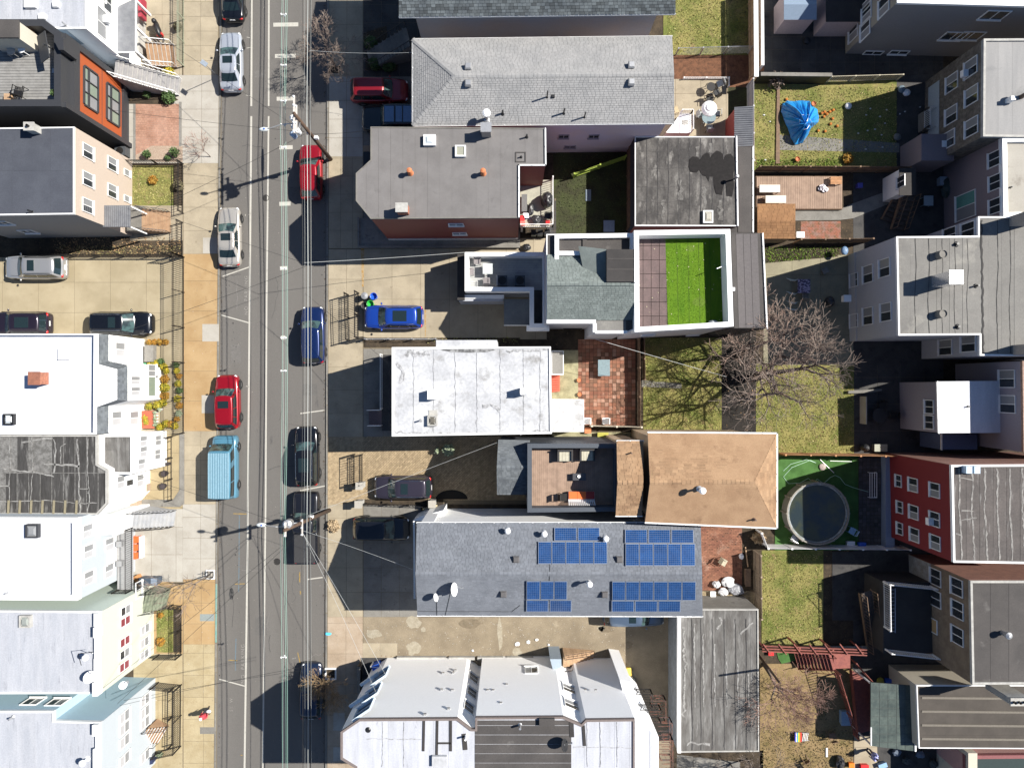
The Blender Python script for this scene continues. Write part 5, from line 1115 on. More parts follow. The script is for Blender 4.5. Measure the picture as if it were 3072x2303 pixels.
# ---------------- middle block ----------------
def hitpl(p0,n,px,py):
    C=Vector((0,0,H)); d=Vector(((px-CX)/F,-(py-CY)/F,-1)); t=n.dot(p0-C)/n.dot(d); return C+d*t
def gabled(name,label,c4,ridge,wall,inset=.3,faces=((0,1,5,4),(2,3,4,5)),tris=((1,2,5),(3,0,4)),sh=None,row=.14,tab=.3,z0=0,gut=(0,2),wallb=None):
    """c4: eave corners (px,py,z) NW,NE,SE,SW; ridge: W end, E end"""
    c=[P(*q) for q in c4]; r=[P(*q) for q in ridge]; hs=House.__new__(House); m=sum(c,Vector())/4
    hs.t=T(name,label,'house',(m.x,m.y,z0)); hs.poly=offset([q.xy for q in c],inset); hs.h=c[0].z; hs.c=c; hs.r=r; hs.z0=z0
    ze=min(q.z for q in c)-.1; b=MB().prism(hs.poly,z0,ze); 
    rr=[Vector((q.x,q.y,q.z-.14)) for q in r]; pl=hs.poly
    b.build('wall',wall,hs.t)
    g=MB()
    for i,j,k in tris:
        if (i,j,k)==(1,2,5) or (i,j,k)==(3,0,4): 
            rk=rr[k-4].copy(); rk.x+=(-inset if k==5 else inset); g.add([Vector((c[i].x+(-inset if k==5 else inset),c[i].y*.97+rk.y*.03,c[i].z-.12)),Vector((c[j].x+(-inset if k==5 else inset),c[j].y*.97+rk.y*.03,c[j].z-.12)),rk],[(0,1,2)])
    if g.v: g.build('gable',wallb or wall,hs.t)
    hs.roof=gable(hs,c,r,sh,faces=faces,row=row,tab=tab)
    E_={0:(0,1),1:(1,2),2:(2,3),3:(3,0)}
    for k in gut: a,b_=E_[k]; gutter(hs,c[a]+Vector((0,0,-.04)),c[b_]+Vector((0,0,-.04)))
    return hs
def roofpt(hs,side,px,py,off=0.):
    c,r=hs.c,hs.r; a=(c[0],c[1],r[0]) if side=='N' else (c[3],c[2],r[0]); n=(a[1]-a[0]).cross(a[2]-a[0]).normalized()
    if n.z<0: n=-n
    return hitpl(a[0]+n*off,n,px,py),n
# slate house at the top
r1=gabled('house','long house with dark slate blue shingles running off the top edge',[(1197,-300,8.5),(2026,-302,8.5),(2026,42,8.5),(1197,52,8.5)],[(1197,-136,9.9),(2026,-140,9.9)],M('cool_grey_siding',(.46,.47,.46),(.5,.46,.4),sc=.3,lap=.16,var=.05,rough=.7),.9,sh=sh_dark,row=.19,tab=.3)
r1c=P(1197,-136,9.9)
for i in range(4): pass
stairs('front_steps','shaded stone front steps with iron rails below the slate house',(1108,184),(1226,112),0,2.2,1.6,10,conc_grey,rails=iron,pitch=.25)
for x,y,l in ((1112,128,'upper'),(1125,190,'lower'),(1165,195,'third')): bush('hedge','dark clipped hedge beside the shaded stone steps, %s one from the top'%{'upper':'first','lower':'second','third':'third'}[l],x,y,.55,.7,leafg,cat='hedge',n=500)
MB().prism(G([(1170,40),(1205,-10),(1205,40)]),0,1).v
# pale grey hip roof house
r2=gabled('house','long lavender sided house with pale grey shingled roof hipped at the street end',[(1238,118,7.0),(2016,109,7.0),(2023,370,7.0),(1238,378,7.0)],[(1364,227,8.2),(2022,222,8.2)],lav,.35,faces=((0,1,5,4),(2,3,4,5),(3,0,4)),tris=((1,2,5),),sh=sh_light,row=.15,tab=.3,gut=(0,2,3))
for a,b_ in ((3,4),(0,4)):
    p,q=(r2.c[a],r2.r[0]); s=MB(); d=q-p; n=int(d.length/.3); sd=d.cross(Vector((0,0,1))).normalized()*.16
    for i in range(n):
        o=p+d*(i+.5)/n; f=d.normalized()*.15
        for sg in (-1,1): s.poly3([o-f+Vector((0,0,.06)),o+f+Vector((0,0,.04)),o+f+sd*sg-Vector((0,0,.0)),o-f+sd*sg+Vector((0,0,.015))])
    s.build('hip_cap',sh_light,r2.roof,kind='stuff')
for x,y,sd in ((1405,203,'N'),(1405,253,'S'),(1893,199,'N'),(1893,250,'S')): roof_vent(r2,x,y,roofpt(r2,sd,x,y)[0].z,.42,.34,steel)
for x,y,hh,rr in ((1641,292,1.0,.05),(1508,341,.5,.07),(1691,340,.8,.06),(1753,352,.9,.05)): vent_pipe(r2,x,y,roofpt(r2,'S',x,y)[0].z,hh,rr)
roof_vent(r2,1659,290,roofpt(r2,'S',1659,290)[0].z,.22,.12,black); vent_pipe(r2,1461,357,roofpt(r2,'S',1461,357)[0].z,.95,.11,steel,whitepl)
e=(r2.poly[0],r2.poly[1]) if r2.poly[0].y<r2.poly[2].y else (r2.poly[2],r2.poly[3])
for x,y,w,h in ((1691,409,.7,.6),(1781,409,.7,.6),(1710,440,.8,.4)): wall_window(r2.t,e[0],e[1],x,y,w,h,M('mauve_trim',(.3,.27,.3),rough=.6),glass,glass,True)
pd_=pbox(r2.t,'rear_landing',whitep,[(2040,342),(2072,342),(2072,400),(1998,398),(2024,366)],0,1.6); pbox(r2.t,'landing_mat',cement,(2046,360,2064,374),1.6,1.63)
railing(r2.t,'landing_railing',[(2040,342),(2072,342),(2072,398)],1.6,.9,trimw)
# dark red house with bay
r3=House('house','dark red sided house with grey mineral roof and chamfered front bay',[(1112,480),(1112,381),(1636,385),(1636,495),(1557,495),(1557,653),(1112,656),(1068,602),(1068,520)],7.4,darkred,ph=.07,pw=.06,pmat=MATS['grey_concrete'],roof=roof_grey,strips=(.86,20,{'gap':.05,'jit':.012,'ox':P(1100,0,7.4).x-3.5}))
gutters(r3,[P(1636,386,7.4).xy,P(1637,496,7.4).xy,P(1557,496,7.4).xy,P(1557,652,7.4).xy],7.42)
pbox(r3,'bay_box',M('wood_box',(.3,.2,.12),var=.1),(1089,437,1112,500),0,6.2); pbox(r3,'bay_cap',black,(1090,455,1112,500),6.2,6.25)
skylight(r3,1290,424,7.35,.85,.75,.3); skylight(r3,1382,456,7.35,.75,.8,.25,gm=M('amber_glass',(.3,.3,.24),rough=.2,var=.05),domed=False)
for x,y in ((1232,520),(1450,521)): 
    c=P(x,y,7.35); MB().lathe(c.x,c.y,[(.24,7.3),(.16,7.55),(.12,7.9),(.17,7.92),(.2,8.0),(.17,8.12),(.05,8.17)],14).build('flue_vent',clay,r3.t)
chimney(r3,1460,402,7.3,.65,.55,1.3,mat=M('dirty_stucco',(.3,.27,.24),rough=.9),flues=0,capm=steel); chimney(r3,1212,634,7.3,.75,.55,1.1,bricks=True,flues=0); vent_pipe(r3,1580,412,7.36,.5,.06); vent_pipe(r3,1563,472,7.36,.25,.05)
m=MB()
for q in ((1546,456,1578,459),(1546,484,1578,487),(1546,459,1549,484),(1575,459,1578,484)): m.prism(G(rect(*q),7.38),7.37,7.40)
m.build('hatch_outline',roof_dgrey,r3.t); es=r3.edge((1300,690)); r3.win(es,[(1368,673),(1379,700)],1.0,.55)
MB().prism([P(1113,655,7.4).xy+Vector((0,-.02)),P(1556,653,7.4).xy+Vector((0,-.02)),P(1556,653,7.4).xy+Vector((0,-.08)),P(1113,655,7.4).xy+Vector((0,-.08))],.2,.75).build('base_band',M('pale_base',(.5,.48,.46),rough=.8),r3.t)
pbox(r3,'deck',M('pale_deck',A(224,220,200),A(206,202,184),sc=2,var=.05),[(1560,540),(1657,540),(1657,681),(1560,681)],2.1,2.3); railing(r3.t,'deck_railing',[(1657,540),(1657,681),(1562,681)],2.3,.95,trimw,pitch=.16,r=.03)
for x,y in ((1653,545),(1653,676),(1566,676)): pbox(r3,'deck_post',trimw,(x-3,y-3,x+3,y+3),0,2.1)
def lump(name,label,cat,px,py,z,rx,ry,rz,mat,jit=.12,rot=0,grp=None):
    c=P(px,py,z+rz*.5); t=TL(name,label,cat,(c.x,c.y,z),R(rot),grp); m=MB().blob((0,0,rz*.5),rx,ry,rz*.5,12,8,jit); m.build('body',mat,t,smooth=False); return t
cover=M('black_cover',(.022,.022,.024),(.05,.05,.052),sc=6,ramp=(.5,.6),rough=.4,var=.2)
for nm,l,ct,x,y,rx,ry,rz,mt in (('covered_grill','large black covered barbecue at the rail of the red house deck','barbecue',1642,600,.5,.62,1.15,cover),('folded_tarp','crumpled black tarp lying across the pale deck','tarp',1592,628,.25,.5,.5,cover),('tarp','second crumpled black tarp nearer the lower deck rail','tarp',1608,658,.4,.35,.45,cover)): lump(nm,l,ct,x,y,2.3,rx,ry,rz,mt)
box_thing('cool_box','blue cool box on the pale rear deck','cool box',1578,648,.4,.35,.35,bluepl,2.3,lid=whitepl); box_thing('cool_box','red cool box beside the blue one','cool box',1567,656,.3,.35,.35,redpl,2.3); box_thing('storage_box','red and white box in the deck corner','box',1568,671,.35,.35,.3,M('pale_red_plastic',(.6,.15,.13),rough=.4),2.3); box_thing('storage_box','small bright red box on the black chair side of the deck','box',1643,668,.3,.3,.35,redpl,2.3)
box_thing('bench','grey padded storage bench along the red house wall on the deck','bench',1573,611,.4,1.3,.45,M('grey_pad',(.14,.14,.14),rough=.9),2.3); chair('black folded chair at the lower end of the pale rear deck',1643,648,2.3,180,black)
for i,x in enumerate((1601,1620,1641)): box_thing('bin','square open grey bin under the rear deck, %s from the alley end'%['first','second','third'][i],'bin',x,700,.42,.42,.8,M('grey_bin',(.22,.24,.23),rough=.5),group='bins in a row under the rear deck',lid=black)
lump('bin_bag','black rubbish bag on the path between the red house and the roof terrace','bag',1580,742,0,.35,.28,.5,cover)
box_thing('planter','clear plastic cold frame in the shaded courtyard','cold frame',1826,680,.85,.9,.4,M('clear_plastic',(.25,.3,.38),rough=.15,alpha=.7)); box_thing('stepping_stone','pale blue stone slab on the dark courtyard grass','slab',1765,586,.4,.9,.06,M('blue_stone',(.16,.2,.24),rough=.8))
# modern house with terrace, shingle gable and turf roof deck
WT=whitep
r4=House('house','modern house with white edged terrace, grey green gable and bright turf roof deck',[(1640,703),(1903,701),(1905,985),(1880,997),(1786,997),(1786,962),(1640,962)],7.3,blgrey,ph=.06,pw=.05,pmat=WT,roof=roof_dgrey)
t4=r4.t
def ringwall(t,px,h,zlow,w,mat,name='parapet'):
    o=[Vector(p) for p in G(px,h)]; o=o if area(o)>0 else o[::-1]; i_=offset(o,w); o2=offset(o,-.02); m=MB(); n=len(o)
    for a in range(n):
        b_=(a+1)%n; m.add([V3(o2[a],zlow),V3(o2[b_],zlow),V3(i_[b_],zlow),V3(i_[a],zlow),V3(o2[a],h),V3(o2[b_],h),V3(i_[b_],h),V3(i_[a],h)],[(4,5,6,7),(0,1,5,4),(2,3,7,6)])
    return m.build(name,mat,t),o,i_
ter=[(1395,757),(1640,757),(1640,982),(1590,982),(1590,873),(1395,873)]
_,o_,i_=ringwall(t4,ter,3.7,2.6,.3,WT); MB().prism(o_,0,2.65).build('wall',blgrey,t4); tf=MB().prism(offset(o_,.28),2.62,2.68).build('terrace_floor',conc_dark,t4); pieces('deck_board',offset(o_,.3),deckblue,tf,20,.19,.01,2.68,2.705,jit=.003)
pbox(t4,'dark_side_box',roof_black,(1372,762,1394,900),0,2.5); pbox(t4,'lower_eave',trimw,(1374,884,1512,896),2.3,2.42); pbox(t4,'porch_roof',sh_gb,(1512,897,1588,974),2.3,2.6); pbox(t4,'porch_roof_edge',trimw,(1512,969,1588,977),2.25,2.45)  # first piece is a plain dark box along the terrace's left side
pbox(t4,'lower_wall',blgrey,(1376,897,1510,903),0,2.3)
pbox(t4,'balcony_ledge',WT,(1580,975,1648,992),2.6,3.3); pbox(t4,'eave_trim',WT,(1640,959,1787,970),7.1,7.35); pbox(t4,'eave_trim',WT,(1779,970,1790,996),6.9,7.35); pbox(t4,'eave_trim',WT,(1786,991,1882,1000),6.9,7.34)
pbox(t4,'bay_roof',roof_grey2,(1790,962,1878,990),7.3,7.33)
c=[P(1641,765,7.32),P(1902,762,7.32),P(1903,960,7.32),P(1641,960,7.32)]; rd=[P(1641,851,8.75),P(1903,850,8.75)]
gable(r4,c,rd,sh_green,faces=((0,1,5,4),(2,3,4,5)),row=.15,tab=.26)
MB().add([c[3]+Vector((.1,0,0)),c[0]+Vector((.1,0,0)),rd[0]+Vector((.1,0,0))],[(0,1,2)]).build('gable',blgrey,t4)
ringwall(t4,[(1665,703),(1903,700),(1903,765),(1665,765)],7.6,7.2,.28,WT)
pbox(t4,'wall_cap',WT,(1664,765,1676,800),7.2,7.6)
dd=[P(1735,738,7.95),P(1820,748,8.5),P(1822,845,8.55),P(1748,800,8.0)]; MB().poly3(dd,.1).build('dormer_side',sh_green,t4)
pbox(t4,'dormer',roof_black,(1820,748,1908,845),7.4,8.95); m=MB()
for y in (776,808): m.beam(P(1822,y,8.96),P(1906,y,8.96),.05,.02)
m.build('roof_seam',roof_dgrey,t4); pbox(t4,'dormer_cap',WT,(1903,745,1910,846),7.4,9.0); pbox(t4,'dormer_step',roof_dgrey,(1748,706,1760,745),7.3,7.36)
dk=[(1903,692),(2190,688),(2200,978),(1905,995)]
_,o_,i_=ringwall(t4,dk,8.05,6.6,.32,WT); MB().prism(o_,0,6.62).build('wall',M('pale_wall',(.5,.5,.55),rough=.8,var=.04),t4); tf=MB().prism(i_,6.6,6.7).build('deck_base',conc_dark,t4)
pieces('paver',[P(1905,702,6.8).xy,P(1997,702,6.8).xy,P(2003,990,6.8).xy,P(1905,985,6.8).xy],M('mauve_paver',A(140,118,116),A(124,106,104),sc=1,orand=.06,rough=.9),tf,.58,1.0,.03,6.7,6.78,jit=.004,brick=.0)
MB().prism(G([(1996,704),(2178,700),(2186,968),(2004,980)],6.8),6.7,6.78).build('turf',turf,t4)
m=MB(); random.seed(2)
for i in range(9000):
    x=random.uniform(1998,2180); y=random.uniform(705,974); c=P(x,y,6.78); a=random.uniform(0,6.28); m.add([(c.x-.02*math.cos(a),c.y-.02*math.sin(a),c.z-.005),(c.x+.02*math.cos(a),c.y+.02*math.sin(a),c.z-.005),(c.x+random.gauss(0,.02),c.y+random.gauss(0,.02),c.z+.035)],[(0,1,2)])
m.build('turf_blades',turf,t4,kind='stuff')
pbox(t4,'lower_roof',roof_grey2 if False else roof_dgrey,[(2193,698),(2286,699),(2300,985),(2203,984)],0,6.5); gutter(r4,P(2288,700,6.55),P(2301,986,6.55)); m=MB()
for x in (2218,2240,2262): m.beam(P(x,702,6.51),P(x+9,982,6.51),.5,.012)
m.build('roof_ply',M('mid_grey_roof',A(124,118,118),var=.1),t4)
e=(P(1905,995,8.05).xy,P(2200,978,8.05).xy)
for x in (1945,2080): wall_window(t4,e[0],e[1],x,1003,.9,.4,trimw,glass,glass,False)
wall_window(t4,P(1640,962,7.3).xy,P(1786,962,7.3).xy,1717,986,1.4,.7,iron,glass,glass)
cc=P(2172,797,7.7); MB().beam(P(2172,797,7.6),P(2150,806,8.0),.05).build('wall_light',whitep,t4); pbox(t4,'tap_box',whitep,(2196,862,2205,872),6.5,6.8)
lump('pot','grey covered pot in the corner of the turf roof deck','pot',2140,968,6.78,.35,.2,.5,M('grey_pot',(.3,.32,.34),rough=.6))
# terrace furniture
table('square glass table at the sunny end of the roof terrace',1463,806,2.7,.75,.8,.7,0,steel,top=M('pale_glass',(.5,.53,.52),rough=.1)); 
chair('grey slatted chair in the north corner of the roof terrace',1432,783,2.7,-90,M('grey_chair',(.2,.18,.18),rough=.6)); chair('grey slatted chair by the south parapet of the roof terrace',1460,843,2.7,90,MATS['grey_chair']); chair('dark chair against the street parapet of the roof terrace',1412,815,2.7,0,MATS['grey_chair'])
for x,l in ((1507,'left air conditioner condenser on the shaded terrace, with white side panel'),(1560,'right air conditioner condenser on the shaded terrace, all dark')):
    c=P(x,842,3.4); t=TL('air_conditioner',l,'air conditioner',(c.x,c.y,2.7),0); MB().box(-.38,.38,-.38,.38,.05,.8).build('case',MATS['dark_grey_metal'] if 'dark_grey_metal' in MATS else black,t); MB().lathe(0,0,[(.32,.8),(.32,.84),(.1,.86)],16).build('fan_grille',iron,t)
    if x==1507: MB().box(-.42,-.385,-.38,.38,.05,.82).build('side_panel',whitep,t)
# white roofed house
r5=House('house','white coated flat roof house with weathered streaks facing the street',[(1176,1042),(1652,1040),(1655,1300),(1176,1308)],6.7,white,ph=.12,pw=.12,pmat=WT,roof=roof_white_dirty,strips=(20,.98,{'gap':.012,'jit':.006}))
pbox(r5,'chimney_breast',roof_white_dirty,(1308,1020,1491,1042),0,6.5)
for q,hh in (((1282,1170,1309,1198),.75),((1560,1164,1583,1184),1.0)): pbox(r5,'roof_hatch',WT,q,6.6,6.6+hh)
m=MB(); m.beam(P(1561,1165,7.62),P(1582,1183,7.62),.06).beam(P(1582,1165,7.63),P(1561,1183,7.63),.06); m.build('hatch_brace',WT,r5.t)
skylight(r5,1298,1261,6.62,.7,.75,.3,fm=cement,gm=M('brown_glass',(.12,.11,.09),rough=.3),cross=True); pbox(r5,'roof_patch',cement,(1287,1230,1312,1246),6.6,6.66); vent_pipe(r5,1262,1261,6.62,.45,.06,MATS['blue_plastic'] if False else steel)
c=wob(1403,1050,2.0,.22,18,.2); k=(H-6.63)/H; MB().prism([(x*k,y*k) for x,y in c],6.62,6.636).build('dark_stain',M('dark_stain',(.1,.1,.1),(.3,.3,.3),sc=2.5,ramp=(.45,.65),rough=.8),r5.t)
pbox(r5,'rear_extension',WT,(1656,1198,1752,1295),0,3.2); pieces('roofing_sheet',G(rect(1658,1200,1750,1293),3.22),roof_white_dirty,r5.t,1.2,10,.02,3.2,3.22)
pbox(r5,'rear_porch',WT,(1655,1052,1691,1124),0,2.9); pbox(r5,'porch_roof',roof_grey2,(1657,1054,1689,1121),2.9,2.93)
stairs('rear_steps','red painted back steps behind the white roofed house',(1664,1175),(1664,1125),0,1.6,.8,7,M('red_step',(.5,.09,.05),rough=.7,var=.1),rails=None)
MB().prism(G([(1145,1064),(1172,1064),(1172,1292),(1145,1292)],.9),0,.9).build('front_porch',conc_dark,r5.t); railing(r5.t,'porch_railing',[(1147,1064),(1147,1225)],.9,.9,trimw,pitch=.16)
stairs('front_steps','brown front steps between white rails below the white roofed house',(1108,1252),(1146,1252),0,.9,1.3,5,M('brown_step',(.13,.09,.09),rough=.8,var=.1),rails=trimw,pitch=.5)
# tan roofed house with deck
r6=House('house','dark sided house with sunken brown roof deck and tan shingled roofs',[(1583,1331),(1857,1331),(1857,1533),(1583,1536)],6.9,M('charcoal_siding',(.05,.055,.065),rough=.7,var=.05),ph=1.0,pw=.3,pmat=M('dark_slate_cap',(.06,.07,.085),rough=.6),roof=conc_dark,strips=(.148,30,{'m':deckbrown,'gap':.008,'jit':.003}),sheetn='deck_board')
t6=r6.t
g6=gable(r6,[P(1495,1318,5.6),P(1590,1320,5.6),P(1590,1483,5.6),P(1491,1483,5.6)],[P(1490,1402,6.55),P(1590,1402,6.55)],sh_gb,faces=((0,1,5,4),(2,3,4,5)),row=.15,tab=.3)
pbox(t6,'wall',M('charcoal_siding',(.05,.055,.065)),(1500,1326,1586,1476),0,5.45)
for eave,zz in ((8.0,9.0),): pass
gable(r6,[P(1850,1322,8.0),P(1930,1322,8.0),P(1926,1546,8.0),P(1847,1546,8.0)],[P(1852,1447,9.0),P(1930,1447,9.0)],sh_tan,faces=((0,1,5,4),(2,3,4,5)),row=.2,tab=.42)
pbox(t6,'wall',M('tan_siding',(.4,.3,.2),lap=.16),(1860,1328,1925,1538),0,7.85)
for q in ((1850,1322,1930,1322),(1847,1547,1926,1547)): gutter(r6,P(q[0],q[1],7.97),P(q[2],q[3],7.97))
C6=[P(1943,1296,8.4),P(2331,1299,8.4),P(2331,1584,8.4),P(1935,1567,8.4)]; R6=[P(1950,1447,9.35),P(2262,1444,9.35)]; r6.c=C6; r6.r=R6
gable(r6,C6,R6,sh_tan,faces=((0,1,5,4),(2,3,4,5),(1,2,5)),row=.2,tab=.42)
gutter(r6,C6[0],C6[1]); gutter(r6,C6[3],C6[2]); gutter(r6,C6[1],C6[2])
MB().prism(offset([c.xy for c in C6],.35),0,8.25).build('wall',MATS['tan_siding'],t6); MB().add([C6[3]+Vector((.3,.4,-.15)),C6[0]+Vector((.3,-.4,-.15)),R6[0]+Vector((.3,0,-.15))],[(0,1,2)]).build('gable',MATS['tan_siding'],t6)
MB().add([P(1855,1326,7.9),P(1855,1542,7.9),P(1857,1447,8.85)],[(0,1,2)]).build('gable',MATS['tan_siding'],t6)
pbox(t6,'glass_door',glass,(1856,1410,1858,1480),5.9,7.9)
vent_pipe(r6,1892,1358,8.25,.45,.05,M('brown_metal',(.12,.08,.06),rough=.5)); vent_pipe(r6,2098,1466,9.4,.7,.09,steel,whitepl); vent_pipe(r6,2262,1557,8.6,.4,.06,MATS['brown_metal'])
def armchair(label,px,py,z0,rot):
    c=P(px,py,z0+.4); t=TL('armchair',label,'armchair',(c.x,c.y,z0),R(rot)); f=M('black_rattan',(.03,.028,.028),rough=.7,var=.2)
    MB().box(-.5,.5,-.42,.42,.1,.3).build('base',f,t); MB().box(-.55,.55,.34,.45,.1,.75).build('backrest',f,t)
    for s in (-1,1): MB().box(s*.5-.06,s*.5+.06,-.42,.4,.1,.6).build('armrest',f,t)
    cu=MB().box(-.42,.42,-.4,.32,.3,.45).build('cushion',beigefab,t); m=MB()
    for i in range(8): m.box(-.4+i*.105,-.37+i*.105,-.4,.32,.45,.455)
    m.build('stripe',M('brown_stripe',(.2,.17,.12)),cu); return t
armchair('black rattan armchair with striped cushion, farther from the tan roof',1695,1366,5.94,0); armchair('black rattan armchair with striped cushion, nearer the tan roof',1762,1364,5.94,0)
t=table('low black coffee table in the middle of the brown roof deck',1738,1430,5.94,.95,.5,.4,0,black,top=M('dark_tabletop',(.06,.06,.065),rough=.4)); c=P(1737,1428,6.35); MB().lathe(c.x,c.y,[(.1,6.34),(.12,6.44),(.1,6.44),(.07,6.36)],12).build('bowl',whitep,label='small white bowl on the black coffee table',cat='bowl')
c=P(1745,1492,6.4); t=TL('sofa','orange cushioned sofa with white slatted back on the brown roof deck','sofa',(c.x,c.y,5.94),0)
MB().box(-.95,.95,-.35,.4,.12,.3).build('base',whitep,t)
for i,x in enumerate((-.62,0,.62)): MB().box(x-.3,x+.3,-.1,.42,.3,.45).build('cushion',redcush if i<2 else M('dark_red_cushion',(.25,.03,.03),rough=.9),t)
for i in range(14): MB().beam((-.9+i*.138,-.15,.35),(-.92+i*.142,-.5,.8),.05,.04).build('slat',whitep,t)
chair('black metal chair at the end of the orange sofa',1690,1490,5.94,0,iron)
bush('bush','pale flowering shrub at the edge of the paver driveway, larger one',1345,1350,.5,1.3,leafp,n=260,s=.12); bush('bush','small pale shrub beside the larger flowering one',1312,1352,.25,.8,leafp,n=70,s=.1)
c=P(1355,1493,0); MB().prism([(c.x+1.3*math.cos(math.pi*i/12),c.y-.1+.75*math.sin(math.pi*i/12)) for i in range(13)],0,.03).build('soil_bed',M('black_soil',(.01,.009,.008),rough=1),kind='structure')
c=P(1293,1530,.4); t=TL('bench','slatted cream wooden bench beside the solar roof house','bench',(c.x,c.y,0),R(14))
for i in range(5): MB().box(-.6,.6,-.35+i*.14,-.25+i*.14,.42,.46).build('slat',M('cream_wood',(.6,.5,.3),rough=.7),t)
for sx in (-1,1): MB().box(sx*.55-.04,sx*.55+.04,-.35,.35,0,.42).build('leg',iron,t)
for x,y,l in ((1082,1457,'iron gate on the north side of the paver driveway'),): pass
fence('metal_gate','black iron double gate lying across the paver driveway',[(1088,1362),(1088,1450)],1.3,pitch=.14,post=1.6,cat='gate'); fence('metal_gate','inner iron gate panel beside the paver driveway',[(1064,1362),(1064,1452)],1.3,'rail',pitch=.2,cat='gate')
for x,y,l in ((1080,1456,'square white capped gate pillar north of the dark hatchback'),(1077,1511,'square white capped gate pillar south of the dark hatchback'),(1297,1510,'short grey capped pillar at the far end of the low rail')):
    c=P(x,y,1.); t=T('gate_pillar',l,'gate pillar',(c.x,c.y,0)); MB().box(c.x-.22,c.x+.22,c.y-.22,c.y+.22,0,1.2).build('post',cement,t); MB().box(c.x-.29,c.x+.29,c.y-.29,c.y+.29,1.2,1.32).build('cap',conc_white,t)
fence('metal_fence','low iron railing along the south side of the paver driveway',[(1098,1508),(1290,1516)],.8,'rail',pitch=.3)
# solar roof house
r7=gabled('house','long white house with blue grey shingled roof carrying solar arrays',[(1250,1567,7.2),(2102,1567,7.2),(2108,1848,7.2),(1252,1846,7.2)],[(1247,1721,8.9),(2106,1721,8.9)],white,.3,sh=sh_blue,row=.15,tab=.26)
pbox(r7.t,'front_porch',WT,[(1238,1562),(1262,1548),(1330,1530),(1330,1560)],0,3.2)
def solar(label,side,rows):
    rs=[q for r_ in rows for q in r_]; x,y=rs[0][0],rs[0][1]; p0,n=roofpt(r7,side,x,y,.1); t=T('solar_array',label,'solar panels',p0)
    for x0,y0,x1,y1 in rs:
        q=[roofpt(r7,side,a,b_,.14)[0] for a,b_ in ((x0,y0),(x1,y0),(x1,y1),(x0,y1))]
        MB().poly3(q,.05).build('solar_panel',alum,t); o=bpy.data.objects[-1] if False else None
        pan=[ch for ch in t.children][-1]; u=(q[1]-q[0]); v=(q[3]-q[0]); nx=6 if (x1-x0)<50 else 10; ny=10 if nx==6 else 6; m=MB()
        for i in range(nx):
            for j in range(ny):
                a0,a1=.03+.94*(i+.035)/nx,.03+.94*(i+.965)/nx; b0,b1=.03+.94*(j+.035)/ny,.03+.94*(j+.965)/ny
                m.add([q[0]+u*a0+v*b0+n*.004,q[0]+u*a1+v*b0+n*.004,q[0]+u*a1+v*b1+n*.004,q[0]+u*a0+v*b1+n*.004],[(3,2,1,0)])
        m.build('cells',pvcell,pan,kind='stuff')
    b=MB()
    for r_ in rows:
        for yy in (.25,.75):
            y=lerp(r_[0][1],r_[0][3],yy); b.beam(roofpt(r7,side,r_[0][0],y,.06)[0],roofpt(r7,side,r_[-1][2],y,.06)[0],.05)
    b.build('mounting_rail',steel,t)
def row(xs,y0,y1): return [(a+.8,y0,b_-.8,y1) for a,b_ in zip(xs,xs[1:])]
solar('seven blue solar panels on the north slope, the array nearer the street','N',[[(1663,1582,1730,1621),(1733,1582,1799,1621)],row([1614,1655,1697,1739,1781,1822],1624,1691)])
solar('eight blue solar panels on the north slope, the array nearer the back yard','N',[[(1875,1588,1942,1628),(1945,1588,2011,1628),(2014,1588,2081,1628)],row([1876,1918,1960,2003,2043,2086],1630,1697)])
solar('five blue solar panels on the south slope, the smallest array','S',[row([1579,1621,1662,1702],1743,1798),[(1579,1800,1646,1834),(1649,1800,1715,1834)]])
solar('nine blue solar panels on the south slope, the largest array','S',[row([1836,1877,1919,1961,2004,2046,2088],1744,1800),[(1835,1802,1903,1834),(1905,1802,1973,1834),(1975,1802,2042,1834)]])
for x,y,s in ((1548,1676,'N'),(1857,1676,'N'),(1510,1780,'S'),(1813,1781,'S')): roof_vent(r7,x,y,roofpt(r7,s,x,y)[0].z,.4,.25,M('dark_vent',(.09,.085,.085),rough=.6))
for x,y,s,hh in ((1523,1588,'N',.4),(1632,1596,'N',.5),(1815,1611,'N',.4),(1765,1742,'S',.7)): vent_pipe(r7,x,y,roofpt(r7,s,x,y)[0].z,hh,.08,steel,whitepl)
dish(1362,1760,8.3,'large white satellite dish on the blue grey shingled roof',.5,10,20); dish(1309,1784,8.0,'small white satellite dish beside the larger one on the blue grey roof',.3,20,20)
m=MB(); 
for a,b_ in (((1309,1786),(1311,1846)),((1352,1775),(1336,1846)),((1254,1833),(1535,1834)),((1535,1834),(1560,1815)),((1648,1690),(1650,1722)),((1650,1722),(1648,1743))):
    s='S' if a[1]>1721 or b_[1]>1722 else 'N'; m.tube([roofpt(r7,s,*a,.03)[0],roofpt(r7,s,*b_,.03)[0]],.015,4)
m.build('roof_cable',cabk,r7.t)
m=MB().beam(P(1242,1562,6.9),P(1244,1795,6.9),.12,.1); 
for i in range(34): m.box(P(1243,1570,6.9).x-.05,P(1243,1570,6.9).x+.05,P(1243,1570+i*6.6,6.9).y-.02,P(1243,1570+i*6.6,6.9).y+.02,6.95,7.0)
m.build('gutter',trimw,r7.t)
pbox(r7.t,'bay_wall',WT,(1262,1567,1300,1570),0,6.8)
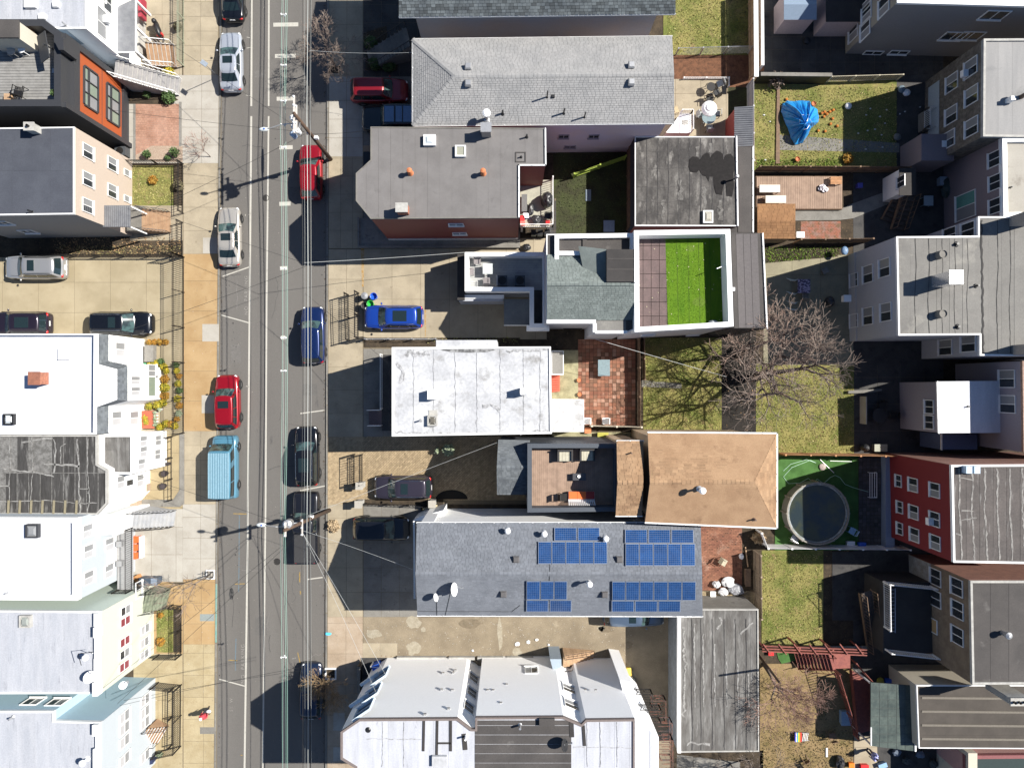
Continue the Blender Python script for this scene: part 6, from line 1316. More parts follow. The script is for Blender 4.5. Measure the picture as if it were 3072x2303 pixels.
# big white corner building
r8px=[(1078,2157),(1372,2155),(1414,2187),(1426,2187),(1427,2152),(1690,2150),(1744,2173),(1758,2159),(1904,2157),(1904,2420),(1066,2420),(1066,2303),(1022,2276),(1022,2195)]
r8=House('building','tall white apartment building with clapboard north wall and notched light wells',r8px,10.3,M('bright_white_siding',(.84,.84,.84),lap=.2,rough=.6,var=.02),cat='building',ph=.12,pw=.12,pmat=M('brown_roof_edge',(.16,.13,.12),rough=.8),roof=roof_white2,strips=(1.0,14,{'gap':.02}))
pieces('roofing_sheet',G(rect(1424,2160,1714,2400),10.24),roof_dgrey,r8.roof,20,.62,.03,10.2,10.24,jit=.012)
m=MB()
for x0,y0,x1,y1,w in ((1272,2160,1270,2252,.16),(1312,2160,1310,2268,.16),(1352,2160,1352,2252,.18),(1312,2228,1352,2228,.12),(1392,2200,1396,2248,.3),(1714,2165,1716,2210,.3),(1750,2175,1754,2236,.2)): m.beam(P(x0,y0,10.24),P(x1,y1,10.24),w,.03)
m.build('tar_seam',roof_black,r8.t)
nw=(P(1078,2157,10.3).xy,P(1022,2195,10.3).xy)
for x,y in ((1093,2130),(1117,2082),(1142,2030)): wall_window(r8.t,nw[0],nw[1],x,y,1.3,1.5,M('pale_blue_trim',(.5,.6,.68),rough=.5),glass,glass,'h',depth=.15)
for i,z_ in enumerate((3.3,6.8)): MB().prism([nw[0]*1.0+Vector((-.02,.03)),nw[1]+Vector((-.1,.05)),nw[1]+Vector((-.25,.2)),nw[0]+Vector((-.15,.3))],z_,z_+.25).build('band_course',MATS['pale_blue_trim'],r8.t)
na=(P(1372,2155,10.3).xy,P(1414,2187,10.3).xy)
for x,y in ((1420,2034),(1415,2078),(1406,2122)): wall_window(r8.t,na[0],na[1],x,y,.75,1.2,trimw,glass,glass,'h')
nb=(P(1690,2150,10.3).xy,P(1744,2173,10.3).xy)
for x,y in ((1708,2066),(1714,2113)): wall_window(r8.t,nb[0],nb[1],x,y,1.0,1.2,trimw,glass,blind,'h')
nn_=(P(1427,2152,10.3).xy,P(1690,2150,10.3).xy); wall_window(r8.t,nn_[0],nn_[1],1594,2010,.9,1.1,trimw,blind,glass,True)
for q in ((1190,1971,1338,1979),(1346,1971,1424,1979),(1432,1971,1510,1979),(1520,1971,1600,1979)): pbox(r8.t,'basement_ledge',cement,q,0,.35)
pbox(r8.t,'entry_box',bluegreyw,[(1650,1976),(1684,1976),(1684,2000),(1660,2012)],0,2.6)
stairs('side_steps','timber side steps with black rails against the white clapboard wall',(1780,1968),(1690,1982),0,1.5,1.0,9,woodtan,rails=iron,pitch=.35)
for x,y,z_ in ((1330,2020,8.8),(1360,2019,8.6),(1325,2070,8),(1357,2071,8),(1346,2127,9.4),(1463,2072,8),(1480,2072,8),(1520,2055,7.5),(1503,2110,9),(1275,2144,9.8),(1756,2071,8),(1787,2072,8),(1366,2012,5)):
    c=hit(P(1200,2156,10.3).xy,P(1372,2155,10.3).xy,x,y); MB().obox(c+Vector((0,.06,0)),(.09,0,0),(0,.06,0),(0,0,.09)).build('wall_vent',steel,r8.t)
vent_pipe(r8,1104,2188,10.2,.1,.1,black); vent_pipe(r8,1398,2205,10.2,.6,.07,whitepl); vent_pipe(r8,1560,2172,10.2,.6,.08,steel); dish(1690,2220,10.2,'dark backed satellite dish on the black central roof of the white building',.42,20,30,black); pbox(r8.t,'roof_hatch',roof_dgrey,(1618,2155,1664,2178),10.2,10.5); pbox(r8.t,'roof_hatch',roof_white_dirty,(1296,2268,1340,2300),10.2,10.45)
pbox(r8.t,'rear_wing',MATS['bright_white_siding'],[(1904,2157),(1916,2158),(1976,2210),(1976,2400),(1904,2400)],0,9.2); pieces('roofing_sheet',G([(1904,2160),(1918,2162),(1974,2212),(1974,2400),(1904,2400)],9.22),roof_white2,r8.t,1.0,12,.02,9.2,9.23)
pbox(r8.t,'rear_wing',MATS['bright_white_siding'],[(1860,2040),(1895,2045),(1945,2210),(1904,2210)],0,6)
fe=M('rusty_iron',(.2,.07,.04),(.06,.05,.05),sc=4,rough=.7)
for k,(x0,y0,x1,y1,z_,mt) in enumerate(((1880,2066,1950,2106,3.0,iron),(1905,2112,1975,2150,6.0,iron),(1950,2085,1990,2150,2.4,fe),(1975,2150,2008,2260,5.0,fe),(1985,2200,2010,2303,7.6,fe))):
    m=MB(); 
    for i in range(9): m.beam(P(x0,lerp(y0,y1,i/8),z_),P(x1,lerp(y0,y1,i/8),z_),.035)
    o=m.build('fire_escape',mt,r8.t); railing(r8.t,'fire_escape_railing',[(x0,y0),(x1,y0),(x1,y1),(x0,y1)],z_,.9,mt,pitch=.3,r=.02)
box_thing('yellow_crate','bright yellow crate beside the white building corner','crate',1878,2013,.8,.6,.4,yellowpl,rot=8); box_thing('crate','pale wooden crate below the yellow one','crate',1884,2034,.7,.45,.35,M('pale_wood',(.5,.42,.26),rough=.8))
fence('garden_wall','low concrete front wall along the shaded white building forecourt',[(1083,1985),(1083,2130)],.9,'wall'); fence('metal_fence','short white picket rail beside the blue bin',[(1120,1985),(1180,1985)],1.0,'rail',mat=trimw,pitch=.18)
box_thing('wheelie_bin','bright blue recycling bin in the shade of the white building','bin',1132,1998,.55,.6,1.0,bluepl,rot=20)
# garages
r9=House('garage','long low garage with streaky grey tar roof and white street side parapet',[(2036,1849),(2104,1848),(2104,1827),(2275,1827),(2277,2253),(2080,2255),(2036,2256)],3.4,conc_grey,cat='garage',ph=.1,pw=.08,pmat=cement,roof=roof_tar2,strips=(.9,30,{'gap':.05,'jit':.015}))
pbox(r9,'wall_cap',WT,(2033,1849,2043,2258),3.2,3.55); facade(r9,(P(2036,1849,3.4).xy,P(2036,2256,3.4).xy),M('blue_grey_block',(.2,.22,.24),(.15,.16,.17),sc=2,rough=.9),0,3.2)
r10=House('garage','low red sided garage with patched tar roof and black wet stain',[(1905,410),(2209,410),(2213,678),(1905,677)],3.5,darkred,cat='garage',ph=.08,pw=.06,pmat=trimw,roof=roof_tar2,strips=(.82,30,{'gap':.03,'jit':.012,'m':rollm('streaked_dark_tar_roof',A(120,116,112),A(84,81,79),A(160,156,150),sc=1.1,ramp=(.42,.58),sc3=1.2,ramp3=(.56,.68),var=.2,vsc=8,orand=.14,stretch=(1,.45,1),stretch3=(1.5,.6,1))}))
k=(H-3.45)/F
for pts in ([(2068,478),(2078,470),(2092,472),(2100,480),(2108,466),(2120,458),(2128,462),(2130,474),(2138,462),(2150,452),(2160,456),(2168,462),(2170,480),(2178,464),(2192,462),(2202,474),(2206,500),(2200,520),(2202,560),(2196,590),(2180,588),(2178,560),(2176,540),(2170,560),(2166,585),(2148,582),(2142,560),(2140,530),(2128,530),(2126,545),(2118,530),(2106,526),(2098,510),(2090,518),(2070,516),(2066,500)],):
    MB().prism([((x-CX)*k,-(y-CY)*k) for x,y in pts],3.44,3.475).build('wet_tar_patch',M('wet_tar',(.006,.005,.005),(.012,.01,.01),sc=4,rough=.7,var=.2,spec=.2),r10.t)
skylight(r10,2122,652,3.43,.75,.95,.25,gm=M('dusty_glass',(.35,.33,.28),rough=.4)); vent_pipe(r10,2200,540,3.4,.8,.06,steel,steel)
gutters(r10,[P(2209,410,3.5).xy,P(2213,678,3.5).xy],3.52)
pbox(r10,'lean_to',roof_dgrey,(2214,440,2257,697),0,2.9); pbox(r10,'lean_to',roof_dgrey,(2190,682,2257,699),0,2.86); gutter(r10,P(2259,440,2.9),P(2259,697,2.9)); facade(r10,(P(1905,410,3.5).xy,P(1905,677,3.5).xy),M('navy_wall',(.03,.035,.05),var=.1),0,3.4)
sh=T('shed','narrow shed with galvanised roof and red wall against the boundary','shed',P(2230,380,0)); MB().prism(G(rect(2206,325,2258,436),2.5),0,2.4).build('wall',M('red_shed_board',(.3,.06,.05),rough=.8,var=.1),sh); MB().poly3([P(2203,322,2.45),P(2261,318,2.75),P(2261,438,2.75),P(2203,440,2.45)],.05).build('roof',metalroof,sh)
m=MB()
for i in range(18): y=324+i*6.4; m.beam(P(2204,y,2.49),P(2260,y-2,2.79),.04,.03)
m.build('corrugation',metalroof,sh)
for i in range(5): MB().beam(P(2203,345+i*18,2.2),P(2192,352+i*18,.3),.06,.05).build('brace',WT,sh)

random.seed(12); bs=M('black_seam_tar',(.03,.028,.028),(.06,.056,.055),sc=5,rough=.8,var=.2); ps=M('pale_roof_streak',A(196,194,190),A(160,157,153),sc=4,rough=.9,var=.2)
for i,x in enumerate((2076,2102,2136,2172,2206,2238)): ribbon('seam_tar',[(x,1856),(x+2,1960),(x-1,2080),(x+2,2180),(x+1,2248)],3.352,.05,bs,r9.t,rag=.5,wig=.008); ribbon('roof_streak',[(x+7,1870+i*30),(x+8,1990+i*20),(x+9,2120)],3.354,.09,ps,r9.t,rag=.8,wig=.02)
for pts in ([(2150,1885),(2165,1872),(2162,1850)],[(2060,2230),(2095,2226),(2130,2232)],[(2050,1880),(2056,1990),(2052,2150)],[(2220,1900),(2240,1880),(2260,1868)]): ribbon('roof_streak',pts,3.355,.14,ps,r9.t,rag=.8,wig=.05)
for x in (1940,1972,2004,2036,2068,2102,2136,2170): ribbon('seam_tar',[(x,415),(x+2,540),(x,672)],3.462,.05,bs,r10.t,rag=.4,wig=.008); 
for y in (452,505,560,604,640): ribbon('seam_tar',[(1912,y),(1980,y+4),(2060,y-3)],3.463,.03,bs,r10.t,rag=.6)
for x,y0,y1 in ((2090,440,470),(2130,430,458),(2040,540,600),(2110,560,650),(1990,600,660),(2160,600,660)): ribbon('roof_streak',[(x,y0),(x+3,(y0+y1)/2),(x,y1)],3.461,.3,M('dusty_streak',A(150,147,142),A(112,108,104),sc=3,ramp=(.4,.6),rough=.9,var=.2),r10.t,rag=.6,wig=.05)
dk_=M('roof_grime',(.2,.2,.2),(.4,.4,.41),sc=5,ramp=(.4,.6),rough=.9,var=.15)
for pts,w in (([(1560,1298),(1600,1292),(1650,1296)],.14),([(1200,1070),(1230,1058),(1290,1064)],.3),([(1190,1090),(1210,1120),(1200,1150)],.2),([(1180,1296),(1300,1301),(1420,1300)],.08),([(1448,1220),(1470,1216),(1500,1230)],.2),([(1520,1050),(1600,1052),(1644,1048)],.1)): ribbon('roof_grime',pts,6.638,w,dk_,r5.t,rag=.8,wig=.06)
for x in (1240,1300,1365,1430,1500,1570,1620): ribbon('roof_grime',[(x,1046),(x+1,1170),(x,1300)],6.637,.025,dk_,r5.t,rag=.5)
for x0,y0,x1,y1 in ((1100,2215,1270,2216),(1148,2165,1146,2300),(1210,2165,1212,2300),(1760,2165,1762,2300),(1800,2165,1802,2300),(1850,2165,1852,2300),(1720,2240,1900,2242)): ribbon('roof_grime',[(x0,y0),((x0+x1)/2,(y0+y1)/2),(x1,y1)],10.235,.035,dk_,r8.t,rag=.5)

random.seed(31); sm=M('turf_seam',(.05,.09,.01),rough=1)
for x in (2030,2063,2095,2128): ribbon('turf_seam',[(x,706),(x+3,840),(x+5,972)],6.786,.03,sm,t4,rag=.4,wig=.005)
for i in range(40): c=P(random.uniform(1915,2170),random.uniform(712,968),6.79); a=.03*random.uniform(.5,1.6); MB().add([(c.x-a,c.y,c.z+.02),(c.x,c.y-a,c.z+.02),(c.x+a,c.y,c.z+.025),(c.x,c.y+a*.7,c.z+.02)],[(0,1,2,3)]).build('dead_leaf',M('dead_leaf',(.5,.45,.3),rough=.9),t4)
for q in ((2098,905,.5,.35),(2072,745,.35,.25)):
    c=P(q[0],q[1],6.79); MB().add([(c.x+q[2]*math.cos(i*.45)*random.uniform(.7,1.2),c.y+q[3]*math.sin(i*.45)*random.uniform(.7,1.2),6.783) for i in range(14)],[tuple(range(14))]).build('worn_turf_spot',M('worn_turf',(.1,.17,.016),(.09,.15,.012),sc=5,rough=1),t4)
# ---------------- east row ----------------
f1=House('house','large grey rendered house with white roof edge in the top right corner',[(2692,8),(3300,24),(3300,-300),(2692,-300)],7.5,M('dark_grey_render',(.2,.19,.19),rough=.9,var=.06,bump=.2,bsc=40),ph=.1,pw=.1,pmat=WT,roof=roof_white)
e=f1.edge((2640,-60)); facade(f1,e,M('beige_grey_render',(.25,.23,.19),rough=.85,var=.05),0,7.4); f1.win(e,[(2655,17),(2603,40),(2599,88),(2563,95),(2600,5)],1.2,1.3,p1=glass,p2=blind,off=.05)
e=f1.edge((2850,70)); f1.win(e,[(2984,45),(2861,108),(2912,107)],1.6,1.1); f1.win(e,[(2620,158),(2697,157)],1.4,.5)
pbox(f1,'awning',M('cream_awning',(.6,.58,.5),lap=.1),(3018,42,3200,98),2.4,3.4)
f2=House('house','brown stone clad house with smooth pale flat roof',[(2952,117),(3300,115),(3300,414),(2950,409)],7.0,stone,ph=.15,pw=.14,pmat=cement,roof=rollm('smooth_pale_roof',A(196,194,192),A(182,181,180),A(164,164,164),sc=.5,sc3=.6,ramp3=(.6,.75),var=.04,stretch=(3,.4,1)),strips=(1.0,20,{'gap':.008}))
e=f2.edge((2880,280)); f2.win(e,[(2857,248),(2916,287),(2855,345),(2916,381)],1.15,1.3,p1=blind,p2=glass); f2.win(e,[(2914,203),(2848,418)],1.15,1.3,p1=blind,p2=glass,ac=True); facade(f2,e,M('pale_band',(.34,.4,.44),rough=.8,var=.1),.5,1.9,a=.1,b=.75)
pbox(f2,'side_wing',mauve,(2764,402,2862,482),0,2.9); c=P(3062,292,6.85); MB().lathe(c.x,c.y,[(.16,6.8),(.16,7.9),(.3,7.95),(.3,8.15),(.1,8.3)],12).build('chimney_cowl',MATS['brown_metal'],f2.t); pbox(f2,'roof_box',WT,(3034,288,3048,300),6.85,7.5)
pbox(f2,'balcony',conc_grey,(2772,333,2812,388),0,.8); railing(f2.t,'balcony_railing',[(2812,333),(2772,333),(2772,388),(2812,388)],.8,.8,trimw)
f3=House('house','mauve rendered house with cream coated roof and white framed windows',[(3008,412),(3300,412),(3300,645),(3012,650)],6.8,mauve,ph=.3,pw=.3,pmat=whitep,roof=roof_cream)
e=f3.edge((2940,530)); f3.win(e,[(2984,477),(2986,547),(2986,618)],1.0,1.1); f3.win(e,[(2898,618)],1.9,2.2,p1=M('teal_glass_door',(.12,.28,.24),rough=.2),p2=blind); vent_pipe(f3,3030,563,6.5,.3,.05)
pbox(f3,'rear_wing',M('dark_render',(.14,.12,.12),var=.08),(2830,700,2900,708),0,1)
f4=House('house','blue grey house with dull grey strip roof and tall shining metal chimney',[(2690,710),(2935,708),(2935,650),(3300,650),(3300,1070),(2940,1066),(2940,1004),(2696,1006)],7.0,blgrey,ph=.1,pw=.1,pmat=trimw,roof=roof_grey2,strips=(.92,30,{'gap':.035,'jit':.014}))
e=f4.edge((2620,880)); f4.win(e,[(2655,803),(2605,822),(2659,936),(2605,948)],1.25,1.35,p1=blind,p2=glass); f4.win(e,[(2563,840),(2563,962)],1.0,1.1); facade(f4,e,M('pale_lower_wall',(.42,.43,.46),rough=.8,var=.06),0,1.1,th=.06)
f4.win(f4.edge((2860,1040)),[(2837,1042),(2906,1031)],1.1,1.5,p1=blind,p2=glass); f4.win(f4.edge((2860,680)),[(2905,690),(2850,705)],1.0,1.4)
chimney(f4,2812,845,6.9,.85,.85,2.1,mat=M('bright_galvanised',(.8,.8,.82),rough=.25,metal=.8),flues=0,capm=steel)
for x,y in ((2816,766),(2816,943)): c=P(x,y,6.93); MB().lathe(c.x,c.y,[(.3,6.9),(.26,7.5),(.3,7.5),(.2,7.42)],14).build('roof_vent',MATS['grey_concrete'],f4.t)
for x,y in ((2868,733),(2872,980)): vent_pipe(f4,x,y,6.93,.25,.1)
pbox(f4,'roof_hatch',roof_grey2,(2862,825,2896,851),6.9,7.2); vent_pipe(f4,2926,858,6.95,.4,.07)
for x,y,w in ((3050,665,1.1),(3060,1050,1.1)): chimney(f4,x,y,6.9,w,.7,2.2,mat=MATS['dirty_stucco'],flues=0)
c=P(2536,896,.5); box_thing('wall_unit','white boxed heat pump on the pale wall above the shaded concrete yard','heat pump',2538,896,.55,.5,.5,whitep,2.0)
f5=House('house','mauve grey house with brick gutter edge and white roofed rear wing',[(3068,1083),(3300,1083),(3300,1362),(3072,1356)],7.4,M('mauve_grey_render',(.24,.22,.25),rough=.85,var=.05),ph=.1,pw=.1,pmat=M('brick_coping',(.3,.2,.15),var=.3,vsc=6),roof=roof_grey2)
e=f5.edge((3020,1200)); f5.win(e,[(3022,1136),(3024,1212)],1.2,1.5,p1=blind,p2=glass)
pbox(f5,'rear_wing',M('mauve_grey_render',(.24,.22,.25)),[(2812,1146),(2999,1144),(3002,1297),(2815,1298)],0,5.0); pbox(f5,'wing_roof',roof_white,[(2809,1144),(2999,1142),(3002,1298),(2813,1299)],5.0,5.08); gutter(f5,P(2811,1144,5.1),P(2815,1299,5.1)); vent_pipe(f5,2902,1219,5.05,.3,.05)
a,b_=P(2812,1146,5).xy,P(2815,1298,5).xy
for y in (1220,1266): wall_window(f5.t,a,b_,2789,y,.95,1.0,trimw,glass,glass)
pbox(f5,'lower_roof',M('slate_blue_roof',(.08,.11,.2),var=.1),(2826,1302,2932,1348),0,2.9); gutter(f5,P(2824,1300,2.95),P(2824,1349,2.95))
f6=House('house','bright red rendered house with nine white windows and streaked brown roof',[(2855,1395),(3300,1392),(3300,1694),(2861,1686)],8.5,redw,ph=.12,pw=.12,pmat=whitep,roof=rollm('brown_grey_streaked_roof',A(124,116,112),A(106,100,97),A(160,156,152),sc=.8,sc3=1.2,ramp3=(.58,.7),stretch3=(2.5,.4,1),var=.12,vsc=8,orand=.05),strips=(.93,30,{'gap':.03,'jit':.015}))
ps2=M('pale_sealant',A(190,186,180),A(150,146,142),sc=4,var=.15,rough=.9)
for i in range(6): x=2878+i*38; ribbon('seam_repair',[(x,1404),(x+2,1460),(x-1,1530),(x+5,1600),(x+8,1680)],8.425,.1,ps2,f6.t,rag=.8,wig=.02)
for pts in ([(2875,1432),(2918,1438)],[(2884,1530),(2920,1534)],[(2884,1560),(2930,1552)],[(2868,1600),(2884,1606)]): ribbon('seam_repair',pts,8.426,.08,ps2,f6.t,rag=.7)
dc=M('dark_roof_crack',(.04,.038,.036),rough=.9)
for x in (2746,2786,2826,2864,2902,2992,3030): ribbon('roof_crack',[(x,716 if x<2935 else 660),(x+3,800),(x-2,900),(x+2,1000 if x<2935 else 1060)],6.942,.035,dc,f4.t,rag=.6,wig=.006)
ribbon('roof_crack',[(2944,660),(2947,860),(2950,1062)],6.943,.12,dc,f4.t,rag=.5)
e=f6.edge((2760,1540)); f6.win(e,[(2697,1442),(2701,1521),(2701,1585)],.85,.7); f6.win(e,[(2741,1454),(2743,1536),(2745,1604),(2806,1470),(2808,1627)],.95,1.05,p1=glass,p2=blind); f6.win(e,[(2806,1557)],.95,1.05,ac=True)
pbox(f6,'base_ledge',redbase,(2657,1370,2684,1645),0,.7); facade(f6,(P(2855,1395,8.5).xy,P(3300,1392,8.5).xy),M('worn_brick_wall',(.3,.15,.11),(.24,.12,.09),sc=2,rough=.9,var=.1),0,8.3)
for x in (2908,2932): pbox(f6,'roof_cooler',M('pale_blue_metal',(.4,.5,.6),rough=.4),(x-9,1398,x+9,1420),8.4,8.9)
f7=House('house','tan brick house with dark gritty flat roof behind a railed terrace',[(2912,1742),(3300,1742),(3300,2050),(2918,2052)],7.5,tanbrick,ph=.12,pw=.14,pmat=cement,roof=roof_dgrey,strips=(1.3,30,{'gap':.02,'jit':.008}))
e=f7.edge((2840,1850)); f7.win(e,[(2808,1731),(2872,1760),(2808,1795),(2874,1828),(2874,1906)],1.15,1.2); f7.win(e,[(2801,1876)],1.0,.9,p1=M('plywood',(.4,.26,.12),var=.1),mull=False); facade(f7,(P(2912,1742,7.5).xy,P(3300,1742,7.5).xy),MATS['worn_brick_wall'],0,7.3)
facade(f7,e,M('whitewashed_brick',(.34,.35,.36),(.25,.24,.22),sc=1.5,var=.15),0,2.9,a=.0,b=.62,th=.05)
c=P(3006,1896,7.4); MB().lathe(c.x,c.y,[(.17,7.3),(.17,7.9),(.24,7.92),(.24,8.1),(.08,8.2)],14).build('chimney_cowl',steel,f7.t)
pbox(f7,'terrace',roof_black,(2650,1746,2800,1958),0,2.9); 
for pts in ([(2650,1744),(2652,1878)],[(2652,1743),(2790,1757)],[(2656,1946),(2797,1962)]): railing(f7.t,'terrace_railing',pts,2.9,1.0,trimw,pitch=.17,r=.035)
chimney(f7,2986,2056,5.4,1.4,.45,2.6,mat=cement,flues=4,fl=black)
c=P(2677,1830,2.95); t=TL('ladder','long pale aluminium ladder lying on the dark railed terrace','ladder',(c.x,c.y,2.93),R(90))
for s in (-.2,.2): MB().beam((-1.7,s,.05),(1.7,s,.05),.05,.06).build('rail',alum,t)
for i in range(12): MB().beam((-1.6+i*.29,-.2,.05),(-1.6+i*.29,.2,.05),.035).build('rung',alum,t)
stairs('outdoor_stairs','dark weathered timber stairs beside the railed terrace',(2618,1945),(2598,1775),0,2.4,.9,12,M('dark_timber',(.05,.04,.035),(.08,.065,.055),sc=4,rough=.9),rails=woodbrown,pitch=.3,side=woodbrown)
f8=House('house','house with banded brown grey roof and cream north wall in the lower right corner',[(2750,2055),(3300,2055),(3300,2246),(2757,2243)],3.9,M('cream_render',(.5,.45,.36),rough=.85,var=.05),ph=.06,pw=.06,pmat=trimw,roof=roof_brown,strips=(30,1.0,{'gap':.05,'jit':.02}))
m=MB()
for i in range(4): y=2092+i*41; m.beam(P(2765,y,3.89),P(3290,y+5,3.89),.16,.03)
m.build('seam_strip',M('pale_grit_strip',A(150,142,130),var=.12,rough=.9),f8.t)
cn=T('canopy','green grey translucent sheet canopy over the yard beside the brown banded roof','canopy',P(2680,2140,0)); cpx=[(2612,2046),(2744,2056),(2742,2252),(2612,2236)]
fr=MB().prism(G(cpx,3.0),2.92,2.98).build('frame',M('dark_underlay',(.06,.07,.065),var=.1),cn); pieces('panel',G(cpx,3.0),clearroof,fr,.66,.66,.04,2.98,3.0,jit=.01)
for x,y in ((2614,2050),(2614,2234),(2740,2058),(2740,2248)): a=P(x,y,2.9); MB().box(a.x-.05,a.x+.05,a.y-.05,a.y+.05,0,2.92).build('post',WT,cn)
MB().beam(P(2745,2050,3.02),P(2746,2252,3.02),.12,.1).build('gutter',WT,cn); MB().beam(P(2613,2180,3.02),P(2613,2234,3.02),.08,.1).build('gutter',WT,cn)
f9=House('house','pink rendered house corner at the very bottom right edge',[(2896,2266),(3300,2262),(3300,2500),(2900,2500)],3.6,pinkw,ph=.2,pw=.25,pmat=M('maroon_coping',(.2,.07,.07),rough=.8),roof=M('dark_green_roof',(.02,.035,.035),var=.1))
pbox(f9,'porch_frame',MATS['cream_render'],(2905,2258,2932,2400),0,3.9)
# sheds at the top
def shed(label,x0,y0,x1,y1,z,zr,wall,roof,ridge='y',name='shed',row_=None,sheets=False):
    c=P((x0+x1)/2,(y0+y1)/2,0); t=T(name,label,name,(c.x,c.y,0)); a=[P(x0,y0,z),P(x1,y0,z),P(x1,y1,z),P(x0,y1,z)]
    MB().prism(offset([q.xy for q in a],.12),0,z-.04).build('wall',wall,t)
    if ridge=='y': r=[P(x0,(y0+y1)/2,zr),P(x1,(y0+y1)/2,zr)]; fs=((0,1,5,4),(2,3,4,5))
    pts=a+r; 
    o=None
    for f in fs:
        o=MB().poly3([pts[i] for i in f],.06).build('roof',roof,t)
        if sheets: s=MB(); shingles(s,[pts[i] for i in f],.2,.4); s.build('shingles',roof,o,kind='stuff')
    return t
shed('small pale blue roofed shed with gridded lower slope at the top edge',2352,-32,2450,60,2.4,3.0,M('pale_pink_boards',(.42,.34,.34),lap=.12),M('pale_blue_roof',(.2,.26,.34),rough=.5,var=.06))
shed('larger shed with dark felt roof beside the pale blue roofed shed',2478,-60,2592,66,2.5,2.9,MATS['pale_pink_boards'],roof_black)
shed('garden shed with light brown shingle roof beside the timber deck',2272,612,2386,716,2.3,2.75,M('shed_boards',(.3,.2,.13),lap=.12),sh_tanshed,sheets=True)
c=P(2395,580,.3); dkp=T('deck','wide ground level deck of brown boards behind the low sheds','deck',(c.x,c.y,0)); df=MB().prism(G([(2268,528),(2528,528),(2528,628),(2268,628)],.3),0,.26).build('frame',woodbrown,dkp)
pieces('board',G([(2270,530),(2526,530),(2526,626),(2270,626)],.3),deckbrown,df,.15,30,.014,.27,.3,jit=.003)
for x,y,l in ((2308,567,'white padded sun lounger nearer the slat fence'),(2326,599,'white padded sun lounger nearer the brown shed')):
    c=P(x,y,.7); t=TL('sun_lounger',l,'sun lounger',(c.x,c.y,.3),0)
    for sx in (-.7,.7):
        for sy in (-.28,.28): MB().beam((sx,sy,0),(sx,sy,.4),.05).build('leg',woodbrown,t)
    MB().box(-.82,.82,-.3,.3,.4,.52).build('cushion',M('cream_cushion',(.62,.57,.5),rough=.9,var=.04),t)
c=P(2507,542,.6); t=TL('bench','orange cedar slatted crate table on the timber deck','table',(c.x,c.y,.3),0)
for i in range(6): MB().box(-.45,.45,-.3+i*.1,-.22+i*.1,.36,.4).build('slat',woodcedar,t)
for sx in (-.4,.4):
    for sy in (-.25,.25): MB().beam((sx,sy,0),(sx,sy,.36),.06).build('leg',woodcedar,t)
lump('cloth','crumpled white patterned cloth beside the cedar table','cloth',2470,565,.3,.35,.3,.25,M('white_cloth',(.7,.68,.7),(.15,.13,.15),sc=4,ramp=(.5,.55)),.3)
# boundaries
fence('garden_wall','tall brown board wall with white cap between the back lawns and the paved yard',[(2244,-60),(2246,240)],1.9,'board',mat=woodtan,pitch=.16); fence('garden_wall','white capped masonry wall on the south side of the dark paved yard',[(2262,248),(2470,250)],1.5,'wall',cat='wall'); 
wt=T('garden_wall','white masonry wall running north along the dark paved yard','wall',P(2262,80,0)); MB().prism(G([(2256,-60),(2264,-60),(2266,230),(2258,230)]),0,2.0).build('wall',whitep,wt); MB().prism(G([(2261,-60),(2274,-60),(2276,230),(2263,230)],2.06),2.0,2.06).build('cap',whitep,wt)
fence('garden_fence','thin white fence between the metal shed and the tarpaulin garden',[(2240,262),(2242,500)],1.6,'board',mat=M('grey_white_board',(.4,.4,.4),rough=.7,var=.06,orand=.06),pitch=.3)
fence('garden_fence','dark slatted wooden fence between the tarpaulin garden and the timber deck',[(2262,516),(2700,518)],1.5,'board',mat=woodbrown,pitch=.15)
fence('garden_fence','dark wooden fence south of the brick corner and tan shed',[(2380,730),(2590,728)],1.6,'board',mat=woodbrown,pitch=.2)
fence('garden_fence','orange cedar fence between the lawn and the pool yard',[(2330,1357),(2692,1362)],1.9,'board',mat=woodcedar,pitch=.16)
fence('garden_fence','white vinyl fence on the south side of the pool yard',[(2285,1632),(2700,1636)],1.5,'board',mat=whitepl,pitch=.3,post=2.0)
fence('garden_fence','short white vinyl fence by the dry ornamental grass',[(2268,1588),(2285,1632)],1.4,'board',mat=whitepl,pitch=.3)
fence('garden_fence','grey brown board fence at the end of the red paved patio',[(2260,1650),(2262,1835)],1.8,'board',mat=M('grey_brown_board',(.27,.21,.15),rough=.85,var=.1,orand=.1),pitch=.15)
fence('garden_fence','dark board fence between the brick patio and the lawn',[(1912,1018),(1914,1275)],1.1,'board',mat=woodbrown,pitch=.2); fence('garden_fence','dark board fence on the lawn side of the brick patio strip',[(1926,1018),(1928,1138)],1.1,'board',mat=woodbrown,pitch=.2)
fence('garden_fence','white board fence on the south side of the brick patio',[(1770,1275),(1916,1278)],1.4,'board',mat=M('cream_board',(.55,.5,.4),rough=.8,orand=.08),pitch=.2)
fence('wire_fence','wire mesh fence between the two lawns behind the slate house',[(2026,166),(2244,160)],1.2,'chain',mat=steel,cat='fence')
fence('edging_fence','white scalloped edging fence along the reddish flower bed',[(2050,238),(2184,238),(2184,262)],.35,'rail',mat=trimw,pitch=.13)
fence('railing','tan zigzag railing at the edge of the dark paved yard',[(2480,246),(2690,240)],1.0,'rail',mat=M('cream_wood_rail',(.5,.45,.34),rough=.8),pitch=.14)
fence('wooden_rail','timber rail along the courtyard of the dark red house',[(1720,533),(1872,480)],1.1,'board',mat=M('lime_green_board',(.3,.38,.06),rough=.8,var=.2),pitch=.25,cat='fence') 
fence('wooden_fence','dark timber fence between the courtyard and the low garage',[(1880,450),(1880,690)],1.6,'board',mat=woodbrown,pitch=.25,cat='fence')
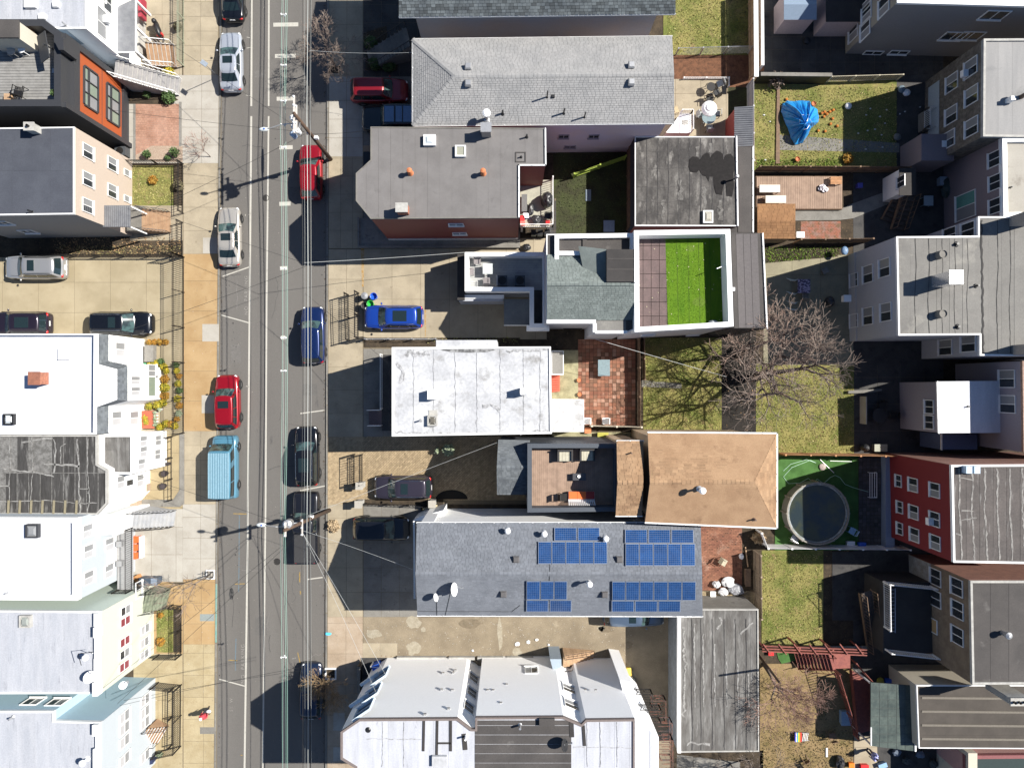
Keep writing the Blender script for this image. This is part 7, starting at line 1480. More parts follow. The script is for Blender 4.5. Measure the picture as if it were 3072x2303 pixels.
fence('metal_fence','black iron fence at the street end of the wide concrete driveway',[(1077,880),(1077,1015),(1100,1015)],1.7,pitch=.14,post=1.6); fence('metal_fence','outer iron gate leaf at the wide concrete driveway',[(1046,885),(1050,1022)],1.6,pitch=.16,cat='gate')
fence('pipe_fence','low pipe fence beside the white roofed house',[(1100,1018),(1310,1018)],.9,'rail',mat=steel,pitch=.9)
fence('block_edging','row of hollow concrete blocks behind the worn south lawn',[(2388,1938),(2600,1938)],.25,'wall',cat='edging')
# red pergola stairs
c=P(2440,1950,0); t=T('pergola','red painted timber pergola and landing above the dark south yard','pergola',(c.x,c.y,0))
for i in range(3): MB().beam(P(2286,1936+i*8,2.4),P(2600,1948+i*8,2.4),.08,.16).build('beam',woodred,t)
for i in range(7): x=2295+i*46; MB().beam(P(x-6,1930,2.52),P(x+18,1962,2.52),.07,.14).build('rafter',woodred,t)
for x,y in ((2290,1940),(2400,1945),(2500,1950),(2596,1955)): a=P(x,y,2.4); MB().box(a.x-.06,a.x+.06,a.y-.06,a.y+.06,0,2.4).build('post',woodred,t)
lf=MB().prism(G([(2502,1958),(2552,1962),(2552,2004),(2502,2006)],2.2),2.05,2.14).build('landing',woodred,t); pieces('board',G([(2502,1958),(2552,1962),(2552,2004),(2502,2006)],2.2),M('coral_red_board',(.5,.14,.1),rough=.7,orand=.06),lf,.17,30,.015,2.14,2.18)
stairs('outdoor_stairs','red painted open stairs climbing to the red landing',(2386,1978),(2500,1984),.2,2.15,1.35,11,woodred,rails=woodred,pitch=.3,side=woodred)
for a_,b2 in (((2552,1975),(2612,2042)),((2608,2042),(2618,2190)),((2502,2010),(2560,2200))):
    fence('timber_railing','dark red timber handrail descending from the red landing, %s'%{2552:'upper piece',2608:'long piece beside the canopy',2502:'long piece on the yard side'}[a_[0]],[a_,b2],1.0,'rail',z0=1.0,mat=woodred,pitch=.2,cat='railing',th=.04)
pbox(t,'rear_deck',woodred,[(2556,2010),(2612,2050),(2612,2190),(2575,2200)],.5,1.0)
# swimming pool
c=P(2455,1540,1.2); pl=T('swimming_pool','round above ground swimming pool half in shade','pool',(c.x,c.y,0)); r=2.45
MB().lathe(c.x,c.y,[(r,0),(r,1.15),(r-.04,1.15),(r-.04,.06),(.1,.05)],48).build('wall',M('pool_wall',(.2,.2,.18),rough=.6,var=.05),pl,smooth=False)
def ringm(c,r0,r1,z0,z1,n=48):
    m=MB(); 
    for i in range(n):
        a,b_=2*math.pi*i/n,2*math.pi*(i+1)/n; q=[(c.x+rr*math.cos(t_),c.y+rr*math.sin(t_)) for rr,t_ in ((r0,a),(r1,a),(r1,b_),(r0,b_))]; m.prism(q,z0,z1)
    return m
ringm(c,r-.06,r+.05,1.15,1.2).build('rim',M('pool_rim',(.22,.2,.17),rough=.6),pl); ringm(c,r-.2,r-.06,.98,1.06).build('liner_fold',M('pale_liner',(.3,.32,.32),(.15,.17,.16),sc=3,rough=.6),pl)
MB().lathe(c.x,c.y,[(r-.08,.9),(r-.08,1.0)],48).build('water',water,pl)
for i in range(12): a=math.pi*2*i/12; MB().box(c.x+(r+.05)*math.cos(a)-.05,c.x+(r+.05)*math.cos(a)+.05,c.y+(r+.05)*math.sin(a)-.05,c.y+(r+.05)*math.sin(a)+.05,0,1.18).build('upright',MATS['pool_rim'],pl)
cable('garden_hose','pale green garden hose coiled on the pool side turf',[(2350,1412,.03),(2372,1392,.03),(2420,1378,.03),(2448,1388,.03),(2430,1380,.03),(2375,1402,.03),(2350,1430,.03),(2366,1450,.03),(2400,1448,.03),(2425,1434,.03),(2440,1448,.03),(2452,1436,.03),(2470,1450,.03),(2482,1440,.03),(2490,1432,.03),(2505,1425,.03),(2520,1432,.03),(2535,1452,.03),(2560,1462,.03),(2605,1475,.03)],.022,M('hose_green',(.36,.55,.42),rough=.5),cat='hose',n=4)
for x0,y0,x1,y1,l in ((2460,1378,2502,1418,'white plastic pole lying on the pool side turf'),(2490,1382,2555,1384,'short white pole by the cedar fence')): cable('pole',l,[(x0,y0,.05),(x1,y1,.05)],.03,whitepl,cat='pole',n=1)
lump('stone','round pale stone on the pool side turf','stone',2468,1400,0,.28,.28,.16,M('pale_stone',(.4,.34,.3),(.3,.24,.22),sc=5),.08)
chair('pale blue plastic chair on the shaded side of the pool',2556,1592,0,150,M('pale_blue_plastic',(.35,.5,.65),rough=.4)); chair('grey metal folding chair at the lower side of the pool',2383,1612,0,60,steel); box_thing('box','blue storage box by the white vinyl fence','box',2584,1634,.55,.45,.4,bluepl); box_thing('box','white plastic box beside the blue one','box',2550,1630,.6,.4,.35,whitepl)
c=P(2621,1455,.4); t=TL('trellis','white metal rack lying on the dark pavers by the pool','rack',(c.x,c.y,0),R(90))
for s in (-.28,-.1,.1,.28): MB().beam((-1,s,.35),(1,s,.35),.035).build('rail',WT,t)
for s in (-1,1): MB().beam((s,-.28,.35),(s,.28,.35),.04).build('crossbar',WT,t); MB().beam((s,-.28,0),(s,-.28,.35),.04).build('leg',WT,t); MB().beam((s,.28,0),(s,.28,.35),.04).build('leg',WT,t)
bush('ornamental_grass','tan dry ornamental grass clump beside the red paved patio',2276,1612,.45,.9,M('dry_reed',(.45,.34,.2),(.3,.2,.12),sc=4,irand=.3),n=260,s=.2)
# tarpaulin heap
out_=[(2348,312),(2362,302),(2385,303),(2402,300),(2430,301),(2440,316),(2455,325),(2459,350),(2456,366),(2444,376),(2434,384),(2426,402),(2408,428),(2386,433),(2376,414),(2370,394),(2360,372),(2352,352),(2344,335)]
c=P(2412,378,.9); t=TL('tarpaulin','bright blue crumpled tarpaulin tied over a heap in the garden','tarpaulin',(c.x,c.y,0)); m=MB(); random.seed(11); n=76; K=9; ring_=[]
for i in range(n):
    f=i/n*len(out_); a,b_=out_[int(f)%len(out_)],out_[(int(f)+1)%len(out_)]; q=P(lerp(a[0],b_[0],f%1),lerp(a[1],b_[1],f%1),.25)-Vector((c.x,c.y,0)); ring_.append(q)
ph_=[random.uniform(-1,1) for _ in range(n)]
vs_=[]
for k in range(K+1):
    f=k/K
    for i in range(n):
        q=ring_[i]; fold=(ph_[i]*.6+ph_[(i//2)*2]*.4)*.24*math.sin(f*3.0); x,y=q.x*f,q.y*f; zz=1.15*(1-f**1.5)+.08+.28*math.sin(f*2.6)*(.5+.5*math.sin(i*.17+1)); vs_.append((x+random.gauss(0,.012),y+random.gauss(0,.012),max(.03,zz+fold)))
m.add(vs_,[(k*n+i,k*n+(i+1)%n,(k+1)*n+(i+1)%n,(k+1)*n+i) for k in range(K) for i in range(n)]); m.build('sheet',tarp,t); MB().tube([(x,y,z) for x,y,z in vs_[3*n:4*n:4]],.015,4).build('cord',whitepl,t)
pm_=M('pumpkin_orange',(.62,.22,.03),(.5,.15,.02),sc=8,rough=.6)
for i,(x,y) in enumerate(((2360,298),(2466,340),(2474,336),(2481,342),(2490,335),(2472,350),(2498,356),(2492,372),(2455,392),(2476,394),(2512,378),(2440,312),(2500,330))):
    c=P(x,y,.1); t=TL('pumpkin','small orange pumpkin lying on the grass east of the blue tarpaulin','pumpkin',(c.x,c.y,0),group='orange pumpkins around the tarpaulin'); b=MB(); 
    for k in range(6): a=k*math.pi/3; b.blob((.05*math.cos(a),.05*math.sin(a),.09),.07,.07,.09,6,5)
    b.build('body',pm_,t); MB().tube([(0,0,.15),(.02,0,.23)],.014,5).build('stem',leafg,t)
st_=M('white_stone',(.6,.6,.6),var=.1)
for i,(x,y) in enumerate(((2599,345),(2611,326),(2640,350),(2655,370),(2625,388),(2603,392),(2645,405),(2660,330),(2575,400),(2597,448),(2648,442),(2700,342),(2715,335),(2760,322),(2332,290),(2345,318),(2310,365),(2292,345),(2296,480))):
    c=P(x,y,.04); MB().blob((c.x,c.y,.04),.07+.03*random.random(),.06,.05,6,4,.2).build('stone',st_,label='small pale stone scattered in the tarpaulin garden',cat='stone',group='pale stones in the tarpaulin garden')
lump('garden_tub','white round tub at the sunlit edge of the tarpaulin garden','tub',2545,318,0,.28,.28,.3,whitepl,.02); bush('plant','rust brown leafy shrub in the shade of the tarpaulin garden',2545,475,.45,.5,leafo,n=200); bush('bush','bare tangled shrub hanging over the white capped wall',2330,240,.7,1.2,twigm,n=150,s=.14)
for x,y,l in ((2392,478,'terracotta flowerpot in the lower grass of the tarpaulin garden'),(2440,312,'terracotta flowerpot touching the tarpaulin'),): 
    c=P(x,y,.2); MB().lathe(c.x,c.y,[(.12,0),(.19,.26),(.21,.26),(.18,.3),(.14,.22)],12).build('flowerpot',clay,label=l,cat='flowerpot')
# rear patio furniture
c=P(2130,323,2.2); t=T('parasol','white round patio parasol over a glass table','parasol',(c.x,c.y,.03)); MB().lathe(c.x,c.y,[(.62,1.95),(.6,2.05),(.45,2.2),(.3,2.24),(.28,2.32),(.03,2.4)],18).build('canopy',WT,t,smooth=False); MB().cyl(c.x,c.y,.03,2.3,.025).build('pole',steel,t)
table('round glass table under the white parasol',2127,352,.03,1.1,1.1,.72,0,steel,top=M('clear_table_glass',(.2,.26,.28),rough=.08),roundt=True); table('round black iron table by the scalloped edging',2133,260,.03,.7,.7,.7,0,iron,roundt=True)
for i,(x,y,r_,l) in enumerate(((2128,300,-90,'north of the white parasol'),(2102,345,0,'west of the glass table'),(2150,342,180,'east of the glass table'),(2128,384,90,'south of the glass table'),(2160,252,200,'beside the round iron table'),(2150,280,120,'with dark seat below the round iron table'))): chair('metal garden chair '+l,x,y,.03,r_,iron,black if i in(0,5) else M('pale_sling',(.45,.47,.46),rough=.8))
chair('tan garden chair beside the white rear landing',2026,332,.03,20,M('wicker',(.4,.32,.2),rough=.9))
c=P(1812,1100,.7); table('rectangular glass table on the red paved patio',1812,1103,.01,.95,1.3,.7,0,steel,top=MATS['clear_table_glass']); chair('white plastic chair on the red paved patio, nearer the white extension',1759,1262,.01,180,whitepl); chair('white plastic chair on the red paved patio, nearer the lawn',1816,1262,.01,180,whitepl)
for x,y,l in ((1737,1140,'first'),(1739,1183,'second')): c=P(x,y,.2); MB().lathe(c.x,c.y,[(.1,0),(.17,.25),(.14,.22)],12).build('flowerpot',clay,label='round clay pot on the ledge west of the red patio, %s from the north'%l,cat='flowerpot')
box_thing('planter','orange rough planter by the white fence of the brick patio','planter',1763,1290,.5,.45,.35,clay); box_thing('compost_bin','yellow green crate bin behind the white fence','crate',1808,1308,.85,.6,.45,M('olive_plastic',(.35,.33,.05),rough=.6))
# clutter behind the solar roof
wbag=M('white_bag',(.7,.7,.7),(.5,.5,.52),sc=5,rough=.5); gbag=M('grey_bag',(.3,.31,.33),(.2,.2,.22),sc=5,rough=.4)
for x,y,rx,mt,l in ((2150,1752,.35,wbag,'nearest the solar roof'),(2185,1745,.5,wbag,'largest white one in the heap'),(2212,1768,.55,gbag,'largest grey one in the heap'),(2170,1775,.4,wbag,'lowest white one in the heap'),(2195,1768,.3,gbag,'small grey one in the middle')): lump('rubbish_bag','plastic rubbish bag on the red paved patio, '+l,'bag',x,y,.01,rx,rx*.8,.5,mt,.2,grp='heap of rubbish bags on the red patio')
box_thing('box','open white box beside the heap of rubbish bags','box',2138,1780,.4,.4,.3,whitep); chair('folded beige garden chair on the red paved patio',2170,1685,.01,-30,M('beige_metal',(.4,.36,.26),rough=.6)); MB().tube([P(2236,1640,.1),P(2244,1700,.1)],.05,5).build('timber_pole',woodtan,label='timber pole leaning by the dark end of the red patio',cat='pole')
lump('pot','white pot in the shade of the red paved patio','pot',2224,1668,.01,.2,.25,.3,whitepl,.1); box_thing('bench','brown bench along the board fence of the red patio','bench',2242,1730,.4,1.4,.4,woodbrown)
# shaded concrete yard
for i,y in enumerate((838,878,906,926)): 
    c=P(2376,y,.05); m=MB(); 
    m.add([(c.x-.5,c.y+.05,.012),(c.x-.2,c.y+.1,.012),(c.x+.2,c.y+.08,.012),(c.x+.5,c.y-.04,.012),(c.x+.2,c.y-.1,.012),(c.x-.2,c.y-.06,.012),(c.x-.5,c.y-.12,.012),(c.x-.4,c.y-.02,.012)],[tuple(range(8))]); m.build('painted_fish',M('pale_cut_wood',(.5,.52,.46),rough=.9,var=.2),kind='structure') if False else MB().tube([(c.x-.45,c.y+.1,.03),(c.x-.1,c.y-.06,.05),(c.x+.25,c.y-.1,.04),(c.x+.5,c.y+.02,.03)],[.02,.09,.08,.02],6).build('driftwood',M('pale_cut_wood',(.5,.52,.46),rough=.9,var=.2),label='pale curved wooden piece on the shaded concrete, %s from the north of four'%['first','second','third','fourth'][i],cat='wood',group='four pale wooden pieces in a row')
table('small table under a checked cloth in the shaded concrete yard',2412,858,.0,1.0,1.1,.7,0,iron,top=M('checked_cloth',(.35,.3,.4),(.08,.06,.1),sc=6,ramp=(.48,.52),rough=.9)); chair('grey stool chair below the checked cloth table',2414,888,0,90,conc_grey); lump('covered_grill','black covered kettle barbecue in the shaded concrete yard','barbecue',2489,905,0,.38,.45,.95,cover,.06)
box_thing('crate','grey tilted box near the sunlit strip of the concrete yard','box',2474,812,.5,.45,.3,conc_grey,rot=30); lump('kayak','blue grey sink shaped tub by the post of the concrete yard','tub',2534,752,.8,.3,.35,.3,M('blue_tub',(.12,.2,.32),rough=.4),.05)
MB().tube([P(2573,715,2.4),P(2574,762,2.4)],.045,6).build('timber_pole',WT,label='white post standing by the pale wall of the concrete yard',cat='post') if False else MB().cyl(P(2570,760,0).x,P(2570,760,0).y,0,3.0,.05).build('post',WT,label='tall white post beside the blue grey house corner',cat='post')
lump('covered_grill','black covered barbecue with grey lid by the cedar fence','barbecue',2594,1342,0,.35,.3,.9,cover,.05); box_thing('storage_box','grey green garden storage box by the cedar fence','storage box',2637,1342,1.0,.55,.6,M('grey_green_plastic',(.2,.21,.18),rough=.5),lid=M('olive_lid',(.26,.26,.2),rough=.5))
table('round dark table in the shaded yard west of the white roofed wing',2640,1246,0,1.2,1.2,.7,0,black,roundt=True); chair('dark chair north of the round dark table',2646,1215,0,-90,black); chair('dark chair east of the round dark table',2680,1245,0,180,black)
c=P(2590,1230,.5); MB().box(c.x-.04,c.x+.04,c.y-1.1,c.y+1.1,0,1.0).build('garden_screen',conc_white,label='thin white screen panel standing in the shaded yard',cat='screen'); c=P(2560,1168,0); MB().prism(G([(2540,1172),(2640,1166),(2640,1172),(2600,1178),(2540,1180)]),0,.3).build('ledge',conc_grey,kind='structure')
# south yard
c=P(2402,2212,.4); t=TL('deck_chair','low beach chair with rainbow striped seat on the dry grass','deck chair',(c.x,c.y,0),0)
for i,cl in enumerate(((.05,.05,.5),(.7,.7,.72),(.02,.3,.5),(.5,.6,.05),(.6,.4,.03),(.6,.1,.03),(.5,.02,.03))): MB().box(-.42+i*.08,-.35+i*.08,-.38,.38,.28,.31).build('stripe',M('stripe_%s'%['navy','pale','teal','lime','amber','orange','red'][i],cl,rough=.8),t)
for i in range(4): MB().beam((.2+i*.12,-.3,.25),(.28+i*.12,.3,.3),.04).build('slat',whitepl,t)
for s in (-.36,.36): MB().beam((-.4,s,.28),(.75,s*.8,.22),.04).beam((-.35,s,0),(-.35,s,.28),.04).beam((.6,s*.8,0),(.6,s*.8,.25),.04).build('leg',steel,t)
chair('dark brown chair tipped near the canopy path',2496,2207,0,100,woodbrown); t=chair('dark brown wooden chair lying on its side on the dry grass',2414,2272,0,20,woodbrown); t.rotation_euler=(R(80),0,R(30)); t.location.z=.25
box_thing('plank','white plank on the dry grass','plank',2480,2255,.12,.7,.08,whitepl); lump('cover_heap','black metal frame heap at the bottom edge of the dry yard','heap',2520,2285,0,.35,.5,.6,cover,.3); box_thing('crate','bright orange crate at the bottom edge','crate',2553,2292,.4,.35,.3,M('orange_plastic2',(.8,.2,.02),rough=.4)); box_thing('toy_box','red toy box at the bottom edge beside the path','box',2592,2298,.6,.4,.35,redpl); box_thing('cool_box','pale blue cool box in the shadow below the canopy','cool box',2646,2293,.65,.35,.35,M('pale_blue_box',(.25,.4,.6),rough=.4),rot=20)
box_thing('crate','red crate beside the small turf patch under the pergola','crate',2312,1958,.4,.3,.25,redpl); ground('lawn',[(2330,1955),(2390,1955),(2392,1978),(2345,1990),(2335,1975)],turf_pool,z=.012)
for x,y,w,l in ((1585,1925,.26,'large'),(1610,1918,.2,'middle'),(1552,1931,.3,'flat'),(1418,1950,.16,'small west'),(1646,1933,.15,'small east')): lump('litter','%s white scrap of litter on the worn lot'%l,'litter',x,y,0,w*.6,w*.5,.1,whitep,.3)
MB().prism(wob(985,1900,.25,.12,8,.3),0,.05).build('plastic_bag',M('cyan_plastic',(.1,.5,.75),rough=.4),label='small blue plastic bag at the kerb',cat='bag')
# ---------------- vehicles ----------------
pk=lambda n,c,m=.3,r=.3:paint('car_paint_'+n,c,m,r)
silver=pk('silver',(.42,.45,.5),.4); champ=pk('champagne',(.5,.47,.42),.5); redp=pk('crimson',(.27,.004,.012),.3); dred=pk('dark_red',(.22,.008,.015),.3); navy=pk('navy',(.006,.02,.09),.4); blackp=pk('black',(.006,.007,.01),.2,.2); blackg=pk('graphite',(.05,.05,.065),.5); sblue=pk('sky_blue',(.07,.19,.27),.1); bluep=pk('bright_blue',(.01,.05,.32),.3); lsil=pk('light_silver',(.42,.42,.42),.6); dgreenp=pk('black_green',(.012,.018,.02),.3,.2)
ZR=-.12
car('parked_car','black sedan cut by the top edge of the picture, parked by the west kerb','car',702,-22,90,blackp,'sedan',ZR)
car('parked_car','silver sedan with sunroof, northernmost whole car by the west kerb','car',696,188,91,silver,'sedan',ZR,sunroof=1)
car('parked_car','champagne sedan with sunroof by the west kerb','car',691,711,91,champ,'sedan',ZR,sunroof=1)
car('parked_car','bright red hatchback with sunroof parked ahead of the blue van','car',687,1204,91,redp,'suv',ZR,sunroof=1,L=4.3)
car('parked_van','light blue van with ribbed white streaked roof by the west kerb','van',680,1398,90,sblue,'van',ZR,ribs=M('van_roof_rib',(.2,.33,.4),rough=.4),L=5.0)
car('parked_car','crimson hatchback by the east kerb beneath the wires and pole','car',935,518,91,redp,'hatch',ZR)
car('parked_car','navy blue hatchback by the east kerb','car',942,1005,91,navy,'suv',ZR,L=4.55)
car('parked_car','black sport utility with roof rails by the east kerb','car',924,1366,91,blackp,'suv',ZR,rails=chrome,sunroof=2,L=4.75)
car('pickup_truck','black pickup truck with covered bed at the street lamp pole','pickup truck',922,1580,90,pk('pickup_black',(.012,.013,.018),.3),'pickup',ZR,cargo=True)
car('parked_car','dark hatchback half under the yellow brown street tree','car',936,2068,90,pk('midnight',(.01,.02,.05),.3),'hatch',ZR)
car('parked_car','dark red sport utility with sun glare on the shaded driveway','car',1140,277,0,dred,'suv',0,L=4.6)
car('parked_jeep','dark off roader with three pale blue roof panels beside the dark red car','car',1172,361,180,dgreenp,'jeep',0,roofm=M('pale_blue_roof_panel',(.12,.22,.36),rough=.3))
car('parked_car','bright blue sport utility with black sunroof on the wide concrete driveway','car',1182,952,180,bluep,'suv',0,rails=chrome,sunroof=2,L=4.7)
car('parked_car','purple grey hatchback on the paver driveway','car',1210,1460,180,pk('purple_grey',(.04,.034,.05),.4),'suv',0,rails=chrome,sunroof=1,L=4.6)
car('parked_car','black van shaped car in the shade before the solar roof house','car',1146,1583,0,blackp,'suv',0,L=4.5)
car('parked_car','blue grey hatchback mostly hidden beneath the solar roof eave','car',1900,1838,0,pk('slate_blue',(.1,.14,.2),.5),'suv',0,sunroof=1,L=4.9)
car('parked_car','silver sport utility with roof rails in the concrete car park','car',112,804,180,lsil,'suv',0,rails=black,sunroof=1,L=4.8)
car('parked_car','black hatchback with red tail lights cut by the left edge of the car park','car',72,971,180,blackg if False else pk('dark_plum',(.02,.014,.025),.4),'suv',0,sunroof=2,L=4.5)
car('parked_car','black sport utility with chrome rails nearest the car park gates','car',370,971,0,blackp,'suv',0,rails=chrome,sunroof=1,L=4.95)
for x,y,m_,l in ((1093,887,M('galvanised_dull',(.25,.25,.25),rough=.5,metal=.4),'galvanised dustbin with metal lid by the iron fence'),(1120,888,bluepl,'bright blue round bin beside the galvanised one'),(1110,911,greenpl,'bright green round bin in front of the blue car'),(1093,916,M('dark_tub',(.03,.03,.03),rough=.5),'black round bin nearest the blue car')):
    c=P(x,y,.8); t=TL('dustbin',l,'bin',(c.x,c.y,0)); MB().lathe(0,0,[(.2,0),(.27,.75),(.29,.75),(.25,.73),(.2,.45)],18).build('body',m_,t)
    if 'lid' in l: MB().lathe(0,0,[(.29,.75),(.27,.8),(.05,.84)],18).build('lid',steel,t); MB().tube([(-.06,0,.83),(0,0,.9),(.06,0,.83)],.012,5).build('handle',steel,t)
    else: MB().lathe(0,0,[(.24,.4),(.02,.38)],14).build('liner',whitepl if 'black round' not in l else black,t)
# ---------------- trees ----------------
tree('bare_tree','large bare many branched tree between the two back lawns',2272,1130,8.6,.32,6,.85,.12,3,tm=bark,cm=twigm,trunk=.245,first=.28,minr=.012,seed=21,lean=(.4,.9),ls=.74)
tree('bare_tree','second bare tree overhanging the turf roof house corner',2215,1070,8.0,.21,6,.75,.12,3,tm=bark,cm=M('brownish_twigs',(.28,.21,.17),(.2,.13,.1),sc=2,irand=.3),trunk=.22,first=.3,minr=.011,seed=5,lean=(.2,1.8),ls=.74)
tree('bare_tree','reddish bare tree beside the long grey garage roof',2290,1990,5.6,.12,6,.75,.1,3,tm=bark,cm=bark2,trunk=.21,first=.4,minr=.010,seed=8,lean=(.5,-2.6),ls=.76)
tree('street_tree','pale bare street tree in the shade of the slate house',1003,196,5.0,.08,6,.75,.15,3,tm=bark,cm=twigm,trunk=.21,first=.36,minr=.008,seed=13,ls=.74)
tree('street_tree','yellow brown twiggy street tree over the dark hatchback',991,2022,3.4,.06,6,.7,.35,3,tm=bark,cm=bark3,trunk=.22,first=.25,minr=.008,seed=17,lean=(.3,-.8),ls=.76)
tree('bare_tree','small bare tree at the bottom edge of the long garage',2240,2275,4.2,.06,5,.6,.3,3,tm=bark,cm=bark,trunk=.3,first=.3,minr=.01,seed=23)
tree('bare_tree','thin bare tree at the south end of the garage beside the path',2190,2290,3.6,.05,5,.6,.3,3,tm=bark,cm=bark,trunk=.3,first=.3,minr=.009,seed=29)
for x,y in ((1005,208),): MB().prism(G([(986,198),(1020,198),(1020,220),(986,220)]),-.01,.008).build('tree_pit',soil,kind='structure')
c=P(993,2018,0); t=T('tree_pit_frame','white timber frame around the street tree by the dark hatchback','tree guard',(c.x,c.y,0)); m=MB()
for q in ((976,2001,1010,2005),(976,2032,1010,2036),(976,2005,980,2032),(1006,2005,1010,2032)): m.prism(G(rect(*q)),-.01,.15)
m.build('frame',trimw,t); MB().prism(G(rect(980,2005,1006,2032)),-.01,.01).build('soil',soil,t)
bush('bush','dry pale tumbleweed shrub on the kerb beside the black pickup',1000,1578,.5,.5,M('dry_straw',(.42,.32,.2),(.3,.22,.13),sc=4,irand=.3),n=420,s=.1)
# ---------------- poles and wires ----------------
def pole(label,bx,by,tz,top,cans,box,lamp,arm,seed=0):
    b=P(bx,by,0); tp=P(top[0],top[1],tz); t=T('utility_pole',label,'utility pole',(b.x,b.y,0)); d=(tp-b)
    MB().tube([b,b+d*.5,tp],[.17,.14,.11],10).build('post',polewood,t,smooth=True)
    def at(z): return b+d*(z/tz)
    for (z0,y0,y1,dx) in arm:
        a=at(z0); MB().beam(a+Vector((dx,y0,0)),a+Vector((dx,y1,0)),.11,.11).build('crossarm',M('bleached_arm',(.5,.46,.42),rough=.8,var=.1),t)
        n=max(2,int((y1-y0)/.55))
        for i in range(n+1): p=a+Vector((dx,lerp(y0+.1,y1-.1,i/n),.05)); MB().lathe(p.x,p.y,[(.03,p.z),(.07,p.z+.05),(.04,p.z+.08),(.07,p.z+.12),(.03,p.z+.2)],8).build('insulator',porcel,t)
    for (z0,dx,dy,r,h,mt) in cans:
        a=at(z0)+Vector((dx,dy,0)); o=MB().lathe(a.x,a.y,[(r*.9,a.z),(r,a.z+.05),(r,a.z+h),(r*1.04,a.z+h+.03),(r*.6,a.z+h+.1)],14).build('transformer',mt,t); MB().beam(at(z0+h*.5),a+Vector((0,0,h*.5)),.06).build('bracket',steel,o)
        for k in (-1,1): MB().lathe(a.x+k*r*.45,a.y,[(.04,a.z+h+.06),(.06,a.z+h+.1),(.03,a.z+h+.22)],8).build('bushing',porcel,o)
    for (z0,dx,dy,w) in box: a=at(z0)+Vector((dx,dy,0)); MB().obox(a,(w,0,0),(0,w*.7,0),(0,0,w*1.3)).build('equipment_box',trimw,t)
    z0,x1,y1=lamp; a=at(z0-.4); e_=P(x1,y1,z0); MB().tube([a,a+(e_-a)*.5+Vector((0,0,.3)),e_+Vector((.25,0,.05))],.035,6).build('lamp_arm',steel,t)
    l=MB().blob((e_.x,e_.y,e_.z),.36,.15,.09,12,6).build('lamp_head',M('lamp_housing',(.55,.58,.58),rough=.4),t,smooth=True); MB().blob((e_.x-.04,e_.y,e_.z-.05),.22,.11,.08,10,5).build('lens',glass_g,l,smooth=True); MB().cyl(e_.x+.05,e_.y,e_.z+.07,e_.z+.15,.05).build('photocell',bluepl,l)
    return t
pole('brown timber utility pole crowded with insulators and cans beside the crimson car',992,478,9.5,(882,340),[(7.9,-.42,.1,.2,.55,trimw),(7.6,-.45,-.35,.2,.5,trimw),(7.2,-.65,-.75,.2,.55,M('blue_grey_can',(.3,.38,.5),rough=.4)),(7.9,-.1,-.75,.16,.45,trimw)],[(5.0,.25,-.05,.14),(5.9,-.05,0,.12)],(8.2,792,388),[(9.1,-1.2,1.35,-.12),(8.6,-1.0,.9,-.12)])
pole('timber utility pole with one round white transformer beside the black pickup',988,1530,9.5,(852,1591),[(8.3,-.05,.35,.3,.6,steel)],[(4.2,0,.12,.14),(7.0,-.15,.05,.1)],(8.3,784,1574),[(9.0,-.5,.5,-.1),(6.4,-.9,.3,.1)])
def span(name,label,X,z,sag,r,mt,x2=None,group=None,y0=-420,y1=2800,dz=0):
    yp=[P(0,-900,z).y,P(0,340,z).y,P(0,1595,z).y,P(0,2950,z).y]; pts=[]
    for a,b in zip(yp,yp[1:]):
        for i in range(14): f=i/14; pts.append(Vector((X+random.gauss(0,.004),a+(b-a)*f,z+dz-sag*4*f*(1-f))))
    pts.append(Vector((X,yp[-1],z+dz))); return MB().tube(pts,r,5).build(name,mt,label=label,cat='cable',group=group)
random.seed(3); gg='green covered power conductors above the street'
for X,z,l in ((-16.02,8.3,'the one nearest the street centre'),(-15.85,8.05,'the lowest one'),(-15.66,8.3,'the one nearest the poles')): span('power_cable','pale green covered power conductor, '+l,X,z,.5,.0125,cabg,group=gg)
span('power_cable','bare steel messenger wire above the green conductors',-15.84,8.5,.45,.009,cabw,group=gg)
for y in (44,196,303,374,442,805,1013,1112,1970):
    zz=8.3-.45*4*.25*(1 if 700<y<1300 else .4); c=P(851,y,zz); m=MB().beam((c.x-.2,c.y,zz),(c.x+.2,c.y,zz),.05,.05)
    for dx in (-.16,-.0,.17): m.blob((c.x+dx,c.y,zz+(.06 if dx else -.2)),.05,.08,.05,6,5)
    m.beam((c.x,c.y,zz),(c.x,c.y,zz-.2),.04); m.build('cable_spacer',trimw,label='white diamond spacer clamped on the green conductors',cat='spacer',group='spacers on the green conductors')
tg='telephone cables on the east side of the street'
for X,z,sag,r,mt,l in ((-15.15,5.7,.25,.007,cabw,'westmost silver strand'),(-14.85,6.0,.3,.022,cabw,'thicker silver strand'),(-14.72,5.8,.25,.03,cabk,'thick black line'),(-14.55,6.2,.3,.007,cabw,'eastmost silver strand'),(-15.0,6.8,.35,.016,cabk,'uppermost black line')): span('telephone_cable','overhead telephone cable above the parked cars, '+l,X,z,sag,r,mt,group=tg)
MB().tube([Vector((-14.72,P(0,y,5.8).y,5.72)) for y in (300,330,365,400)],[.06,.09,.09,.05],8).build('splice_case',black,label='black splice case on the telephone cable by the northern pole',cat='splice case')
tw=M('twisted_white_wire',(.42,.43,.42),rough=.5,var=0)
def drop(l,pts,r=.010,m_=None,sag=.25): cable('service_wire',l,pts,r,m_ or tw,sag=sag,cat='wire',n=10)
drop('white service wire from the street cables to the roof terrace corner',[(913,788,5.6),(1396,757,3.75)],.016)
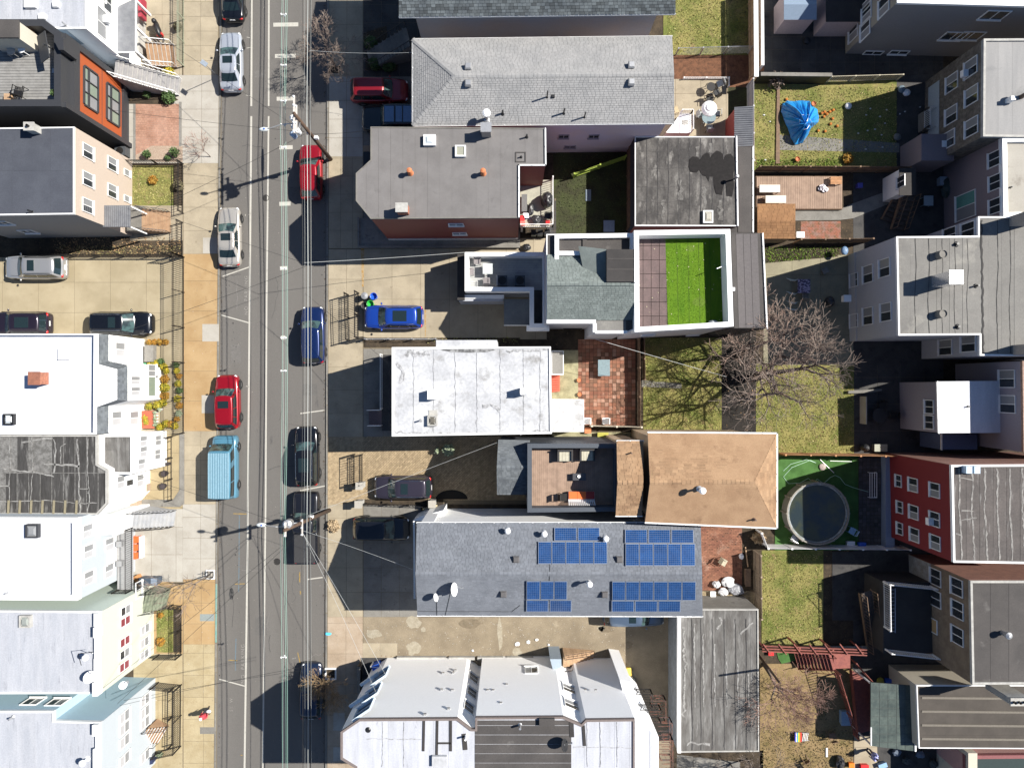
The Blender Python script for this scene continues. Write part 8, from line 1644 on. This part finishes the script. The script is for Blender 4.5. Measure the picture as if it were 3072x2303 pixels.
drop('white service wire crossing to the pale grey hip roof',[(928,152,5.9),(1240,158,6.8)]); drop('white service wire over the paver driveway to the grey porch roof',[(925,1545,6.2),(1494,1326,5.6)]); drop('white service wire from the southern pole to the solar roof house',[(905,1590,6.4),(1250,1712,7.0)]); drop('thin wire from the southern pole to the tall white apartment building',[(905,1592,6.0),(1128,2076,9.0)]); drop('second thin wire from the southern pole to the tall white apartment building',[(903,1590,6.4),(1166,2040,7.4)])
drop('thin dark wire from the northern pole over the street to the beige house',[(915,402,6.2),(398,655,4.2)],.013,cabk); drop('thin dark wire from the northern pole to the orange fronted house',[(912,396,6.4),(330,330,6.6)],.012,cabk); drop('thin dark wire from the northern pole to the white house porch',[(912,396,6.2),(405,60,3.4)],.012,cabk)
drop('thin dark wire crossing the champagne sedan to the beige house corner',[(915,790,5.6),(390,612,4.5)],.012,cabk); drop('thin dark wire over the car park to the white bay house',[(915,800,5.6),(330,1010,5.6)],.013,cabk); drop('thin dark wire from the southern pole to the tar roofed house',[(905,1592,6.2),(396,1420,5.1)],.012,cabk); drop('thin dark wire from the southern pole to the pale yellow house',[(903,1592,6.2),(300,2070,7.0)],.013,cabk); drop('thin dark wire from the southern pole to the blue house gable',[(903,1595,6.0),(352,2110,6.0)],.013,cabk); drop('thin dark wire from the street cables to the blue house',[(905,2000,5.6),(360,2115,6.0)],.012,cabk); drop('second thin dark wire from the street cables to the blue house',[(905,2010,5.6),(372,2100,5.6)],.012,cabk)
drop('thin dark wire from the northern pole to the dark red house bay',[(928,402,5.6),(1112,390,7.2)],.012,cabk); drop('white wire strung from the modern house wall across the brick patio',[(1770,1012,6.0),(2180,1130,4.5)],.016)
drop('thin wire crossing the street to the white roofed house',[(915,880,5.6),(1176,1100,6.4)],.012,cabk)
# back yard pole whose shadow falls on the garage
c=P(2278,1966,0); bp=T('utility_pole','dark back yard pole leaning at the east edge of the long garage','utility pole',(c.x,c.y,0)); MB().tube([c,P(2340,2048,6.8)],[.12,.08],8).build('post',polewood,bp)
t=T('street_sign','small metal street light sign on a leaning pole by the silver sedan','sign',P(612,252,0)); a=P(566,250,0) if False else P(655,231,0); MB().tube([a,P(612,190,3.2)],.03,6).build('pole',steel,t); c=P(612,190,3.2); MB().obox(c,(.22,-.16,.0),(.1,.14,0),(0,0,.02)).build('sign_plate',M('back_of_sign',(.4,.45,.5),rough=.4,metal=.4),t)
# ---------------- people ----------------
skin=M('skin',(.4,.22,.15),rough=.6,var=.03); hairm=M('dark_hair',(.02,.014,.01),rough=.7,var=.1)
def person(label,px,py,rot,top,legs,hat=None,pose=0):
    c=P(px,py,0); t=TL('person',label,'person',(c.x,c.y,0),R(rot)); s=.28 if pose else .12
    J={'pel':(0,0,.93,.13,.1),'che':(.03,0,1.28,.17,.11),'nek':(.04,0,1.47,.055,.055),'hd1':(.07,0,1.56,.075,.075),'hd2':(.08,0,1.68,.085,.085),
       'ls':(.03,.19,1.4,.06,.06),'le':(-.05,.25,1.13,.045,.045),'lw':(.1,.25,.92,.033,.033),'rs':(.03,-.19,1.4,.06,.06),'re':(.02,-.26,1.13,.045,.045),'rw':(.2,-.22,1.0,.033,.033),
       'lh':(.0,.1,.88,.09,.09),'lk':(s*.7,.1,.5,.06,.06),'la':(s*.5,.1,.09,.042,.042),'lt':(s*.5+.14,.11,.04,.04,.03),'rh':(0,-.1,.88,.09,.09),'rk':(-s*.1,-.1,.5,.06,.06),'ra':(-s*.9,-.1,.1,.042,.042),'rt':(-s*.9+.14,-.11,.04,.04,.03)}
    E_=[('pel','che'),('che','nek'),('nek','hd1'),('hd1','hd2'),('che','ls'),('ls','le'),('le','lw'),('che','rs'),('rs','re'),('re','rw'),('pel','lh'),('lh','lk'),('lk','la'),('la','lt'),('pel','rh'),('rh','rk'),('rk','ra'),('ra','rt')]
    vs_=[Vector(J[k][:3]) for k in J]; rad=[J[k][3:] for k in J]; ks=list(J); ed=[(ks.index(a),ks.index(b)) for a,b in E_]
    for w_,sg in (('lw',1),('rw',-1)):
        w=Vector(J[w_][:3]); pi=len(vs_); vs_.append(w+Vector((.05,0,-.05))); rad.append((.032,.02)); ed.append((ks.index(w_),pi))
        for k in range(5):
            o=(-.03+.015*k) if k<4 else -.03*sg; a=w+Vector((.07,o,-.09)) if k<4 else w+Vector((.08,-sg*.035,-.055)); vs_.append(a); rad.append((.010,.010)); ed.append((pi,len(vs_)-1)); vs_.append(a+Vector((.02,0,-.04+.004*abs(k-1.5))) if k<4 else a+Vector((.025,-sg*.01,-.02))); rad.append((.008,.008)); ed.append((len(vs_)-2,len(vs_)-1))
    me=bpy.data.meshes.new('body'); me.from_pydata(vs_,ed,[]); me.update(); o=bpy.data.objects.new('body',me); COL.objects.link(o); o.parent=t
    md=o.modifiers.new('skin','SKIN'); lay=me.skin_vertices[0].data if me.skin_vertices else None
    if lay is None:
        bpy.context.view_layer.objects.active=o; 
        me.attributes.new('skin','FLOAT','POINT') if False else None
    if me.skin_vertices:
        for i,r_ in enumerate(rad): me.skin_vertices[0].data[i].radius=r_
        me.skin_vertices[0].data[0].use_root=True
    o.modifiers.new('sub','SUBSURF').levels=1; o.modifiers['sub'].render_levels=2; me.materials.append(skin)
    MB().tube([(0,0,.86),(.01,0,1.05),(.03,0,1.28),(.035,0,1.42),(.04,0,1.49)],[.17,.16,.19,.17,.07],14).build('jacket',top,t,smooth=True)
    for sg,a in ((1,('ls','le')),(-1,('rs','re'))):
        MB().tube([Vector(J[a[0]][:3])+Vector((0,-sg*.05,.02)),Vector(J[a[0]][:3]),Vector(J[a[1]][:3]),Vector(J['lw' if sg>0 else 'rw'][:3])],[.08,.085,.065,.05],10).build('sleeve',top,t,smooth=True)
        l='l' if sg>0 else 'r'; MB().tube([Vector(J[l+'h'][:3])+Vector((0,0,.05)),J[l+'k'][:3],Vector(J[l+'a'][:3])],[.115,.085,.07],10).build('trouser_leg',legs,t,smooth=True)
        f=Vector(J[l+'a'][:3]); MB().blob((f.x+.06,f.y,.05),.14,.05,.05,10,6).build('shoe',black,t,smooth=True)
    MB().blob((.06,0,1.68),.1,.092,.1,12,8).build('hair',hairm,t,smooth=True)
    for sg in (-1,1): MB().blob((.155,sg*.032,1.66),.012,.014,.01,6,4).build('eye',black,t)
    MB().blob((.165,0,1.625),.02,.015,.022,6,5).build('nose',skin,t,smooth=True); MB().blob((.152,0,1.585),.01,.026,.007,6,4).build('mouth',M('lips',(.3,.1,.09)),t)
    if hat: MB().blob((.07,0,1.72),.13,.125,.09,14,7).build('hat',hat,t,smooth=True)
    return t
person('person on the sandy pavement in a red jacket and white hat, holding a white bag',629,2128,70,M('red_jacket',(.5,.05,.07),rough=.8),M('dark_trousers',(.03,.03,.045),rough=.9),whitep,1)
person('person in a pale blue top standing on the path by the canopy',2602,2246,150,M('pale_blue_top',(.36,.38,.7),rough=.8),M('navy_trousers',(.02,.025,.07),rough=.9),None,0)
lump('bag','white bag held by the person in the red jacket','bag',626,2133,.5,.18,.13,.35,whitep,.08)
# ---------------- yard clutter, fallen leaves and grit ----------------
def scatter(name,label,px,mat,n,size,z=0.,seed=1,edge=False,hh=.02):
    random.seed(seed); m=MB(); xs=[p[0] for p in px]; ys=[p[1] for p in px]
    E_=[(px[i],px[(i+1)%len(px)]) for i in range(len(px))]; k=0
    while k<n:
        if edge:
            a,b=random.choice(E_); f=random.random(); x=a[0]+(b[0]-a[0])*f+random.gauss(0,3); y=a[1]+(b[1]-a[1])*f+random.gauss(0,3)
        else:
            x=random.uniform(min(xs),max(xs)); y=random.uniform(min(ys),max(ys)); ins=False
            for a,b in E_:
                if (a[1]>y)!=(b[1]>y) and x<(b[0]-a[0])*(y-a[1])/(b[1]-a[1])+a[0]: ins=not ins
            if not ins: k+=.2; continue
        k+=1; c=P(x,y,z); s=size*random.uniform(.4,1.5); a=random.uniform(0,6.28); u=Vector((math.cos(a),math.sin(a),random.gauss(0,.25)))*s; v=Vector((-math.sin(a),math.cos(a),random.gauss(0,.25)))*s*.6; c=c+Vector((0,0,hh+s*.2))
        m.add([c-u,c+v,c+u,c-v],[(0,1,2,3)])
    return m.build(name,mat,kind='stuff',label=label)
lf=M('fallen_leaves',(.2,.12,.06),(.3,.2,.1),sc=5,irand=.5,rough=.95); gr=M('pale_grit',(.42,.39,.34),(.25,.23,.2),sc=5,irand=.4,rough=.95); dkl=M('dark_leaf_litter',(.05,.035,.025),(.1,.07,.045),sc=5,irand=.5,rough=.95)
scatter('leaves','fallen leaves in the west gutter',[(668,0),(672,0),(660,2300),(656,2300)],dkl,420,.04,-.12,2)
scatter('leaves','fallen leaves in the east gutter',[(972,0),(978,0),(975,2300),(969,2300)],dkl,420,.04,-.12,3)
scatter('gravel','loose grit scattered on the worn lot',[(1100,1860),(1900,1860),(1900,1968),(1100,1968)],gr,500,.035,0,4); scatter('leaves','dead leaves along the worn lot edges',[(1100,1965),(1640,1968),(1860,1995),(1900,1990)],lf,260,.05,0,5)
scatter('leaves','dead leaves in the tarpaulin garden',[(2266,255),(2690,255),(2690,505),(2266,505)],lf,420,.045,.0,6); scatter('leaves','leaf litter on the back lawns',[(1935,1020),(2560,1110),(2560,1360),(1935,1310)],lf,700,.045,0,7)
scatter('leaves','leaf litter around the dry south yard',[(2285,1995),(2560,2195),(2560,2300),(2285,2300)],dkl,500,.05,.02,8); scatter('leaves','leaf litter on the red paved patio',[(2105,1582),(2280,1582),(2280,1830),(2105,1830)],dkl,240,.045,.02,9)
scatter('leaves','litter in the planting strip by the car park fence',[(160,712),(545,712),(545,766),(160,766)],lf,500,.06,.0,10); scatter('leaves','twigs and leaves on the paver driveway',[(1100,1312),(1640,1312),(1640,1500),(1100,1500)],dkl,160,.035,.0,11)
scatter('leaves','dead leaves on the worn south lawn',[(2288,1660),(2466,1660),(2466,1932),(2288,1932)],lf,260,.04,0,12); scatter('leaves','leaf drift in the front garden of the slate house',[(1095,-20),(1230,-20),(1230,225),(1095,225)],dkl,220,.05,.02,13)
scatter('gravel','specks of grit on the sandy pavement',[(552,0),(655,0),(650,2300),(548,2300)],gr,420,.025,0,14); scatter('gravel','specks of grit on the east pavement',[(990,0),(1086,0),(1086,2300),(985,2300)],gr,380,.025,0,15)
scatter('gravel','specks on the asphalt',[(668,0),(975,0),(972,2300),(655,2300)],gr,420,.022,-.12,16)
# small structures and clutter in the shaded east yards
c=P(2706,545,2.4); t=T('rear_porch','small timber rear porch with white gable wall in the shaded yard','porch',(c.x,c.y,0)); MB().prism(G([(2700,508),(2724,506),(2724,582),(2700,580)],2.5),0,2.5).build('wall',WT,t); MB().poly3([P(2698,504,2.55),P(2748,504,2.55),P(2748,586,2.55),P(2698,586,2.55)],.06).build('roof',roof_black,t); wall_window(t,P(2700,508,2.5).xy,P(2700,580,2.5).xy,2704,545,.8,1.0,trimw,glass,glass)
table('pale square table in the shaded yard below the mauve house',2786,602,0,.75,.8,.6,0,M('pale_blue_grey_table',(.3,.36,.4),rough=.5)); box_thing('storage_box','pale blue box by the mauve rear wall','storage box',2828,545,.7,.65,.5,M('pale_blue_box2',(.3,.38,.46),rough=.5)); lump('covered_heap','dark green sheet thrown over a heap beside the mauve wall','heap',2858,565,0,.8,1.0,.9,M('dark_green_sheet',(.03,.05,.045),rough=.5,var=.2),.18)
stairs('outdoor_stairs','dark timber stairs descending below the small white porch',(2690,690),(2725,590),0,1.3,1.0,7,MATS['dark_timber'],rails=woodbrown,pitch=.35,side=woodbrown)
stairs('outdoor_stairs','dark timber stairs toward the brick corner',(2660,665),(2700,600),0,.9,1.0,5,MATS['dark_timber'],rails=None,side=woodbrown)
for i,(x,y,l) in enumerate(((2705,268,'blue grey round planter by the shaded stone house'),(2420,122,'black round fire bowl on the dark paved yard'),(2720,278,'white bent chair shell by the stone house'),(2692,411,'pale ring of stones at the dark garden corner'))): lump('planter' if i!=2 else 'chair_shell',l,'planter' if i!=2 else 'chair',x,y,0,.3,.3,.35,[M('blue_grey_pot',(.15,.2,.24),rough=.5),black,whitepl,conc_grey][i],.08)
box_thing('storage_box','blue tub near the timber deck corner','tub',2577,558,.4,.35,.4,M('violet_blue_plastic',(.05,.05,.3),rough=.5)); box_thing('bucket','white bucket with dark base beside the brown shed','bucket',2398,706,.6,.45,.5,whitepl)
box_thing('crate','blue crate under the canopy edge','crate',2672,2042,.9,.4,.4,bluepl); lump('bucket','yellow green tub beside the blue crate','tub',2641,2042,0,.3,.3,.4,M('mustard_plastic',(.35,.33,.04),rough=.5),.04); box_thing('garden_table','pale blue bench table below the red landing','table',2535,2150,.8,1.1,.5,M('pale_blue_bench',(.25,.35,.45),rough=.6))
for i,(x,y) in enumerate(((2690,2255),(2720,2280),(2760,2262),(2800,2290),(2835,2275))): lump('garden_bag','shaded sack in the yard below the brown banded roof, %s from the west'%['first','second','third','fourth','fifth'][i],'sack',x,y,0,.35,.3,.4,[M('blue_grey_sack',(.12,.15,.2),rough=.8,var=.2),M('dark_sack',(.05,.06,.06),rough=.8,var=.2)][i%2],.2,grp='sacks in the shaded yard')
